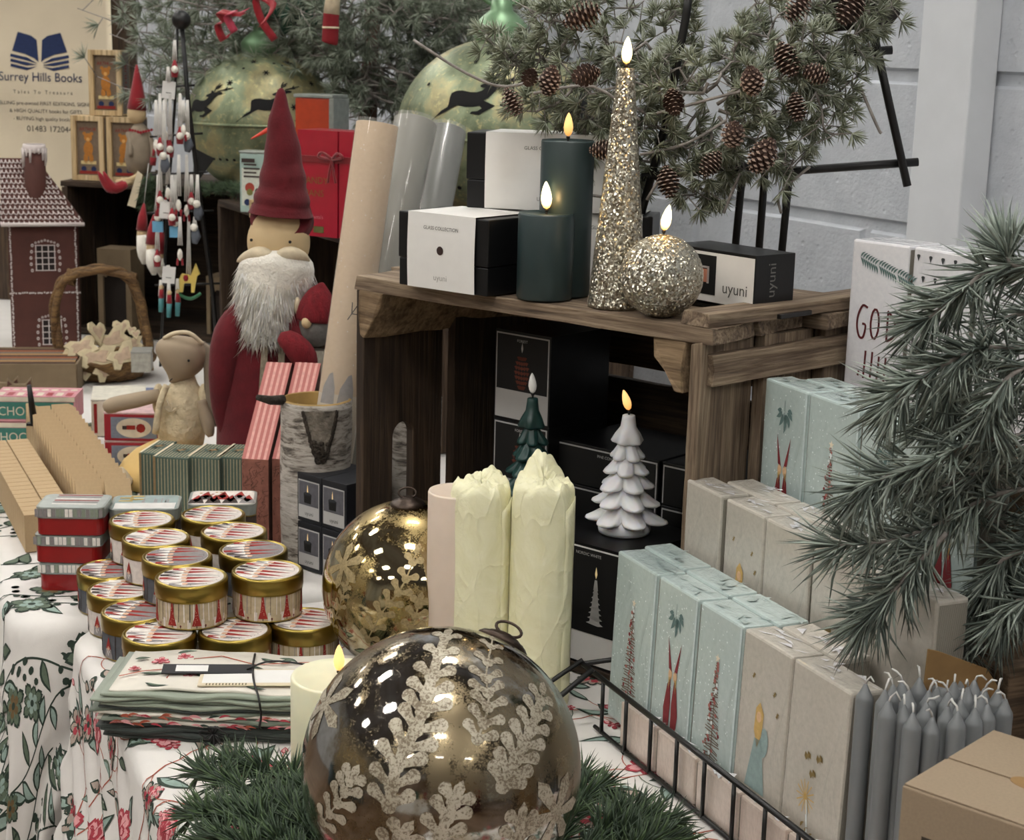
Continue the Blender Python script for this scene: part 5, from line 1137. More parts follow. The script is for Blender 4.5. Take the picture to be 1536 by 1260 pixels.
# ------------------------------------------------------------ red striped standing boxes and green striped boxes
PKS = plain('rose_board', '#b06a64', .75, var=.05); PKD = plain('brick_patterned_board', '#8d5a4c', .8, var=.2, vs=120); BRN = plain('brown_board_side', '#4f3026', .8, var=.15); LSTR = ink('pale_rose_stripe', '#cf9c92')
for k, (px0, l) in enumerate([(362, 'left'), (407, 'right')]):
    base = Z(px0 + 2, 826, 0); w, d, h = .034, .12, .165; t = MB(); top = Vector((.03, .13, 0))
    # slab with a sloping striped lid: low at the front, high at the back
    D_ = .125; vs = [(0, 0, 0), (w, 0, 0), (w, D_, 0), (0, D_, 0), (0, 0, h - .045), (w, 0, h - .045), (w, D_, h + .055), (0, D_, h + .055)]
    t.add(vs, [(0, 1, 5, 4), ], PKD); t.add(vs, [(1, 2, 6, 5), (2, 3, 7, 6), (3, 0, 4, 7), (0, 3, 2, 1)], BRN); t.add(vs, [(4, 5, 6, 7)], PKS)
    sl = .10 / D_
    for q in range(4): x = w * (.14 + .22 * q); t.add([(x, 0, h - .0448), (x + w * .1, 0, h - .0448), (x + w * .1, D_, h + .0552), (x, D_, h + .0552)], [(0, 1, 2, 3)], LSTR)
    R_ = random.Random(k)
    for q in range(60): x, y = R_.uniform(.002, w - .004), R_.uniform(.004, h - .05); t.print2d(strip([(x, y), (x + R_.uniform(-.004, .004), y + R_.uniform(.002, .005)), (x + R_.uniform(-.002, .005), y + .006)], .0006), BRN, on_front(0, 0, 0, .0004))
    tag(t.obj('sloping_box', None, tuple(base), math.radians(-6), bev=.0006), 'tall rose and brick patterned box with a striped sloping top, %s of the pair' % l, 'box', 'rose striped boxes')
GRB = plain('green_board', '#4f5f54', .8, var=.1); GRL = ink('cream_stripe', '#a59c7e'); GKR = ink('box_kraft_stripe', '#8d7450')
for k, (px0, px1, l) in enumerate([(206, 232, 'leftmost, standing slightly behind'), (232, 283, 'second from the left'), (283, 330, 'third from the left'), (326, 366, 'rightmost')]):
    w = (px1 - px0 + 4) * 2.14 / 2500 / .98; b_ = Z(px0, 790, 0); h = .094; t = MB(); t.box((w - .001, .075, h), GRB, c=(w / 2, .0375, 0)); f = on_front(0, 0, 0)
    n = max(3, int(w / .0042))
    for q in range(n): x = w * (q + .5) / n; t.print2d(rect(x - .0006, .002, x + .0006, h - .002), GRL, f); t.print2d(rect(x - .0006, .002, x + .0006, .073), GRL, on_top(0, 0, h))
    t.print2d(rect(0, 0, .003, h), GKR, on_front(0, 0, 0, .0008)); t.print2d(rect(0, .001, .003, .074), CREAM, on_top(0, 0, h, .0008)); t.print2d(circ(.012, 12, (w * .5, .04)), GRB, on_top(0, 0, h, .0007)); t.print2d(shift(star(.009, .003, 6), w * .5, .04), GKR, on_top(0, 0, h, .001))
    t.print2d(circ(.012, 12, (.035, .05), .03), GKR, on_left(0, .0, 0, .0006)) if False else None
    tag(t.obj('striped_box', None, (b_.x, b_.y + (.02 if k == 0 else 0), .0015), math.radians(-8), bev=.0008), 'green and cream striped gift box, %s of the four' % l, 'box', 'green striped boxes')
# ------------------------------------------------------------ kraft favour boxes in rows on the left
K3 = plain('kraft_card_light', '#b59b76', .8, var=.05, vs=300, bs=.2, bd=.0003)
def krow(label, grp, p_front, p_back, n, w, h, saw):
    p0, p1 = Vector(p_front), Vector(p_back); dv = (p1 - p0) / n; L = dv.length; ang = math.atan2(dv.y, dv.x) - PI / 2
    for i in range(n):
        q = p0 + dv * i; a = MB()
        if saw:   # open-topped thin box with a higher front flap
            a.box((w, L * .82, h), K3, c=(0, L * .41, 0)); a.add([(-w / 2, .0005, h), (w / 2, .0005, h), (w / 2, L * .55, h + .019), (-w / 2, L * .55, h + .019), (-w / 2, L * .6, h), (w / 2, L * .6, h)], [(0, 1, 2, 3), (3, 2, 5, 4), (0, 3, 4), (1, 5, 2)], K3)
        else: a.box((w, L * .93, h), K3, c=(0, L * .465, 0)); 
        nm = 'frontmost' if i == 0 else 'rearmost' if i == n - 1 else '%s from the front' % ['', 'second', 'third', 'fourth', 'fifth', 'sixth', 'seventh', 'eighth', 'ninth', 'tenth', 'eleventh', 'twelfth', 'thirteenth', 'fourteenth', 'fifteenth', 'sixteenth', 'seventeenth', 'eighteenth', 'nineteenth', 'twentieth'][i]
        tag(a.obj('favour_box', None, (q.x, q.y, .0015), ang, bev=.0006), label % nm, 'box', grp)
fr = Z(62, 822, 0); fr2 = Z(98, 818, 0)
A0, A1 = T(.011, .285), T(.011, .70); B0, B1 = T(.0425, .31), T(.0425, .70)
krow('kraft favour box in the outer flat row by the table edge, %s', 'outer flat row of kraft boxes', A0, A1, 20, .030, .048, False)
krow('plain kraft favour box in the inner flat row, %s', 'inner flat row of kraft boxes', B0, B1, 20, .030, .048, False)
krow('kraft favour box with raised flap in the left toothed row, %s', 'left toothed row of kraft boxes', T(.085, .335), T(.092, .88), 20, .0335, .052, True)
krow('kraft favour box with raised flap in the right toothed row, %s', 'right toothed row of kraft boxes', T(.1205, .325), T(.128, .89), 20, .0335, .052, True)
# ------------------------------------------------------------ old crates along the wall
def simple_crate(label, loc, rz, w, d, h, seed):
    t = thing('wooden_crate', label, 'crate', loc, rz); Q = Matrix.Rotation(rz, 4, 'Z')
    def bd(nm, p, ax, up, L, Wd, Th, sd):
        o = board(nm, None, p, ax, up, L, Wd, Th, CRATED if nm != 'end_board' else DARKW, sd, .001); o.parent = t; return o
    for k in range(4): bd('top_slat', (0, d * (k + .5) / 4, h - .006), (1, 0, 0), (0, 0, 1), w, d / 4 - .003, .012, seed + k)
    for k in range(3): bd('back_slat', (0, d - .006, h * (k + .5) / 3), (1, 0, 0), (0, 1, 0), w, h / 3 + .001, .010, seed + 5 + k)
    for x in (.008, w - .008):
        for k in range(3): bd('end_board', (x, d * (k + .5) / 3, .002), (0, 0, 1), (1, 0, 0), h - .014, d / 3 - .004, .014, seed + 9 + k)
    bd('bottom_slat', (.016, d / 2, .008), (1, 0, 0), (0, 0, 1), w - .032, d - .02, .012, seed + 15)
    for x in (.030, w - .030): wedge('corner_batten', t, (x, .0, h - .014), (0, 1, 0), (1 if x < .1 else -1, 0, 0), (0, 0, -1), d - .02, .04, .05, DARKW, seed)
    for o in t.children:
        if o.name.startswith('corner_batten'): o.matrix_local.translation = o.matrix_local.translation + Vector(loc)
    return t
rzL = math.atan2(3.46 - 3.542, .335); simple_crate('dark old crate with arched boxes inside, under the teddy tins and the elf', (-.97, 3.55, .001), rzL, .40, .34, .329, 70)
rzR = math.atan2(-.885, .465); simple_crate('dark old crate behind the santa doll, carrying red boxes and metal baubles', (-.578, 3.21, .001), rzR, .80, .46, .329, 90)
ZS = .3315
def PD(D): return lambda px, py, dd=0.0: Y(px, py, D + dd)
def local(base): b_ = Vector(base); return lambda v: Vector(v) - b_
# ------------------------------------------------------------ metal lantern baubles with cut-out deer
def patina():
    m, nt, b = newmat('aged_green_gold_metal'); v = coords(nt); n = noise(nt, v, 9, 6, .65, .5); n2 = noise(nt, v, 90, 4, .7); n3 = noise(nt, coords(nt, (1, 1, 1)), 5, 4, .6)
    c = ramp(nt, n, [(.33, '#626b52'), (.47, '#858f72'), (.56, '#a49c74'), (.68, '#7d7f66')]); rust = ramp(nt, n3, [(.60, (0, 0, 0)), (.74, (1, 1, 1))])
    c = mixc(nt, mathn(nt, 'MULTIPLY', rust, .8), c, rgb('#4a3524')); sp = ramp(nt, n2, [(.56, (0, 0, 0)), (.66, (1, 1, 1))]); c = mixc(nt, mathn(nt, 'MULTIPLY', sp, .5), c, rgb('#d3c48c')); nt.links.new(c, b.inputs['Base Color'])
    b.inputs['Metallic'].default_value = .5; b.inputs['Roughness'].default_value = .42; bump(nt, b, n2, .25, .002); return m
PAT = patina(); PATG = plain('aged_green_cap', '#6f8f6c', .4, metal=.4, var=.2, vs=20); CUT = plain('black_cut_out', '#060606', .9, var=.02)
DEER = [(-1.44, -.45), (-1.02, -.28), (-.72, .02), (-.50, .24), (-.20, .42), (-.16, .60), (-.16, .95), (-.12, 1.15), (.10, 1.27), (.40, 1.30), (.80, 1.24), (1.10, 1.26), (1.35, 1.40), (1.44, 1.55), (1.22, 1.56), (1.18, 1.66), (1.40, 1.80), (1.54, 1.88), (1.48, 2.02), (1.60, 2.08), (1.80, 1.95), (2.02, 2.0), (2.22, 2.06), (2.46, 2.05), (2.42, 1.92), (2.14, 1.84), (2.02, 1.66), (1.88, 1.35), (1.70, 1.05), (1.50, .88), (1.66, .82), (2.08, .68), (1.86, .50), (1.58, .28), (1.38, .12), (.96, .14), (1.04, .26), (1.30, .30), (1.48, .46), (1.36, .58), (1.08, .50), (.70, .46), (.30, .52), (.06, .40), (-.30, .16), (-.70, -.02), (-.92, -.16), (-1.20, -.36)]
ANT = [[(1.80, 2.0), (1.76, 2.35), (1.92, 2.68)], [(1.78, 2.2), (2.1, 2.45)], [(1.80, 2.35), (2.16, 2.62)], [(2.0, 2.05), (2.5, 2.3), (3.0, 2.55)], [(2.35, 2.22), (2.7, 2.3)], [(2.5, 2.3), (2.62, 2.52)]]
def lantern(label, C, R, spin, rims, deers, cap=True, squash=.93):
    t = thing('metal_bauble', label, 'ornament', tuple(C), 0, 'big metal baubles'); a = MB(); a.ball((R, R, R * squash), PAT, n=72)
    a.lathe([(R * 1.0, -.018 * R), (R * 1.03, -.01 * R), (R * 1.03, .01 * R), (R * 1.0, .018 * R)], PAT, 72)
    def sq(fn): return lambda x, y: (lambda p: (p[0], p[1], p[2] * squash))(fn(x, y))
    tc = (Vector((0, 0, CH)) - Vector(C)); base_az = math.atan2(tc.y, tc.x)
    for (az, el, s) in deers:
        d = Vector((math.cos(base_az + az) * math.cos(el), math.sin(base_az + az) * math.cos(el), math.sin(el))); fn = sq(on_ball(R, d, e=.0012)); k = R * s
        a.print2d([(x * k - .3 * k, y * k - .9 * k) for x, y in DEER], CUT, fn, .01)
        for st in ANT: a.print2d([(x - .3 * k, y - .9 * k) for x, y in [(p[0], p[1]) for p in strip([(u * k, v * k) for u, v in st], .08 * k)]], CUT, fn, .01)
    R_ = random.Random(3)
    for k in range(26):
        az, el = R_.uniform(-1.7, 1.7), R_.uniform(-.1, 1.1); d = Vector((math.cos(base_az + az) * math.cos(el), math.sin(base_az + az) * math.cos(el), math.sin(el))); fn = sq(on_ball(R, d, e=.0011))
        if any(abs(az - q[0]) < .42 and abs(el - q[1]) < .34 for q in deers): continue
        if k % 2: 
            for q in range(3): a.print2d(shift(rect(-.045 * R, -.008 * R, .045 * R, .008 * R), 0, 0, 1, q * PI / 3), CUT, fn)
        else: a.print2d(circ(R * .02, 8), CUT, fn)
    for k in range(30): az = -1.7 + 3.4 * k / 29; d = Vector((math.cos(base_az + az) * .88, math.sin(base_az + az) * .88, -.47)); a.print2d(circ(R * .022, 8), CUT, sq(on_ball(R, d, e=.0011)))
    a.obj('hollow_globe', t)
    if cap:
        h = R * squash; a = MB(); a.lathe([(R * .24, h * .96), (R * .26, h * 1.0), (R * .27, h * 1.10), (R * .25, h * 1.14), (R * .18, h * 1.22), (R * .11, h * 1.28), (R * .10, h * 1.38), (0, h * 1.38)], PATG, 36); a.obj('cap', t)
        a = MB(); a.tube([(R * .26 * math.cos(x), 0, h * 1.58 + R * .24 * math.sin(x)) for x in [2 * PI * i / 24 for i in range(24)]], R * .022, PATG, 8, closed=True); a.obj('hanging_ring', t)
    a = MB(); a.lathe([(R * .45, -R * squash - .0), (R * .46, -R * squash + .006), (R * .40, -R * squash * .90)], PAT, 40); a.obj('foot_ring', t)
    return t
Rl = .150; cL = Y(393, 180, 3.36); cL.z = ZS + Rl * .93; lantern('big aged green metal bauble with a cut-out leaping deer, behind the santa hat', cL, Rl, 0, 1, [(-.05, .30, .20), (-1.05, .25, .2)])
Rr2 = .168; cR2 = Y(748, 205, 2.76); cR2.z = ZS + Rr2 * .93; lantern('big pale metal bauble with cut-out leaping deer behind the candle boxes', cR2, Rr2, 0, 1, [(-.42, .42, .2), (.75, .3, .2)])
RIBB = plain('red_satin_ribbon', '#a01826', .35, var=.1, sheen=.4); PKR = plain('pink_ribbon', '#c2455c', .35)
t = thing('ribbon_bow', 'red and pink ribbon bow tied at the cap of the green metal bauble', 'bow', tuple(Y(390, 40, 3.2)), 0); q = PD(3.2); l = local(t.location)
for pts, m in (([(392, 38), (410, 8), (384, -4), (392, 30), (412, 60)], RIBB), ([(365, 22), (345, 20), (328, 18), (338, 32), (326, 36), (335, 60), (342, 52)], RIBB), ([(352, 18), (340, 24), (352, 48)], PKR), ([(370, 15), (350, 24)], PKR)):
    a = MB(); P = smooth([l(q(x, y, .01 * i)) for i, (x, y) in enumerate(pts)], 4); vs = []
    for p in P: vs += [p + Vector((-.006, 0, -.004)), p + Vector((.006, .003, .004))]
    a.add(vs, [(2 * i, 2 * i + 2, 2 * i + 3, 2 * i + 1) for i in range(len(P) - 1)], m, True); a.obj('ribbon', t, solid=.0008)
GSAT = plain('green_satin', '#0e4a36', .3, sheen=.5, var=.2, vs=14)
base = Y(440, 20, 3.35); t = thing('satin_bow', 'dark green satin bow high between the pine branches', 'bow', tuple(base), 0); 
for k in range(6): an = k * 1.05 + .3; a = MB(); c = Vector((.036 * math.cos(an), .01 * math.sin(k), .020 * math.sin(an) + .012)); a.ball((.034, .014, .017), GSAT, (0, 0, 0), 20, M=xf(c, (.2, -an, .3)), fn=lambda d: 1 + .1 * math.sin(d.x * 9 + d.z * 7)); a.obj('loop', t)
STK = plain('hung_sock_red', '#7d141d', .9, bs=.5, bsc=500, bd=.0008); CRW = plain('cream_wool', '#cfc0a4', .95, bs=.6, bsc=400, bd=.001)
b0 = Y(497, 60, 2.9); t = thing('hanging_ornament', 'felt stocking leg ornament, cream above red, hanging in front of the pine tree', 'ornament', tuple(b0), 0); l = local(b0); q = PD(2.9)
a = MB(); a.tube(smooth([l(q(494, 66)), l(q(495, 60)), l(q(496, 40)), l(q(497, 20))], 4), [.006, .012, .0135] + [.014] * 7 + [.0135] * 3, STK, 16); a.obj('red_leg', t)
a = MB(); a.tube([l(q(497, 21)), l(q(499, 0)), l(q(502, -40))], [.0137, .0125, .011], CRW, 16); a.tube([l(q(496, 43)), l(q(496, 40))], [.0148, .0148], CRW, 16); a.obj('cream_sock', t)

# ------------------------------------------------------------ canvas tote bag
CANV = plain('cream_canvas', '#d3c6ad', .9, var=.06, vs=6, bs=.35, bd=.0012, bsc=600); NAVY = ink('navy_print', '#1c2b52'); GRYP = ink('grey_print', '#5d5a58')
def wave(x, y): return .006 * math.sin(x * 14 + y * 5) + .004 * math.sin(y * 22 + x * 6)
tb0 = Y(65, 258, 3.95); t = thing('tote_bag', 'cream canvas shop tote bag with a navy open book logo, hanging behind the gingerbread house', 'bag', (tb0.x, tb0.y, .0), 0)
W_, B0, B1 = .30, .24, .80; n = 24; a = MB(); vs = []
for j in range(n + 1):
    for i in range(n + 1): x = -.17 + .34 * i / n; z = B0 + (B1 - B0) * j / n; vs.append((x, wave(x, z), z))
for j in range(n + 1):
    for i in range(n + 1): x = -.17 + .34 * i / n; z = B0 + (B1 - B0) * j / n; e = min(1, min(i, n - i) / 2.5, min(j, n - j + 2) / 2.5); vs.append((x, wave(x, z) + .05 * e, z))
m_ = (n + 1) ** 2; fs = [(j * (n + 1) + i, j * (n + 1) + i + 1, (j + 1) * (n + 1) + i + 1, (j + 1) * (n + 1) + i) for j in range(n) for i in range(n)]; fs += [tuple(m_ + v for v in f[::-1]) for f in fs]
for i in range(n): fs += [(i, m_ + i, m_ + i + 1, i + 1), (n * (n + 1) + i, n * (n + 1) + i + 1, m_ + n * (n + 1) + i + 1, m_ + n * (n + 1) + i), (i * (n + 1), (i + 1) * (n + 1), m_ + (i + 1) * (n + 1), m_ + i * (n + 1)), (i * (n + 1) + n, m_ + i * (n + 1) + n, m_ + (i + 1) * (n + 1) + n, (i + 1) * (n + 1) + n)]
a.add(vs, fs, CANV, True); sB = 3.95 / 2500
def fb(x, y): X = (x - 65) * sB; Zz = tb0.z + (258 - y) * sB * 1.02; return (X, wave(X, Zz) - .0012, Zz)
def pxp(poly, mat, ml=None): a.print2d([(x, -y) for x, y in poly], mat, lambda x, y: fb(x, -y), ml)
for s in (-1, 1):
    c = 65.5; pxp([(c + s * 2, 101), (c + s * 4, 70), (c + s * 12, 64), (c + s * 32, 59), (c + s * 41, 86), (c + s * 22, 90), (c + s * 8, 96)], NAVY, 12)
    for k in range(3): o = k * 7; pxp([(c + s * 4, 103 + o * .3), (c + s * 18, 95 + o), (c + s * 43, 90 + o), (c + s * 44, 94 + o), (c + s * 20, 99 + o)], NAVY, 12)
def btxt(s_, x, y, size, mat, al='C', sx=1.0): a.text(s_, size, mat, lambda u, v: fb(x + u, y - v), al, sx)
btxt('Surrey Hills Books', 66, 128, 18, NAVY, sx=.92); btxt('T a l e s   T o   T r e a s u r e', 69, 146, 7.5, GRYP); btxt('SELLING pre-owned FIRST EDITIONS, SIGNED', 72, 162, 7.4, GRYP); btxt('& HIGH QUALITY books for GIFTS', 72, 173, 7.4, GRYP); btxt('- BUYING high quality books', 66, 184, 7.4, GRYP); btxt('01483 172044', 76, 200, 12, GRYP)
a.obj('canvas_body', t)
for s in (-.07, .07): a = MB(); a.box((.028, .004, .16), CANV, c=(s, -.004, .78)); a.obj('strap', t)
t = thing('display_board', 'plain dark backing board the tote bag hangs on, behind the gingerbread house', 'board', (tb0.x, tb0.y + .07, 0), 0); a = MB(); a.box((.42, .02, .98), wood('board_brown', '#2b221b', '#4a3b2e', '#66523f', along='Z'), c=(0, 0, .001)); a.obj('panel', t)
# ------------------------------------------------------------ teddy boxes on the crate
PINE = wood('pale_pine', '#b99a6d', '#cfb58a', '#ddc8a2', along='Z', sc=.5, bs=.1); TEDBG = ink('teddy_bg', '#7b6a58'); TED = ink('teddy_orange', '#b5762f'); TEDR = ink('teddy_red', '#8e2b22')
def tedbox(label, px, py, D, z):
    p = Y(px, py, D); w, h, d = .072, .135, .05; t = thing('teddy_box', label, 'box', (p.x, p.y, z), math.radians(-8), 'teddy bear boxes'); a = MB(); fr_ = .011
    for (x0, x1, z0, z1) in ((0, fr_, 0, h), (w - fr_, w, 0, h), (fr_, w - fr_, 0, fr_), (fr_, w - fr_, h - fr_, h)): a.box((x1 - x0, d, z1 - z0), PINE, c=((x0 + x1) / 2, d / 2, z0))
    a.obj('wooden_frame', t, bev=.0008); a = MB(); a.box((w - 2 * fr_ - .0006, d - .008, h - 2 * fr_ - .0006), TEDBG, c=(w / 2, d / 2 + .003, fr_ + .0003)); f = on_front(w / 2, .0065, 0, .0008); g = on_front(w / 2, .0065, 0, .0014)
    a.print2d(circ(.009, 14, (0, .090)), TED, f); a.print2d(circ(.004, 8, (-.008, .098)), TED, f); a.print2d(circ(.004, 8, (.008, .098)), TED, f); a.print2d(circ(.0105, 14, (0, .066), .016), TED, f); a.print2d(circ(.005, 10, (-.006, .046), .011), TED, f); a.print2d(circ(.005, 10, (.006, .046), .011), TED, f)
    a.print2d(circ(.004, 8, (0, .086)), ink('teddy_light', '#d6a35e'), g); a.print2d(rect(-.017, .034, .017, .041), ink('teddy_cream', '#d9c38c'), f); a.print2d(circ(.006, 10, (-.011, .024)), NAVY, f); a.print2d(circ(.006, 10, (.011, .024)), NAVY, f); a.print2d(rect(-.02, .014, .02, .020), TEDR, g)
    a.text('ARTHUR', .0095, TEDR, lambda x, y: g(x, .104 + y)); a.obj('picture_drawer', t)
    r = on_right(w, 0, 0, .0006); t2 = MB(); t2.print2d(rect(.006, .004, d - .004, h - .004), ink('teddy_side_grey', '#7d756c'), r); r2 = on_right(w, 0, 0, .001); t2.text('ARTHUR', .020, TEDR, lambda x, y: r2(d * .62 - y, h * .5 + x)); t2.obj('side_label', t)
tedbox('pine teddy bear box standing on top of the two others', 134, 176, 3.56, ZS + .1365); tedbox('pine teddy bear box at the bottom left of the three', 108, 270, 3.56, ZS); tedbox('pine teddy bear box at the bottom right, partly behind the elf doll', 161, 270, 3.53, ZS)
# ------------------------------------------------------------ elf doll, hanging gnomes
FELT = plain('oxblood_felt', '#5e1019', .95, var=.15, vs=60, bs=.5, bd=.0015, bsc=300, sheen=.08); FELTB = plain('bright_red_felt', '#8c1822', .95, var=.12, vs=60, bs=.5, bd=.0015, bsc=300, sheen=.3); SKIN = plain('calico_face', '#cdb48c', .9, var=.05, vs=30, bs=.3, bsc=900, bd=.0005)
GREYF = plain('taupe_felt', '#8c7f6e', .95, var=.12, vs=50, bs=.5, bsc=400, bd=.001); WOOL = plain('white_wool_fleece', '#ebe6da', .95, var=.08, vs=80, bs=.9, bd=.004, bsc=160, sheen=.4)
D = 3.38; q = PD(D); b0 = q(212, 262); b0.z = ZS; t = thing('elf_doll', 'elf doll in a tall red hat and taupe smock, sitting on the crate edge', 'doll', tuple(b0), 0); l = local(b0)
def pt(px, py, dd=0): return l(q(px, py, dd))
a = MB(); a.tube([pt(209, 258), pt(209, 240), pt(210, 215), pt(209, 195), pt(207, 185)], [.022, .029, .027, .019, .008], GREYF, 20); a.obj('smock', t)
a = MB(); 
for k in range(9): a.box((.005, .003, .005), FELTB, M=xf(pt(194 + k * 4, 200 - abs(4 - k), -.022 + abs(4 - k) * .002), (0, .78, 0)))
a.obj('knitted_collar', t)
a = MB(); a.ball((.019, .018, .022), SKIN, tuple(pt(205, 170)), 20); a.obj('head', t); a = MB(); a.tube([pt(205, 164), pt(206, 150), pt(206, 125), pt(205, 97)], [.0195, .0165, .010, .002], FELTB, 20); a.obj('hat', t)
a = MB(); a.tube(smooth([pt(192, 200), pt(196, 215, -.02), pt(196, 235, -.03)], 3), .005, GREYF, 10); a.obj('arm', t); a = MB(); a.tube(smooth([pt(220, 195), pt(228, 215, -.01), pt(230, 238, -.02)], 3), .0055, GREYF, 10); a.tube([pt(230, 236, -.02), pt(229, 248, -.02)], [.007, .006], FELTB, 10); a.obj('arm', t)
for s in (0, 1): a = MB(); a.tube(smooth([pt(212, 262 + 3 * s), pt(196, 270 + 3 * s, -.05), pt(176 + 6 * s, 274 + 2 * s, -.08)], 3), .0065, SKIN, 10); a.obj('leg', t); a = MB(); a.tube(smooth([pt(186 + 4 * s, 275 + s, -.08), pt(168 + 6 * s, 283, -.09), pt(158 + 6 * s, 275, -.095), pt(147 + 8 * s, 257, -.10)], 3), [.007, .008, .009, .010, .010, .009, .008, .006, .004, .0015], FELTB, 12); a.obj('boot', t)
t = thing('price_tag', 'folded cream card tag leaning at the crate edge below the elf', 'tag', tuple(Y(205, 290, 3.3)), 0); a = MB(); l2 = local(Y(205, 290, 3.3)); P3 = lambda x, y, d=3.3: l2(Y(x, y, d)); a.add([P3(191, 308), P3(203, 312), P3(214, 262), P3(206, 256)], [(0, 1, 2, 3)], CREAM); a.obj('card', t, solid=.001)
t = thing('pine_sprig', 'green pine sprig hanging from the crate edge behind the ornament strings', 'branch', tuple(Y(225, 280, 3.3)), 0)
NG1, NG2, NG3 = plain('fir_green_1', '#31452e', .7, var=.2), plain('fir_green_2', '#45593a', .7, var=.2), plain('fir_green_3', '#57694a', .7, var=.2)
N = Needles(); l2 = local(Y(225, 280, 3.3))
for k in range(26): N.tuft(l2(Y(ru(214, 245), ru(258, 308), 3.3)), (ru(-1, 1), ru(-1, 0), -.8), 16, .028, .0014, 1.0)
N.build('needles', [NG1, NG2], t); a = MB(); a.tube([l2(Y(235, 255, 3.3)), l2(Y(228, 300, 3.3))], .003, BARK, 6); a.obj('twig', t)
def gnome_orn(label, hx, top, bot, D, w, by):
    b0 = Y(hx, bot, D); t = thing('gnome_ornament', label, 'ornament', tuple(b0), 0, 'hanging red hat gnomes'); l = local(b0); p = lambda x, y, dd=0: l(Y(x, y, D + dd)); s = D / 2500
    a = MB(); a.tube([p(hx, by), p(hx + 1, (top + by) / 2), p(hx + 3, top)], [w * s, w * s * .75, w * s * .15], FELTB, 16); a.obj('hat', t)
    a = MB(); a.tube([p(hx, by - 2), p(hx, by + 12)], [w * s * .8, w * s * .85], SKIN, 14); a.obj('face', t)
    a = MB(); a.tube([p(hx - 1, by + 8, -.006), p(hx + 1, by + 28, -.010), p(hx + 2, bot - 12, -.008), p(hx + 3, bot, -.006)], [w * s * .8, w * s * 1.0, w * s * .9, w * s * .35], WOOL, 16); a.obj('beard', t)
    a = MB(); a.tube([p(hx + 3, top), p(hx + 10, top - 60)], .0008, COTT, 5); a.obj('cord', t)
gnome_orn('hanging red hat gnome, leftmost of the cluster', 213, 305, 396, 3.22, 9, 345); gnome_orn('hanging red hat gnome with a full white beard, lowest of the cluster', 228, 322, 412, 3.16, 10, 366); gnome_orn('hanging red hat gnome, right one behind the paper tag', 240, 338, 415, 3.2, 9, 380)
# ------------------------------------------------------------ ornament tree of black metal
D = 3.08; b0 = Y(330, 500, D); b0.z = .002; t = thing('ornament_stand', 'slim black metal ornament tree with a ball finial', 'stand', tuple(b0), 0); l = local(b0); p = lambda x, y, dd=0: l(Y(x, y, D + dd)); s = D / 2500
a = MB(); a.ball(14 * s, IRON, tuple(p(272, 30)), 20); a.obj('ball_finial', t); a = MB(); a.tube([p(272, 30), p(282, 150), p(300, 300), p(318, 430), (0, 0, .0)], 3.4 * s, IRON, 10); a.obj('pole', t)
a = MB(); a.tube([p(266, 40), p(262, 160, .05), p(250, 330, .1), p(240, 560, .14)], 2.2 * s, IRON, 8); a.obj('pole', t)
for (x0, y0, x1, y1) in ((235, 130, 292, 128), (225, 205, 304, 200), (228, 262, 312, 258), (220, 320, 320, 316), (232, 428, 330, 425)): a = MB(); a.tube([p(x0, y0, .0), p(x1, y1, .0)], 1.6 * s, IRON, 8); a.obj('cross_arm', t)
a = MB(); a.lathe([(.028, 0), (.028, .004), (0, .006)], IRON, 30); a.obj('foot', t)
GRF = plain('grey_felt', '#5f646d', .9, bs=.4, bsc=400, bd=.001); TEALW = plain('teal_painted_wood', '#4c8a8e', .5); YELW = plain('yellow_painted_wood', '#d6bd63', .5); GRNW2 = plain('green_painted_wood', '#2f6a48', .5); WCORD = plain('white_cord', '#d5d2cc', .9)
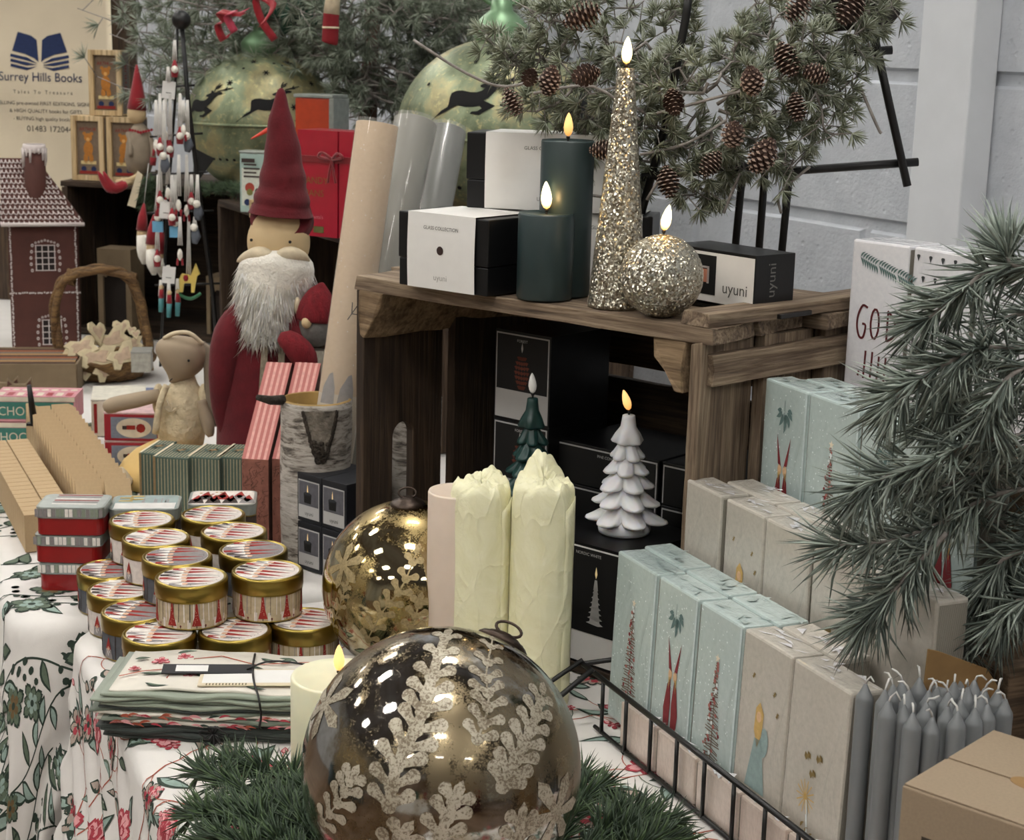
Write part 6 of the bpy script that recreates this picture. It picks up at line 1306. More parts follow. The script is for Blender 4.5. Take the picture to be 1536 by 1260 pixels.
def orn(label, x, y0, y1, kind, dd=-.03, grp='ornaments on the black metal tree'):
    b0 = Y(x, y1, D + dd); t = thing('hanging_ornament', label, 'ornament', tuple(b0), 0, grp); l = local(b0); p = lambda X, YY, d2=0: l(Y(X, YY, D + dd + d2))
    a = MB()
    for k in (-3, 0, 3): a.tube([p(x + k * .4, y0), p(x + k, y1 - 24)], 1.0 * s, WCORD, 5)
    a.obj('cord', t)
    if kind == 'santa': a = MB(); a.tube([p(x, y1 - 26), p(x, y1 - 12), p(x, y1)], [1.5 * s, 6 * s, 5 * s], FELTB, 10); a.obj('coat', t); a = MB(); a.ball(5.4 * s, WOOL, tuple(p(x, y1 - 12, -.006)), 10); a.obj('beard', t)
    if kind == 'grey': a = MB(); a.tube([p(x, y1 - 28), p(x + 2, y1 - 10), p(x, y1)], [3 * s, 7.5 * s, 4 * s], GRF, 10); a.obj('coat', t); a = MB(); a.ball(6 * s, WOOL, tuple(p(x - 1, y1 - 24, -.006)), 10); a.obj('hat_trim', t)
    if kind == 'white': a = MB(); a.ball((4 * s, 4 * s, 9 * s), WOOL, tuple(p(x, y1 - 10)), 10); a.tube([p(x - 3, y1 - 4), p(x - 4, y1 + 6)], 2 * s, FELTB, 6); a.tube([p(x + 3, y1 - 4), p(x + 4, y1 + 6)], 2 * s, FELTB, 6); a.obj('figure', t)
    if kind == 'blue': a = MB(); a.box((16 * s, 5 * s, 16 * s), plain('sky_blue_wood', '#6aa7c9', .5), M=xf(p(x, y1))); a.obj('body', t); a = MB(); a.ball(6 * s, WOOL, tuple(p(x, y1 - 22)), 10); a.tube([p(x, y1 - 24), p(x, y1 - 38)], [6 * s, 1 * s], FELTB, 10); a.obj('head', t)
    if kind == 'peg': 
        a = MB(); a.tube([p(x, y1), p(x + 1, y1 - 22)], [3.4 * s, 4.2 * s], TEALW, 8); a.obj('legs', t); a = MB(); a.tube([p(x + 1, y1 - 21), p(x + 1, y1 - 34)], [4.4 * s, 3.2 * s], FELTB, 8); a.ball(4 * s, SKIN, tuple(p(x + 1, y1 - 37)), 8); a.obj('figure', t)
    if kind == 'horse':
        a = MB(); M_ = xf(p(x, y1), (PI / 2, 0, 0)); k = s
        a.prism([(u * k, v * k) for u, v in [(-12, 8), (-13, 28), (-9, 36), (-2, 35), (4, 33), (8, 42), (12, 52), (15, 44), (18, 36), (14, 33), (12, 24), (9, 8), (5, 8), (5, 22), (-6, 22), (-8, 8)]], 5 * k, YELW, M_); a.obj('horse', t)
        a = MB(); a.tube(smooth([p(x - 18, y1 - 12), p(x - 10, y1 - 2), p(x + 4, y1 + 2), p(x + 18, y1 - 6)], 3), 2.6 * k, GRNW2, 8); a.obj('rocker', t); a = MB(); a.ball((5 * k, 4 * k, 6 * k), FELTB, tuple(p(x - 4, y1 - 29, -.004)), 8); a.obj('saddle', t)
    if kind == 'tag': a = MB(); a.box((19 * s, .001, 25 * s), WHT, M=xf(p(x, y1), (0, .1, .3))); a.print2d(rect(-4 * s, 8 * s, 4 * s, 9 * s), INK, lambda u, v: tuple(xf(p(x, y1), (0, .1, .3)) @ Vector((u, -.0012, v)))); a.obj('card', t)
L_ = [('white paper tag near the top of the ornament tree', 252, 100, 148, 'tag'), ('small red and white santa in the topmost cluster', 262, 60, 116, 'santa'), ('small red santa, upper left of the ornament tree', 240, 140, 232, 'santa'), ('small red and white santa below the first white tag', 255, 140, 236, 'santa'), ('small red santa beside the pole', 270, 140, 216, 'santa'),
      ('grey felt gnome, left of the upper arm', 246, 150, 258, 'grey'), ('grey felt gnome by the pole in the upper cluster', 281, 150, 228, 'grey'), ('white felt angel in the middle cluster', 252, 232, 300, 'white'), ('white felt angel right of the large tag', 268, 232, 318, 'white'), ('white felt angel beside the pole', 280, 232, 326, 'white'),
      ('grey felt gnome at the right of the middle arm', 296, 262, 330, 'grey'), ('white paper tag in the middle of the ornament tree', 248, 300, 328, 'tag'), ('blue and red wooden santa, left of the middle', 237, 262, 348, 'blue'), ('blue and red wooden santa under the middle arm', 263, 262, 356, 'blue'), ('white paper tag low on the ornament tree', 252, 398, 425, 'tag'),
      ('yellow rocking horse on a green rocker', 283, 325, 446, 'horse'), ('wooden peg figure with teal legs, leftmost at the bottom', 241, 420, 468, 'peg'), ('wooden peg figure with teal legs, middle one at the bottom', 253, 420, 476, 'peg'), ('wooden peg figure with teal legs, rightmost at the bottom', 266, 418, 474, 'peg'), ('grey felt gnome low beside the pole', 292, 325, 365, 'grey'),
      ('white felt angel at the far left of the upper cluster', 234, 150, 228, 'white'), ('white felt angel behind the middle of the upper cluster', 248, 140, 214, 'white'), ('white felt angel in the gap by the pole', 275, 150, 206, 'white'), ('small red santa low in the middle cluster', 258, 262, 338, 'santa'), ('small red santa beside the grey gnome on the right', 287, 262, 314, 'santa'),
      ('small red santa at the left of the middle cluster', 240, 232, 312, 'santa'), ('white felt angel above the rocking horse', 270, 325, 392, 'white'), ('small red santa left above the low white tag', 236, 325, 400, 'santa')]
for i, (lb, x, y0, y1, k) in enumerate(L_): orn(lb, x, y0, y1, k, -.02 - .012 * (i % 3))
# ------------------------------------------------------------ gingerbread doll house
GB = plain('gingerbread_brown', '#4e2a22', .8, var=.15, vs=20, bs=.3, bsc=300); ICE = plain('white_icing', '#c9bfbb', .6, var=.05); PINKI = plain('pink_wallpaper', '#b98a8c', .8); DRK = plain('dark_inside', '#1d1312', .9)
hp = Z(19, 534, 0); rzh = math.radians(17); t = thing('doll_house', 'gingerbread style doll house with white icing trim and chimney, at the left edge', 'doll house', (hp.x, hp.y, .002), rzh)
w, d, hb = .135, .12, .262; f = on_front(0, 0, 0, .0006); g = on_front(0, 0, 0, .0014); a = MB()
a.box((w, .008, hb), GB, c=(w / 2, .004, 0)); a.box((w, .008, hb), GB, c=(w / 2, d - .004, 0)); a.box((.008, d, hb), GB, c=(w - .004, d / 2, 0)); a.box((w, d - .002, .008), CREAM, c=(w / 2, d / 2, .122)); a.box((w, d - .002, .008), GB, c=(w / 2, d / 2, 0)); a.box((.004, d - .02, .24), PINKI, c=(w * .6, d / 2, .01))
R_ = random.Random(1)
def trim_(x0, y0, x1, y1):
    n = int(math.hypot(x1 - x0, y1 - y0) / .0042) + 1
    for k in range(n + 1): u = k / n; a.print2d(circ(.0019, 6, (x0 + (x1 - x0) * u + R_.uniform(-.0008, .0008), y0 + (y1 - y0) * u + R_.uniform(-.0008, .0008))), ICE, g)
trim_(.004, 0, .004, hb); trim_(w - .006, 0, w - .006, hb); trim_(0, .125, w, .125); trim_(0, hb - .002, w, hb - .002)
def win(cx, cy, ww, hh):
    a.print2d(rect(cx - ww / 2, cy - hh / 2, cx + ww / 2, cy + hh / 2), DRK, f)
    for k in range(4): x = cx - ww / 2 + ww * k / 3; a.print2d(rect(x - .0009, cy - hh / 2, x + .0009, cy + hh / 2), ICE, g)
    for k in range(5): y = cy - hh / 2 + hh * k / 4; a.print2d(rect(cx - ww / 2 - .002, y - .0009, cx + ww / 2 + .002, y + .0009), ICE, g)
    for s_ in (-1, 1):
        for k in range(5): a.print2d(circ(.0028, 7, (cx + s_ * (ww / 2 + .008 + .002 * math.sin(k)), cy - hh / 2 + hh * k / 4), .0036), ICE, f); a.print2d(circ(.0014, 6, (cx + s_ * (ww / 2 + .008 + .002 * math.sin(k)), cy - hh / 2 + hh * k / 4)), GB, g)
    for k in range(-3, 4): a.print2d(circ(.0024, 7, (cx + k * .006, cy + hh / 2 + .010 - abs(k) * .0016)), ICE, f); a.print2d(circ(.0011, 6, (cx + k * .006, cy + hh / 2 + .010 - abs(k) * .0016)), GB, g)
win(w * .52, .195, .036, .050); win(w * .58, .045, .036, .050); a.obj('walls', t)
# roof: sloping faces with scalloped icing tiles
a = MB(); e = .012; rt = .125; rv = [(-e, -e, hb), (w + e, -e, hb), (w + e, d + e, hb), (-e, d + e, hb), (-.01, d * .5, hb + rt), (w * .45, d * .5, hb + rt)]
rv[4] = (-.01, d * .55, hb + rt); a.add(rv, [(0, 1, 5, 4), (1, 2, 5), (2, 3, 4, 5), (3, 0, 4), (3, 2, 1, 0)], GB)
def roofpt(u, v, ee): # u along eave 0..1, v up slope 0..1
    p0 = Vector(rv[0]).lerp(Vector(rv[1]), u); p1 = Vector(rv[4]).lerp(Vector(rv[5]), u); nrm = (Vector(rv[1]) - Vector(rv[0])).cross(Vector(rv[4]) - Vector(rv[0])).normalized(); return p0.lerp(p1, v) + nrm * ee
for r_ in range(13):
    v0 = r_ / 13; n = 16 - r_ // 2
    for k in range(n):
        u0 = (k + (r_ % 2) * .5) / n; P = [roofpt(min(1, max(0, u0 + math.cos(x) * .5 / n)), v0 + .045 - math.sin(x) * .05, .0016) for x in [PI * i / 6 for i in range(7)]]
        a.tube(P, .0013, ICE, 5)
a.tube([roofpt(u, .0, .001) for u in (0, .5, 1)], .004, ICE, 8); a.obj('roof', t)
a = MB(); M_ = xf((w * .42, d * .30, hb + .035)); a.lathe([(.022, 0), (.0205, .115), (.018, .116), (.017, .10)], GB, 28, M_, caps=False); a.obj('chimney', t)
a = MB(); M_ = xf((w * .42, d * .30, hb + .035)); 
a.lathe([(.0218, .104), (.0228, .112), (.0215, .120), (.018, .119)], ICE, 28, M_, caps=False)
for k in range(16): an = 2 * PI * k / 16; L = R_.uniform(.008, .038); a.tube([(w * .42 + .0222 * math.cos(an), d * .30 + .0222 * math.sin(an), hb + .035 + z) for z in (.112, .112 - L)], [.003, .0018], ICE, 6)
a.obj('icing_drips', t)
# ------------------------------------------------------------ santa doll, mouse doll, rabbit doll
def head_fn(d): return 1
D = 2.30; b0 = Y(392, 745, D); b0.z = .001; t = thing('santa_doll', 'tall santa doll with long red pointed hat, white wool beard and red robe', 'doll', tuple(b0), 0); l = local(b0); p = lambda x, y, dd=0: l(Y(x, y, D + dd)); s = D / 2500
a = MB(); P = [p(396, 744), p(396, 700), p(396, 640), p(396, 580), p(394, 530), p(392, 490), p(398, 455), p(405, 430)]; P[0] = Vector((P[0].x, 0, .0)); a.tube(P, [70 * s, 74 * s, 72 * s, 66 * s, 60 * s, 50 * s, 34 * s, 22 * s], FELT, 36)
a.obj('robe', t)
TRM = plain('grey_woven_trim', '#857a68', .85, var=.3, vs=220)
for x0, x1 in ((400, 388), (424, 418)):
    a = MB(); vs = []; 
    pts = [(x0 + (x1 - x0) * k / 12, 480 + 190 * k / 12) for k in range(13)]
    for k, (x, y) in enumerate(pts): r_ = (50 + 22 * min(1, k / 6)) * s; c = p(x, y, -(r_ ** 2 - ((x - 394) * s) ** 2) ** .5 - .0025); vs += [c + Vector((-.0045, .0005, 0)), c + Vector((.0045, 0, 0))]
    a.add(vs, [(2 * k, 2 * k + 1, 2 * k + 3, 2 * k + 2) for k in range(12)], TRM); a.obj('coat_trim', t, solid=.0012)
a = MB(); a.tube(smooth([p(366, 462, -.01), p(346, 500, -.03), p(336, 550, -.035), p(333, 610, -.03), p(338, 650, -.03)], 4), [16 * s, 19 * s, 22 * s, 24 * s, 25 * s, 25 * s, 25 * s, 24 * s, 23 * s, 22 * s, 20 * s, 18 * s, 16 * s, 14 * s, 12 * s, 10 * s, 8 * s], FELT, 18); a.obj('sleeve', t)
a = MB(); a.tube(smooth([p(440, 462, -.01), p(452, 490, -.04), p(462, 520, -.05)], 4), [16 * s, 19 * s, 21 * s, 22 * s, 22 * s, 22 * s, 21 * s, 19 * s, 16 * s], FELT, 18); a.obj('sleeve', t)
a = MB(); c = p(418, 362); a.ball((47 * s, 41 * s, 50 * s), SKIN, tuple(c), 40, fn=lambda d: 1 + .04 * max(0, -d.z)); a.obj('head', t)
for ex, ey in ((377, 360), (435, 363)): a = MB(); a.ball(.0022, BLKIN, tuple(p(ex, ey, -.03 if ex < 400 else -.0385)), 8); a.obj('eye', t)
HAT = FELT; a = MB()
P = smooth([p(421, 322, .0), p(422, 308), p(424, 284), p(424, 255), p(424, 220), p(421, 185), p(421, 160), p(422, 132)], 6); n = len(P)
R_ = random.Random(6); rad = []
for i in range(n):
    u = i / (n - 1); r_ = 45.5 * s * (1 - u) ** .82 + 3 * s; r_ *= 1 + .06 * math.sin(i * .85) * (u > .12) * (1 - u); rad.append(r_)
rad[-1] = 2 * s; a.tube(P, rad, HAT, 36); a.tube([p(424, 336, .012), p(421, 322)], [47.5 * s, 46 * s], HAT, 36); a.obj('pointed_hat', t)
# moustache, beard of many wool locks
a = MB()
for sd in (-1, 1): a.tube(smooth([p(412, 391, -.045), p(412 + sd * 18, 382, -.043), p(412 + sd * 38, 384, -.034), p(412 + sd * 54 - 2, 392, -.02)], 4), [5 * s, 8 * s, 10 * s, 11 * s, 12 * s, 12 * s, 11.5 * s, 10.5 * s, 9 * s, 8 * s, 6 * s, 4 * s, 1.5 * s], CRW, 14)
a.obj('moustache', t); a = MB(); a.ball((6 * s, 5 * s, 6 * s), SKIN, tuple(p(412, 396, -.045)), 12); a.obj('nose', t)
WOOLN = [plain('wool_lock_a', '#fbf8f2', .9, bs=0), plain('wool_lock_b', '#f4f0e6', .9, bs=0)]
a = MB(); a.tube(smooth([p(414, 385, -.004), p(414, 410, -.012), p(408, 440, -.022), p(404, 470, -.030), p(398, 495, -.036), p(400, 515, -.038)], 4), [40 * s, 50 * s, 55 * s, 57 * s, 57 * s, 55 * s, 52 * s, 49 * s, 46 * s, 43 * s, 40 * s, 37 * s, 34 * s, 31 * s, 27 * s, 23 * s, 19 * s, 14 * s, 9 * s, 5 * s, 2 * s], WOOL, 40); a.obj('beard', t)
N = Needles(); R_ = random.Random(8)
for k in range(1500):
    an = R_.uniform(-PI, 0) ; v = R_.random(); cx = 414 - 14 * v; cy = 392 + 105 * v; w_ = (52 - 28 * v * v) * s; c = p(cx, cy, -.008 - .03 * v)
    o = c + Vector((math.cos(an) * w_, math.sin(an) * w_ * .95, 0)); d = Vector((math.cos(an) * .22, math.sin(an) * .12, -1 + R_.uniform(0, .25))) + Vector((R_.uniform(-.2, .2), 0, 0)); N.add(tuple(o), tuple(d.normalized()), R_.uniform(.02, .042), .0011, R_.uniform(-.6, .6))
N.build('beard_locks', WOOLN, t)
# mouse doll
D = 2.25; b0 = Y(485, 600, D); b0.z = .001; t = thing('mouse_doll', 'grey mouse doll in a red knitted hat and red mittens, tucked beside the santa doll', 'doll', tuple(b0), 0); l = local(b0); p = lambda x, y, dd=0: l(Y(x, y, D + dd)); s = D / 2500
KNIT = plain('ribbed_grey_knit', '#a8a294', .95, var=.2, vs=60, bs=.8, bd=.003, stretch=(6, 6, 1)); GRFL = plain('grey_mouse_felt', '#6b6864', .95, var=.2, vs=120, bs=.5, bd=.001); KRED = plain('red_rib_knit', '#7a1620', .95, var=.25, vs=40, bs=.9, bd=.003, stretch=(5, 5, 1))
a = MB(); a.tube([Vector((0, 0, 0)), p(480, 640), p(478, 590), p(476, 550), p(476, 525)], [30 * s, 32 * s, 30 * s, 24 * s, 14 * s], KNIT, 28); a.obj('sweater', t)
a = MB(); a.ball((28 * s, 27 * s, 31 * s), GRFL, tuple(p(475, 490)), 28); a.obj('head', t); a = MB(); a.ball((8 * s, 8 * s, 9 * s), SKIN, tuple(p(460, 484, -.022)), 14); a.obj('nose', t)
a = MB(); a.tube(smooth([p(474, 480), p(476, 462), p(480, 440), p(484, 424)], 4), [29.5 * s, 31 * s, 31 * s, 30 * s, 29 * s, 27 * s, 25 * s, 22 * s, 19 * s, 15 * s, 10 * s, 6 * s, 2 * s], KRED, 36); a.obj('knitted_hat', t)
a = MB(); a.ball((5 * s, 9 * s, 14 * s), CRW, tuple(p(446, 459, -.0)), 14); a.obj('ear', t)
a = MB(); a.tube(smooth([p(420, 516, -.04), p(432, 512, -.045), p(448, 525, -.05), p(462, 545, -.05), p(466, 556, -.045)], 3), [4 * s, 10 * s, 15 * s, 17 * s, 18 * s, 19 * s, 20 * s, 20 * s, 19 * s, 16 * s, 13 * s, 8 * s, 4 * s], KRED, 16); a.obj('mitten', t)
# rabbit doll
D = 2.36; b0 = Y(262, 735, D); b0.z = .001; t = thing('rabbit_doll', 'linen rabbit doll in a cream knitted vest and yellow skirt, sitting behind the green boxes', 'doll', tuple(b0), 0); l = local(b0); p = lambda x, y, dd=0: l(Y(x, y, D + dd)); s = D / 2500
LIN = plain('beige_linen_skin', '#a3927c', .92, var=.05, vs=30, bs=.4, bsc=900, bd=.0006); LIND = plain('grey_linen_ear', '#857868', .92, var=.1, vs=40, bs=.4, bsc=700); VEST = plain('cream_bobble_knit', '#d3c3a2', .95, var=.12, vs=90, bs=1, bd=.005, bsc=110); YEL = plain('pale_yellow_cotton', '#d9b878', .9, var=.06, vs=20, bs=.3, bsc=600)
a = MB(); a.tube([p(272, 665), p(272, 640), p(274, 610), p(276, 590), p(277, 575), p(277, 560)], [34 * s, 38 * s, 38 * s, 32 * s, 20 * s, 14 * s], VEST, 30); a.obj('knitted_vest', t)
a = MB()
for sx in (238, 306): a.ball((10 * s, 14 * s, 26 * s), VEST, tuple(p(sx, 600, -.006)), 16, M=None)
for q_ in range(3): a.tube(smooth([p(246, 612, -.037), p(250 + 8 * q_, 600 + 5 * q_, -.042), p(256, 618, -.042), p(248, 612, -.038)], 3), .0013, CRW, 6)
a.tube(smooth([p(250, 578, -.03), p(240, 605, -.04), p(233, 650, -.038)], 4), .005, VEST, 8); a.obj('vest_front', t)
a = MB(); a.tube(smooth([p(276, 505, .004), p(274, 520), p(271, 540, -.006), p(264, 560, -.012), p(256, 574, -.016)], 4), [14 * s, 24 * s, 31 * s, 36 * s, 39 * s, 40 * s, 40 * s, 39 * s, 37 * s, 34 * s, 30 * s, 26 * s, 21 * s, 15 * s, 9 * s, 5 * s, 2 * s], LIN, 32); a.obj('head', t)
for ex, ey, dd in ((283, 541, -.0365),): a = MB(); a.ball(.0020, BLKIN, tuple(p(ex, ey, dd)), 8); a.obj('eye', t)
a = MB(); a.tube([p(258, 568, -.045), p(254, 572, -.043)], .0008, BLKIN, 5); a.obj('stitched_nose', t)
a = MB(); a.tube(smooth([p(246, 508, -.02), p(262, 500, -.028), p(284, 500, -.028), p(304, 516, -.02)], 4), .0032, CRW, 8); a.obj('crochet_band', t)
a = MB(); c0 = smooth([p(300, 512, -.008), p(314, 530, -.012), p(318, 570, -.014), p(318, 610, -.016), p(316, 640, -.018)], 5); vs = []
for i, c in enumerate(c0): u = i / (len(c0) - 1); w_ = (9 + 8 * math.sin(PI * min(1, u * 1.05)) + 3 * u) * s; vs += [c + Vector((-w_, 0, 0)), c + Vector((0, -.004, 0)), c + Vector((w_, .002, 0)), c + Vector((0, .004, 0))]
a.add(vs, [(4 * i + j, 4 * i + (j + 1) % 4, 4 * i + 4 + (j + 1) % 4, 4 * i + 4 + j) for i in range(len(c0) - 1) for j in range(4)] + [(0, 1, 2, 3), tuple(4 * (len(c0) - 1) + j for j in (3, 2, 1, 0))], LIND, True); a.obj('ear', t, sub=1)
a = MB(); a.tube(smooth([p(240, 592, -.02), p(205, 600, -.03), p(175, 606, -.035), p(155, 613, -.04)], 4), [9 * s, 10 * s, 11 * s, 11.5 * s, 12 * s, 12 * s, 12 * s, 12 * s, 12 * s, 12 * s, 11 * s, 9 * s, 4 * s], LIN, 16); a.obj('arm', t)
a = MB(); a.tube(smooth([p(302, 600, -.015), p(310, 630, -.02), p(316, 655, -.025)], 4), [9 * s] * 3 + [10 * s] * 3 + [9 * s, 7 * s, 4 * s], LIN, 14); a.obj('arm', t)
a = MB(); n = 48; prof = [(20, 655, .0), (36, 662, 0), (56, 672, -.006), (74, 688, -.012), (86, 706, -.016), (88, 722, -.014), (84, 736, -.01)]; vs = []
for i in range(n):
    an = 2 * PI * i / n
    for j, (r_, y, dd) in enumerate(prof): rr = r_ * s * (1 + .06 * j / 6 * math.sin(an * 9)) * (.88 if math.sin(an) > 0 else 1); c = p(262 - j * 1.5, y, dd); vs.append((c.x + rr * math.cos(an), c.y + rr * .85 * math.sin(an), max(.001, c.z)))
k = len(prof); a.add(vs, [(i * k + j, i * k + j + 1, ((i + 1) % n) * k + j + 1, ((i + 1) % n) * k + j) for i in range(n) for j in range(k - 1)], YEL, True); a.obj('skirt', t)
a = MB(); a.tube(smooth([p(176, 706, -.07), p(184, 718, -.075), p(196, 728, -.075)], 3), [10 * s, 11 * s, 12 * s, 12 * s, 11 * s, 10 * s, 6 * s], CRW, 12); a.obj('frilled_foot', t)

# ------------------------------------------------------------ things on the near old crate
RBX = plain('gloss_red_box', '#a3122c', .35, coat=.5, var=.06); RBX2 = plain('deep_red_ribbon', '#7d0c18', .35, sheen=.4); GILT = plain('gilt_lettering', '#8d6a3c', .4, metal=.5)
def onC(px, py, z=ZS): v = Z(px, py, z); return v
v = onC(447, 352); rzr = math.radians(-28)
t = thing('gift_box', 'red ribbon-tied gift box lettered CANDY PANS, behind the santa hat', 'box', (v.x, v.y, ZS), rzr, 'red gift boxes'); a = MB(); w, d, h = .075, .06, .165; a.box((w, d, h), RBX, c=(w / 2, d / 2, 0)); f = on_front(0, 0, 0, .0006)
a.text('CANDY', .015, GILT, lambda x, y: f(w * .42 + x, h * .50 + y)); a.text('PANS', .015, GILT, lambda x, y: f(w * .42 + x, h * .38 + y)); a.text("Santa's", .008, ink('pink_print', '#d28a92'), lambda x, y: f(w * .5 + x, h * .17 + y)); a.print2d(rect(w * .4, .006, w * .66, .016), ink('olive_patch', '#5b5a2c'), f); a.obj('carton', t, bev=.001)
a = MB(); a.box((w + .004, d + .004, .010), RBX2, c=(w / 2, d / 2, h * .70)); a.obj('ribbon_band', t); 
a = MB(); 
for sd in (-1, 1): a.tube(smooth([(w * .9, -.004, h * .74), (w * .9 + sd * .014, -.010, h * .80), (w * .9 + sd * .022, -.008, h * .76), (w * .9, -.004, h * .735)], 4), .0022, RBX2, 6); a.tube(smooth([(w * .9, -.004, h * .735), (w * .9 + sd * .004, -.006, h * .62), (w * .9 + sd * .007, -.005, h * .52)], 4), .0018, RBX2, 6)
a.obj('ribbon_bow', t)
v2 = Vector((v.x, v.y, 0)) + Vector((math.cos(rzr), math.sin(rzr), 0)) * .0775
t = thing('gift_box', 'red ribbon-tied gift box directly behind the cream paper roll', 'box', (v2.x, v2.y, ZS), rzr, 'red gift boxes'); a = MB(); a.box((.085, d, .166), RBX, c=(.0425, d / 2, 0)); f = on_front(0, 0, 0, .0006); a.print2d(circ(.012, 12, (.040, .07)), ink('white_flower', '#cfc6ac'), f); a.print2d(circ(.007, 10, (.044, .085)), ink('olive_patch', '#5b5a2c'), f); a.print2d(rect(.044, .05, .06, .09), GILT, f); a.obj('carton', t, bev=.001); a = MB(); a.box((.089, d + .004, .010), RBX2, c=(.0425, d / 2, .166 * .70)); a.obj('ribbon_band', t)
ORG = plain('orange_red_tin', '#b23d1c', .3, coat=.3)
v = Y(436, 300, 3.02); t = thing('gift_tin', 'orange red tin with a pale rim, standing behind the red gift boxes', 'tin', (v.x, v.y + .06, ZS), math.radians(-20)); a = MB(); a.box((.075, .06, .200), ORG, c=(.0375, .03, 0)); a.obj('tin_body', t, bev=.003); a = MB(); a.box((.079, .064, .006), SILV, c=(.0375, .03, .2003)); a.box((.010, .064, .20), SILV, c=(.0745, .03, 0)); a.obj('rim', t, bev=.001)
TEALT = plain('pale_teal_tin', '#9fb6ae', .4, var=.06)
v = onC(360, 318); t = thing('gift_tin', 'small pale teal tin with a robin picture at the corner of the old crate', 'tin', (v.x, v.y, ZS), math.radians(-12)); a = MB(); w, h = .048, .104; a.box((w, .04, h), TEALT, c=(w / 2, .02, 0)); f = on_front(0, 0, 0, .0006); g = on_front(0, 0, 0, .0011)
a.print2d(rect(.004, .012, w - .004, h - .026), ink('tin_white_panel', '#c9cdc0'), f); a.print2d(circ(.009, 12, (w * .4, .044)), ink('robin_red', '#9c4030'), g); a.print2d(circ(.006, 12, (w * .4, .036)), ink('robin_olive', '#7a7a42'), on_front(0, 0, 0, .0014)); a.print2d(circ(.006, 12, (w * .72, .038)), tBk, g); a.print2d(circ(.006, 10, (w * .3, .018)), NAVY, g); a.print2d(circ(.005, 10, (w * .65, .018)), tR, g)
for k in range(4): a.print2d(rect(.008, .062 + k * .007, w - .010 - (k % 2) * .006, .065 + k * .007), tBk, g)
a.print2d(rect(.004, h - .016, w * .6, h - .009), tBk, g); a.obj('tin_body', t, bev=.002); a = MB(); a.box((w + .002, .042, .004), SILV, c=(w / 2, .02, h + .0002)); a.obj('lid', t, bev=.001)
v = Y(374, 325, 2.86); t = thing('small_frame', 'tiny pale wood frame box with a green picture, in front of the teal tin', 'box', (onC(374, 326).x, onC(374, 326).y, ZS), math.radians(-10)); a = MB(); w = .030; 
for (x0, x1, z0, z1) in ((0, .004, 0, w), (w - .004, w, 0, w), (.004, w - .004, 0, .004), (.004, w - .004, w - .004, w)): a.box((x1 - x0, .014, z1 - z0), PINE, c=((x0 + x1) / 2, .007, z0))
a.obj('frame', t); a = MB(); a.box((w - .008, .006, w - .008), TEDR, c=(w / 2, .008, .004)); a.print2d(circ(.008, 12, (w / 2, w / 2)), ink('frame_green', '#5f7d62'), on_front(0, .005, 0, .0005)); a.obj('picture', t)
t = thing('ribbon_tassel', 'bright orange red ribbon end left of the santa hat', 'ribbon', tuple(Y(395, 200, 2.6)), 0); l = local(Y(395, 200, 2.6)); a = MB(); P = smooth([l(Y(x, y, 2.6)) for x, y in ((376, 208), (395, 198), (406, 190), (404, 178), (408, 166))], 4); vs = []
for i, c in enumerate(P): w_ = .0045 * math.sin(PI * (i + .6) / (len(P) + .2)); vs += [c + Vector((0, 0, -w_)), c + Vector((0, .002, w_))]
a.add(vs, [(2 * i, 2 * i + 2, 2 * i + 3, 2 * i + 1) for i in range(len(P) - 1)], plain('orange_red_satin', '#c5351f', .35), True); a.obj('ribbon', t, solid=.001)
t = thing('leaning_card', 'small black and grey card leaning under the green metal bauble', 'card', tuple(Y(300, 262, 3.15)), 0); l = local(Y(300, 262, 3.15)); P3 = lambda x, y: l(Y(x, y, 3.15)); a = MB(); a.add([P3(291, 222), P3(322, 238), P3(300, 268), P3(290, 258)], [(0, 3, 2, 1)], BLKIN); a.obj('card', t, solid=.0015)
# garland of pine lying along the crate tops
def garland(label, pts, dens, L, w, mats, seed, rad=.02, grp=None, twigs=True):
    random.seed(seed); P = smooth(pts, 8); t = thing('pine_garland', label, 'garland', tuple(P[0]), 0, grp); l = local(P[0]); a = MB(); a.tube([l(q) for q in P], .0035, BARK, 6); a.obj('stem', t); N = Needles()
    for i in range(len(P) - 1):
        for k in range(dens):
            o = P[i].lerp(P[i + 1], rnd()) + Vector((ru(-1, 1), ru(-1, 1), ru(0, 1))) * rad; ax = (P[i + 1] - P[i]).normalized() * ru(-1, 1) + Vector((ru(-1, 1), ru(-1, 1), ru(0, 1.2))); N.tuft(l(o), ax, 22, L, w, 1.3)
    N.build('needles', mats, t); return t
garland('green pine garland along the top of the far old crate beneath the metal bauble', [Y(290, 290, 3.40), Y(330, 288, 3.3), Y(362, 292, 3.15), Y(400, 300, 3.05)], 4, .022, .0013, [NG1, NG2], 3, .010)
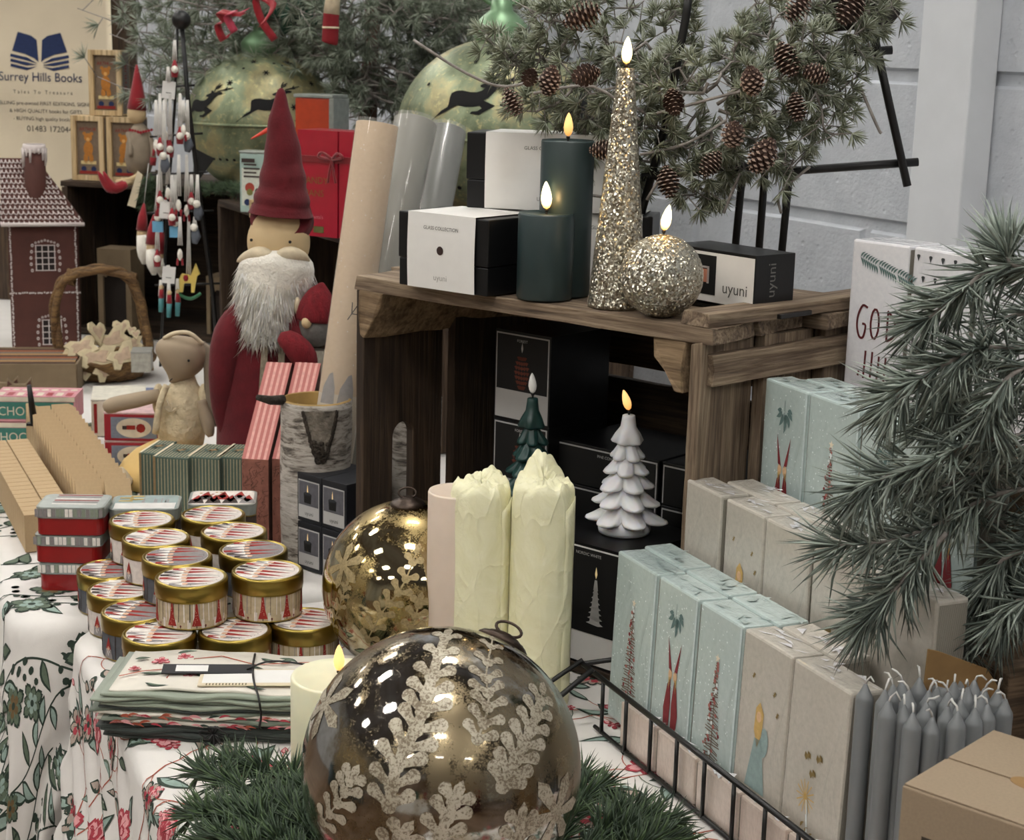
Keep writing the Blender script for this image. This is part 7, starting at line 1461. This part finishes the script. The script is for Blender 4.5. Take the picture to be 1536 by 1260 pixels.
# ------------------------------------------------------------ arched boxes inside the far crate, basket, frame box, small wares
KB = plain('pale_kraft_board', '#7b6a52', .85, var=.06)
def arch(label, px, py, D, w, h, z=.022):
    v = Y(px, py, D); t = thing('arched_box', label, 'box', (v.x, v.y, z), math.radians(-12), 'arched window boxes'); a = MB(); th = .006
    a.box((w, th, h * .14), KB, c=(w / 2, 0, h * .86)); a.box((w * .16, th, h * .86), KB, c=(w * .08, 0, 0)); a.box((w * .16, th, h * .86), KB, c=(w * .92, 0, 0))
    a.prism([(w * .16, h * .86), (w * .16, h * .68), (w * .24, h * .66), (w * .30, h * .73), (w * .42, h * .78), (w * .5, h * .79), (w * .58, h * .78), (w * .70, h * .73), (w * .76, h * .66), (w * .84, h * .68), (w * .84, h * .86)], th, KB, xf((0, th / 2, 0), (PI / 2, 0, 0)))
    a.obj('window_front', t); a = MB(); a.box((w - .008, .003, h - .008), ink('box_painted_shade', '#241c16'), c=(w / 2, .01, .004)); a.box((w, .003, h), KB, c=(w / 2, .06, 0)); a.box((.003, .06, h), KB, c=(.0015, .033, 0)); a.box((.003, .06, h), KB, c=(w - .0015, .033, 0)); a.box((w, .066, .003), KB, c=(w / 2, .03, h)); a.obj('case', t)  # dark sheet behind the window: the shade inside the box is painted in
arch('brown board box with an arched window inside the far crate', 149, 478, 3.50, .076, .17); arch('brown arched window box at the right inside the far crate', 310, 420, 3.48, .05, .12)
WIL = wood('twisted_willow', '#3b2a18', '#6b5030', '#947548', sc=1.5)
bb = Z(162, 566, 0); t = thing('willow_basket', 'willow basket with a thick twisted handle, full of cream wooden shapes', 'basket', (bb.x, bb.y, .001), 0); D = bb.y; l = local(t.location); p = lambda x, y, dd=0: l(Y(x, y, D + dd))
a = MB(); a.lathe([(.055, 0), (.075, .014), (.088, .034), (.092, .040)], WIL, 40, caps=False); a.lathe([(.0, .004), (.055, .003)], WIL, 30, caps=False)
for k in range(4): z = .008 + k * .010; a.tube([((.064 + k * .008) * math.cos(x), (.064 + k * .008) * math.sin(x), z + .002 * math.sin(x * 14 + k * 2)) for x in [2 * PI * i / 60 for i in range(60)]], .004, WIL, 6, closed=True)
a.obj('woven_bowl', t)
arcp = [(98, 560), (86, 510), (82, 460), (92, 425), (110, 412), (140, 404), (170, 406), (192, 416), (206, 440), (214, 470), (222, 520), (222, 555)]
a = MB()
for k in range(3): a.tube(smooth([p(x, y, .01 * math.sin(i * 1.3 + k * 2.1)) + Vector((.004 * math.cos(i * 1.5 + k * 2.1), 0, .004 * math.sin(i * 1.5 + k * 2.1))) for i, (x, y) in enumerate(arcp)], 4), .0072, WIL, 8)
for (x, y) in ((105, 415), (200, 420)): 
    for k in range(3): c = p(x + k * 3 - 3, y + k); a.tube([c + Vector((.004 * math.sin(q * .2), .012 * math.cos(q), .014 * math.sin(q))) for q in [2 * PI * i / 14 for i in range(14)]], .0022, WIL, 6, closed=True)
a.obj('twisted_handle', t)
CRMW = plain('cream_painted_shape', '#c6b896', .75, var=.15, vs=60); HRT = [(0, -.9), (.5, -.3), (.95, .25), (.85, .7), (.45, .85), (0, .5), (-.45, .85), (-.85, .7), (-.95, .25), (-.5, -.3)]; SHP = [(-1, .1), (-.6, .4), (-.1, .35), (.3, .7), (.9, .75), (.7, .2), (1, -.1), (.5, -.35), (-.2, -.3), (-.5, -.6), (-.8, -.5), (-.7, -.1)]
spots_ = [(122, 522, 26, .3, SHP), (145, 500, 20, 1.1, HRT), (168, 512, 30, .6, SHP), (182, 492, 14, .2, HRT), (145, 538, 32, .5, SHP), (184, 536, 30, .9, SHP), (128, 552, 24, .1, HRT), (197, 496, 8, 0, HRT), (203, 502, 8, .5, HRT), (160, 556, 26, .9, SHP), (112, 540, 20, 0, HRT), (196, 518, 20, .2, SHP)]
wh = ['by the left of the handle', 'near the top left', 'in the middle of the heap', 'at the top of the heap', 'below the middle', 'at the lower right', 'at the lower left', 'high on the right', 'at the far right', 'at the bottom', 'at the far left', 'on the right slope']
for i, (x, y, r_, an, sh) in enumerate(spots_):
    dd = -.07 + .02 * (i % 4) * (y < 530); c = Y(x, y, D + dd); a = MB(); k = r_ * D / 2500; a.prism([(u * k, v * k) for u, v in sh], .004, CRMW)
    a.prism([(u * k * .6, v * k * .6) for u, v in sh], .0008, plain('rosy_shape_print', '#b9a189', .75, var=.2, vs=80), xf((0, 0, .0042)))
    o = a.obj('wooden_shape', None, tuple(c), (1.1 + .1 * math.sin(i), .2 * math.sin(i * 2), an), bev=.0008); tag(o, 'cream wooden %s ornament in the willow basket, %s' % ('heart' if sh is HRT else 'bird', wh[i]), 'ornament', 'cream wooden shapes in the basket')
# long frame box
v = Z(66, 592, 0); t = thing('frame_box', 'long brown board box with striped coloured pencils in its lid, beside the doll house', 'box', (v.x, v.y, .001), math.radians(8)); w, d, h = .19, .17, .055
a = MB(); x0 = -.10
a.box((w, .004, h), KB, c=(x0 + w / 2 - .03, .002, 0)); a.box((.004, d, h), KB, c=(x0 + w - .032, d / 2, 0)); a.box((w, .004, h), KB, c=(x0 + w / 2 - .03, d - .002, 0)); a.box((w - .006, d - .006, .003), KB, c=(x0 + w / 2 - .03, d / 2, 0)); a.obj('tray', t, bev=.0008)
a = MB(); 
for k in range(9): a.box((w - .014, .012, .004), (ink('stripe_brown', '#4c3326'), ink('stripe_tan', '#a07e52'), ink('stripe_grey', '#6d6258'), ink('stripe_rust', '#8d5230'))[k % 4], c=(x0 + w / 2 - .03, .016 + k * .0165, h - .004))
a.obj('striped_panel', t)
for k, (x, y, l_) in enumerate([(10, 598, 'left'), (30, 600, 'right')]):
    v = Z(x, y + 6, 0); t = thing('cat_ornament', 'grey brown wooden cat head ornament, %s of the pair at the left edge' % l_, 'ornament', (v.x, v.y, .001), math.radians(10), 'cat head ornaments'); a = MB(); a.prism([(-.022, 0), (.022, 0), (.024, .022), (.020, .046), (.010, .034), (-.010, .034), (-.020, .046), (-.024, .022)], .012, KB, xf((0, .012, 0), (PI / 2, 0, 0))); a.obj('cat_head', t, bev=.002)
    a = MB(); a.prism([(.012, .034), (.019, .041), (.021, .030)], .001, BRN, xf((0, -.0005, 0), (PI / 2, 0, 0))); a.prism([(-.012, .034), (-.019, .041), (-.021, .030)], .001, BRN, xf((0, -.0005, 0), (PI / 2, 0, 0))); a.obj('inner_ear', t)
# boxes between
TEALB = plain('teal_sweet_box', '#3c7a6e', .5); CRB = plain('cream_sweet_box', '#d6ccb8', .6); PKB = plain('pink_sweet_box', '#c98a92', .55); REDB = plain('red_sweet_box', '#9c2430', .5)
for k, (py, z, l_) in enumerate([(664, .001, 'lower'), (664, .0425, 'upper')]):
    v = Z(0, 672, 0); t = thing('chocolate_box', 'teal and pink box lettered CHOCOLATE, %s of the two at the left edge' % l_, 'box', (v.x - .02 + .012 * k, v.y, z), math.radians(4), 'chocolate boxes'); a = MB(); w, d, h = .125, .07, .040; a.box((w, d, h), PKB, c=(w / 2, d / 2, 0)); f = on_front(0, 0, 0, .0006); g = on_front(0, 0, 0, .0012)
    a.print2d(rect(.002, .004, w - .002, h * .78), TEALB, f); a.print2d(rect(.0, h * .80, w, h * .98), CRB, f); a.text('CHOCOLATE', .020, CRB, lambda x, y: g(w * .5 + x, .010 + y), sx=.92)
    for q in range(8): a.print2d(rect(.004 + q * .015, .006, .014 + q * .015, .03), REDB if q % 2 else CRB, on_top(0, 0, h)); a.print2d(circ(.006, 10, (.01 + q * .015, .05)), CRB, on_top(0, 0, h))
    a.obj('carton', t, bev=.001)
def ware(label, px, py, w, d, h, rz, side, top, deco, name='trinket_box', z=.001, grp=None):
    v = Z(px, py, 0); t = thing(name, label, 'box', (v.x, v.y, z), math.radians(rz), grp); a = MB(); a.box((w, d, h), side, c=(w / 2, d / 2, 0)); f = on_front(0, 0, 0, .0006); g = on_top(0, 0, h, .0005); deco(a, f, g, w, d, h); a.obj('carton', t, bev=.001)
    b_ = MB(); b_.box((w + .001, d + .001, .003), top, c=(w / 2, d / 2, h + .0002)); b_.obj('lid', t, bev=.0008); return t
def d_white(a, f, g, w, d, h): a.print2d(rect(.004, .006, .009, h - .004), tR, f); a.print2d(circ(.014, 16, (w * .55, h * .45)), GRYP, f); a.print2d(circ(.012, 16, (w * .55, h * .45)), CRB, lambda x, y: (lambda q: (q[0], q[1] - .0004, q[2]))(f(x, y)))
ware('white wooden trinket box with brown edges behind the rabbit doll', 138, 656, .085, .11, .058, 12, CRB, plain('white_lid_print', '#cfcabb', .6, var=.15, vs=90), d_white)
BLUEB = plain('lilac_blue_tin', '#7f93c0', .4, var=.1)
def d_blue(a, f, g, w, d, h): a.print2d(circ(.012, 12, (w * .45, h * .5)), ink('toy_brown', '#7c6658'), f); a.print2d(rect(.002, h - .006, w - .002, h - .002), CRB, f); a.print2d(circ(.008, 10, (w * .7, h * .45)), tR, f)
ware('lilac blue tin with a toy picture left of the rabbit doll', 160, 640, .082, .06, .050, 5, BLUEB, plain('navy_yellow_lid', '#5c6a92', .4, var=.3, vs=120), d_blue, z=.001)
def d_red(a, f, g, w, d, h): a.print2d(rect(.010, .004, w - .002, h - .004), ink('grey_blue_panel', '#7c8494'), f); q = on_front(0, 0, 0, .0011); a.print2d(circ(.026, 24, (w * .55, h * .5), .015), CRB, q); q2 = on_front(0, 0, 0, .0016); a.print2d(rect(w * .42, h * .44, w * .58, h * .60), tR, q2); a.print2d(rect(w * .34, h * .44, w * .42, h * .58), tBk, q2); a.print2d(circ(.007, 8, (w * .68, h * .5)), tR, q2)
for k in range(2): ware('red and grey gift carton with oval picture, %s of two beside the rabbit doll' % ('upper' if k else 'lower'), 158, 704, .080, .07, .040, 4 - 3 * k, REDB, plain('rose_white_lid', '#c7a6a6', .5, var=.2, vs=90), d_red, 'gift_carton', .001 + k * .0435, 'red and grey gift cartons')
def d_g(a, f, g, w, d, h): pass
ware('small clear and green box on the trinket boxes beside the basket', 198, 602, .034, .05, .034, 8, plain('greyish_clear_box', '#a3a094', .25, var=.2, vs=120), plain('grey_lid', '#8c8b84', .4), d_g, z=.052)
# black pen-like stick clip on the kraft rows
v = Z(52, 640, .052); t = thing('card_holder', 'black stick shaped card clip standing on the kraft boxes', 'clip', (v.x, v.y, .054), 0); a = MB(); a.tube([(0, 0, 0), (-.004, 0, .04), (-.006, 0, .062)], [.006, .0045, .0035], IRON, 10); a.obj('stick', t); a = MB(); a.box((.022, .012, .004), IRON, c=(0, 0, 0)); a.obj('foot', t)
# ------------------------------------------------------------ foliage
def ncol(n, c, v=.15): return plain(n, c, .65, var=v, vs=30, bs=0)
FG = [ncol('frosted_needle_a', '#8b907a'), ncol('frosted_needle_b', '#70775f'), ncol('frosted_needle_c', '#a9af9f')]
BG_ = [ncol('far_needle_a', '#6d7865'), ncol('far_needle_b', '#879180'), ncol('far_needle_c', '#a5ad9e')]
RG = [ncol('near_needle_a', '#7f897f'), ncol('near_needle_b', '#99a399'), ncol('near_needle_c', '#566059')]
DG = [ncol('dark_needle_a', '#344630'), ncol('dark_needle_b', '#475b3a'), ncol('dark_needle_c', '#2b3b29')]
TWIG = plain('frosted_twig', '#8d8782', .9, var=.3, vs=120, bs=.6, bsc=300); TRUNK = plain('pinkish_tree_trunk', '#6b4c42', .9, var=.25, vs=60, bs=.9, bd=.004, stretch=(3, 3, .5)); CONE = plain('pine_cone_brown', '#4e3a32', .85, var=.3, vs=120, bs=.5, bsc=300); CONET = plain('pine_cone_tip', '#9c8678', .8, var=.2, vs=200, bs=0)
def conemesh(L, R):
    a = MB(); n = 9
    for i in range(n):
        u = i / (n - 1); rr = R * math.sin(PI * (.12 + .80 * u)) ** .8; z = -L / 2 + L * u; m = 9
        for k in range(m):
            an = 2 * PI * (k + (i % 2) * .5) / m; c, s = math.cos(an), math.sin(an); w = rr * .42
            p0 = Vector((c * rr * .3, s * rr * .3, z)); tip = Vector((c * rr, s * rr, z - L * .045)); sd = Vector((-s, c, 0)) * w
            a.add([p0 - sd * .4, p0 + sd * .4, tip + sd * .6 + Vector((0, 0, L * .02)), tip + Vector((c, s, 0)) * rr * .12, tip - sd * .6 + Vector((0, 0, L * .02)), p0 + Vector((0, 0, L * .05)), tip + Vector((0, 0, L * .055))], [(0, 1, 2, 3, 4), (5, 6, 2, 1), (5, 0, 4, 6)], CONE)
            a.add([tip + sd * .6 + Vector((0, 0, L * .021)), tip + Vector((c, s, 0)) * rr * .14, tip - sd * .6 + Vector((0, 0, L * .021)), tip + Vector((0, 0, L * .06))], [(0, 1, 3), (1, 2, 3)], CONET)
    a.ball((R * .5, R * .5, L * .48), CONE, n=10); return a
# --- pine tree behind the crates
random.seed(31)
tr = thing('pine_tree', 'frosted artificial pine tree with a pinkish trunk rising behind the metal baubles', 'tree', (Y(553, 160, 3.52).x, 3.52, .001), 0); l = local(tr.location)
a = MB(); P = [Vector((0, 0, 0))] + [l(Y(x, y, 3.52)) for x, y in ((550, 250), (552, 160), (556, 90), (560, 0), (562, -120))]; a.tube(smooth(P, 4), [.020] * 12 + [.017] * 5 + [.013] * 4, TRUNK, 12); a.obj('trunk', tr)
N = Needles(); a = MB(); tw = MB()
def branch(p0, p1, nt, L, w, n, sag=.02, D=None, l=l, N=N, a=a, wood_r=.003, spread=1.1, side=.03, mat=TWIG):
    P = []; p1 = Vector(p1); wx = .47 - (p1.y - 2.7) * .554 - .09
    if p1.x > wx and p1.y > 2.5: p1.x = wx
    for k in range(9): u = k / 8; c = Vector(p0).lerp(Vector(p1), u); c.z -= sag * math.sin(PI * u); P.append(c + Vector((ru(-1, 1), ru(-1, 1), ru(-1, 1))) * .006)
    a.tube([l(q) for q in P], [wood_r * (1 - .7 * k / 8) for k in range(9)], mat, 5); d = (Vector(p1) - Vector(p0)).normalized()
    for k in range(nt):
        u = (k + rnd()) / nt; u = .15 + .85 * u; i = min(7, int(u * 8)); c = P[i].lerp(P[i + 1], u * 8 - i); o = Vector((ru(-1, 1), ru(-1, 1), ru(-1, 1))); o = o - d * o.dot(d) * .6; e = c + o * side
        if side > .02: a.tube([l(c), l(e)], wood_r * .35, mat, 4)
        N.tuft(l(e), d * .8 + o * .9, n, L, w, spread)
for k in range(112):
    y0 = ru(-60, 150); sd = random.choice((-1, -1, 1)); x1 = 553 + (ru(-450, -40) if sd < 0 else ru(30, 260)); y1 = y0 + ru(-60, 70); y1 = min(y1, 165 - abs(x1 - 553) * .12)
    D1 = 3.35 + ru(-.16, .22); 
    if x1 < 250: D1 = 3.35 + ru(.0, .28); y1 = min(y1, 120)
    x0 = 553 + (x1 - 553) * (0 if abs(x1 - 553) < 180 else .25); branch(Y(x0, y0, 3.35), Y(x1, y1, D1), 12, .034, .0016, 30, .03, side=.045)
N.build('needles', BG_, tr); a.obj('twigs', tr)
# --- frosted branch with cones over the black metal tree
random.seed(12)
fb_ = thing('pine_garland', 'frosted pine branches with brown cones draped over the black metal tree', 'garland', tuple(Y(960, 150, 1.75)), 0); l = local(fb_.location); N = Needles(); a = MB()
def br2(pts, nt, D, **k):
    for (q0, q1) in zip(pts, pts[1:]):
        d0 = D + ru(-.06, .06); branch(Y(q0[0], q0[1], D + q0[2]), Y(q1[0], q1[1], D + q1[2]), nt, .0178, .00135, 36, k.get('sag', .006), l=l, N=N, a=a, wood_r=.0022, spread=1.25, side=.026)
paths = [[(1060, 130, 0), (980, 70, .02), (880, 40, .05), (790, 10, .06)], [(1060, 130, 0), (960, 120, -.02), (860, 130, .03), (770, 170, .03)], [(1060, 120, .03), (930, 90, .06), (820, 80, .08), (740, 75, .08)], [(1000, 120, .04), (900, 170, .05), (830, 190, .04)],
         [(1060, 130, 0), (1110, 60, .02), (1180, 20, .04), (1250, -10, 0)], [(1080, 150, 0), (1160, 100, -.03), (1240, 80, -.04), (1300, 40, 0)], [(1080, 170, .02), (1170, 170, -.02), (1230, 150, 0), (1290, 110, -.02)], [(1080, 180, .0), (1140, 210, -.03), (1200, 250, -.03)],
         [(1060, 190, .02), (1060, 250, .0), (1030, 300, .0)], [(1060, 170, .04), (990, 220, .05), (930, 270, .06)], [(1180, 30, 0), (1220, 110, -.04), (1250, 200, -.03)], [(1050, 140, .05), (1000, 40, .06), (1010, -20, .06)], [(860, 60, .06), (780, 100, .07), (730, 55, .07)], [(1110, 120, .06), (1080, 60, .07), (1150, -10, .07)], [(900, 130, .02), (870, 190, .03), (900, 230, .05)], [(1100, 200, .02), (1120, 250, .0)],
         [(1250, -10, .0), (1300, 20, -.02), (1340, 10, 0)], [(950, 150, .0), (1000, 200, .02), (1060, 215, .0)], [(800, 20, .07), (850, -10, .08), (960, 10, .08)], [(960, 190, .06), (920, 230, .07), (925, 290, .07)]]
for pth in paths: br2(pth, 15, 1.75)
N.build('needles', FG, fb_); 
for pts in ([(880, 292), (940, 300)], [(1110, 260), (1085, 320)], [(1000, 250), (970, 300)], [(800, 140), (890, 130), (960, 180)], [(1290, 130), (1316, 190), (1322, 200)], [(1215, 250), (1170, 290), (1172, 320)], [(985, 170), (1060, 150), (1180, 110), (1210, 20)], [(960, 232), (1030, 215), (1090, 180)], [(620, 60), (700, 110), (760, 130), (830, 110)]): a.tube(smooth([l(Y(x, y, 1.73)) for x, y in pts], 4), .0016, TWIG, 6)
a.obj('twigs', fb_)
cm = conemesh(.030, .0112); c0 = None; cones = [(825, 120, .95, .2), (880, 112, .95, 1.3), (768, 152, .9, .3), (872, 25, 1.2, 2), (1010, 152, .9, -.4), (1145, 232, 1.2, .5), (1277, 10, 1.15, .5), (1198, 10, 1.0, .4), (1002, 272, 1.0, .3), (1222, 110, .9, 1.2), (1180, 88, 1.1, .2), (1100, 200, 1.0, .8), (1067, 245, .9, .5), (1128, 120, 1, -.5), (795, 115, .7, .9), (905, 225, .9, 1.6), (1195, 160, .9, .1)]
for i, (x, y, s_, an) in enumerate(cones):
    v = l(Y(x, y, 1.69 if x > 960 or y > 100 else 1.72))
    if c0 is None: c0 = cm.obj('pine_cone', fb_, tuple(v), (.3, an, i)); c0.scale = (s_,) * 3
    else: c = c0.copy(); SC.collection.objects.link(c); c.parent = fb_; c.location = v; c.rotation_euler = (.5 * math.sin(i * 2), an, i); c.scale = (s_,) * 3
# --- near branch with long needles at the right edge
random.seed(77)
nb = thing('pine_branch', 'grey green pine branch with long needles hanging in at the right edge', 'branch', tuple(Y(1560, 560, 1.22)), 0); l = local(nb.location); N = Needles(); a = MB()
def longbr(pts, D, n=4, L=.045, r0=.0024):
    P = smooth([Y(x, y, D + dd) for x, y, dd in pts], 5); m = len(P); a.tube([l(q) for q in P], [r0 * (1 - .6 * k / m) for k in range(m)], TWIG, 6)
    for k in range(2, m):
        d = (P[k] - P[k - 1]).normalized()
        for _ in range(n):
            o = Vector((ru(-1, 1), ru(-1, 1), ru(-1.0, .75))); o = (o - d * o.dot(d)).normalized(); hub = P[k - 1].lerp(P[k], rnd()); ax = (d * ru(.4, 1.0) + o * ru(.5, 1.0)).normalized(); N.tuft(l(hub), ax, 5, L * ru(.8, 1.15), .0021, .38, bend=.6)
    N.tuft(l(P[-1]), (P[-1] - P[-2]), 16, L, .0021, .65, bend=.5)
for pts in [[(1660, 380, 0), (1500, 400, -.01), (1440, 440, -.02), (1390, 480, -.02)], [(1660, 540, 0), (1500, 520, -.02), (1430, 540, -.03), (1370, 575, -.03), (1340, 600, -.03)], [(1660, 640, -.02), (1480, 660, -.03), (1400, 690, -.04), (1330, 715, -.04), (1290, 735, -.04)], [(1660, 720, .02), (1500, 740, 0), (1420, 780, -.01), (1340, 810, -.02), (1260, 818, -.02)],
            [(1420, 800, -.02), (1370, 850, -.03), (1330, 900, -.03), (1300, 930, -.03)], [(1660, 800, 0), (1520, 830, .0), (1480, 880, .01), (1440, 940, .01), (1420, 980, .02)], [(1660, 450, .04), (1500, 480, .04), (1450, 540, .04), (1420, 600, .04)], [(1660, 600, .05), (1520, 620, .05), (1470, 680, .05), (1440, 740, .05)], [(1660, 760, .05), (1530, 800, .04), (1500, 860, .03), (1510, 900, .02)], [(1660, 400, -.02), (1530, 400, -.02), (1510, 380, -.02)],
            [(1660, 680, .0), (1500, 700, .0), (1440, 720, .0), (1390, 740, .0)], [(1660, 880, -.02), (1530, 900, -.02), (1500, 930, -.02)], [(1660, 500, -.03), (1520, 560, -.04), (1480, 620, -.04)], [(1660, 560, .06), (1500, 590, .06), (1440, 620, .06), (1390, 640, .06)]]: longbr(pts, 1.22)
N.build('needles', RG, nb); a.obj('twigs', nb)
a = MB(); a.tube(smooth([l(Vector((.432, 1.185, .001))), l(Vector((.430, 1.19, .15))), l(Vector((.428, 1.20, .35))), l(Vector((.425, 1.22, .56)))], 4), [.009] * 5 + [.008] * 4 + [.006] * 4, BARK, 10); a.obj('trunk', nb)
# --- dark pine garland on the table in front, around the large bauble
random.seed(51)
fg = thing('pine_garland', 'dark green pine garland lying on the table around the large glass bauble', 'garland', tuple(Z(400, 1240, 0)), 0); l = local(fg.location); N = Needles(); a = MB()
def gsprig(p0, p1, n=7, L=.032, lift=.02):
    P = []; 
    for k in range(7): u = k / 6; c = Vector(p0).lerp(Vector(p1), u); c.z += lift * math.sin(PI * u * .8); P.append(c)
    st_ = MB(); st_.tube([l(q) for q in P], .0022, BARK, 6); st_.obj('stem', fg)
    for k in range(1, 7):
        d = (P[k] - P[k - 1]).normalized()
        for _ in range(n): o = Vector((ru(-1, 1), ru(-1, 1), ru(-.3, 1))); hub = P[k - 1].lerp(P[k], rnd()) ; N.tuft(l(hub), d * .9 + o * .8, 9, L, .0020, .75, bend=.3)
    N.tuft(l(P[-1]), (P[-1] - P[-2]), 26, L * .95, .0020, .9)
for (x0, y0, x1, y1) in [(480, 1290, 300, 1180), (500, 1260, 350, 1165), (470, 1310, 290, 1245), (520, 1280, 430, 1185), (450, 1300, 340, 1240), (500, 1300, 400, 1230), (540, 1300, 480, 1210), (420, 1320, 310, 1290),
                         (820, 1300, 900, 1200), (850, 1320, 960, 1240), (880, 1310, 1000, 1255), (800, 1290, 870, 1190), (900, 1330, 1010, 1290), (600, 1330, 640, 1290), (740, 1330, 760, 1290)]:
    z0 = .012; gsprig(Z(x0, y0, z0), Z(x1, y1, .018))
for o in (0,): pass
N.build('needles', DG, fg)
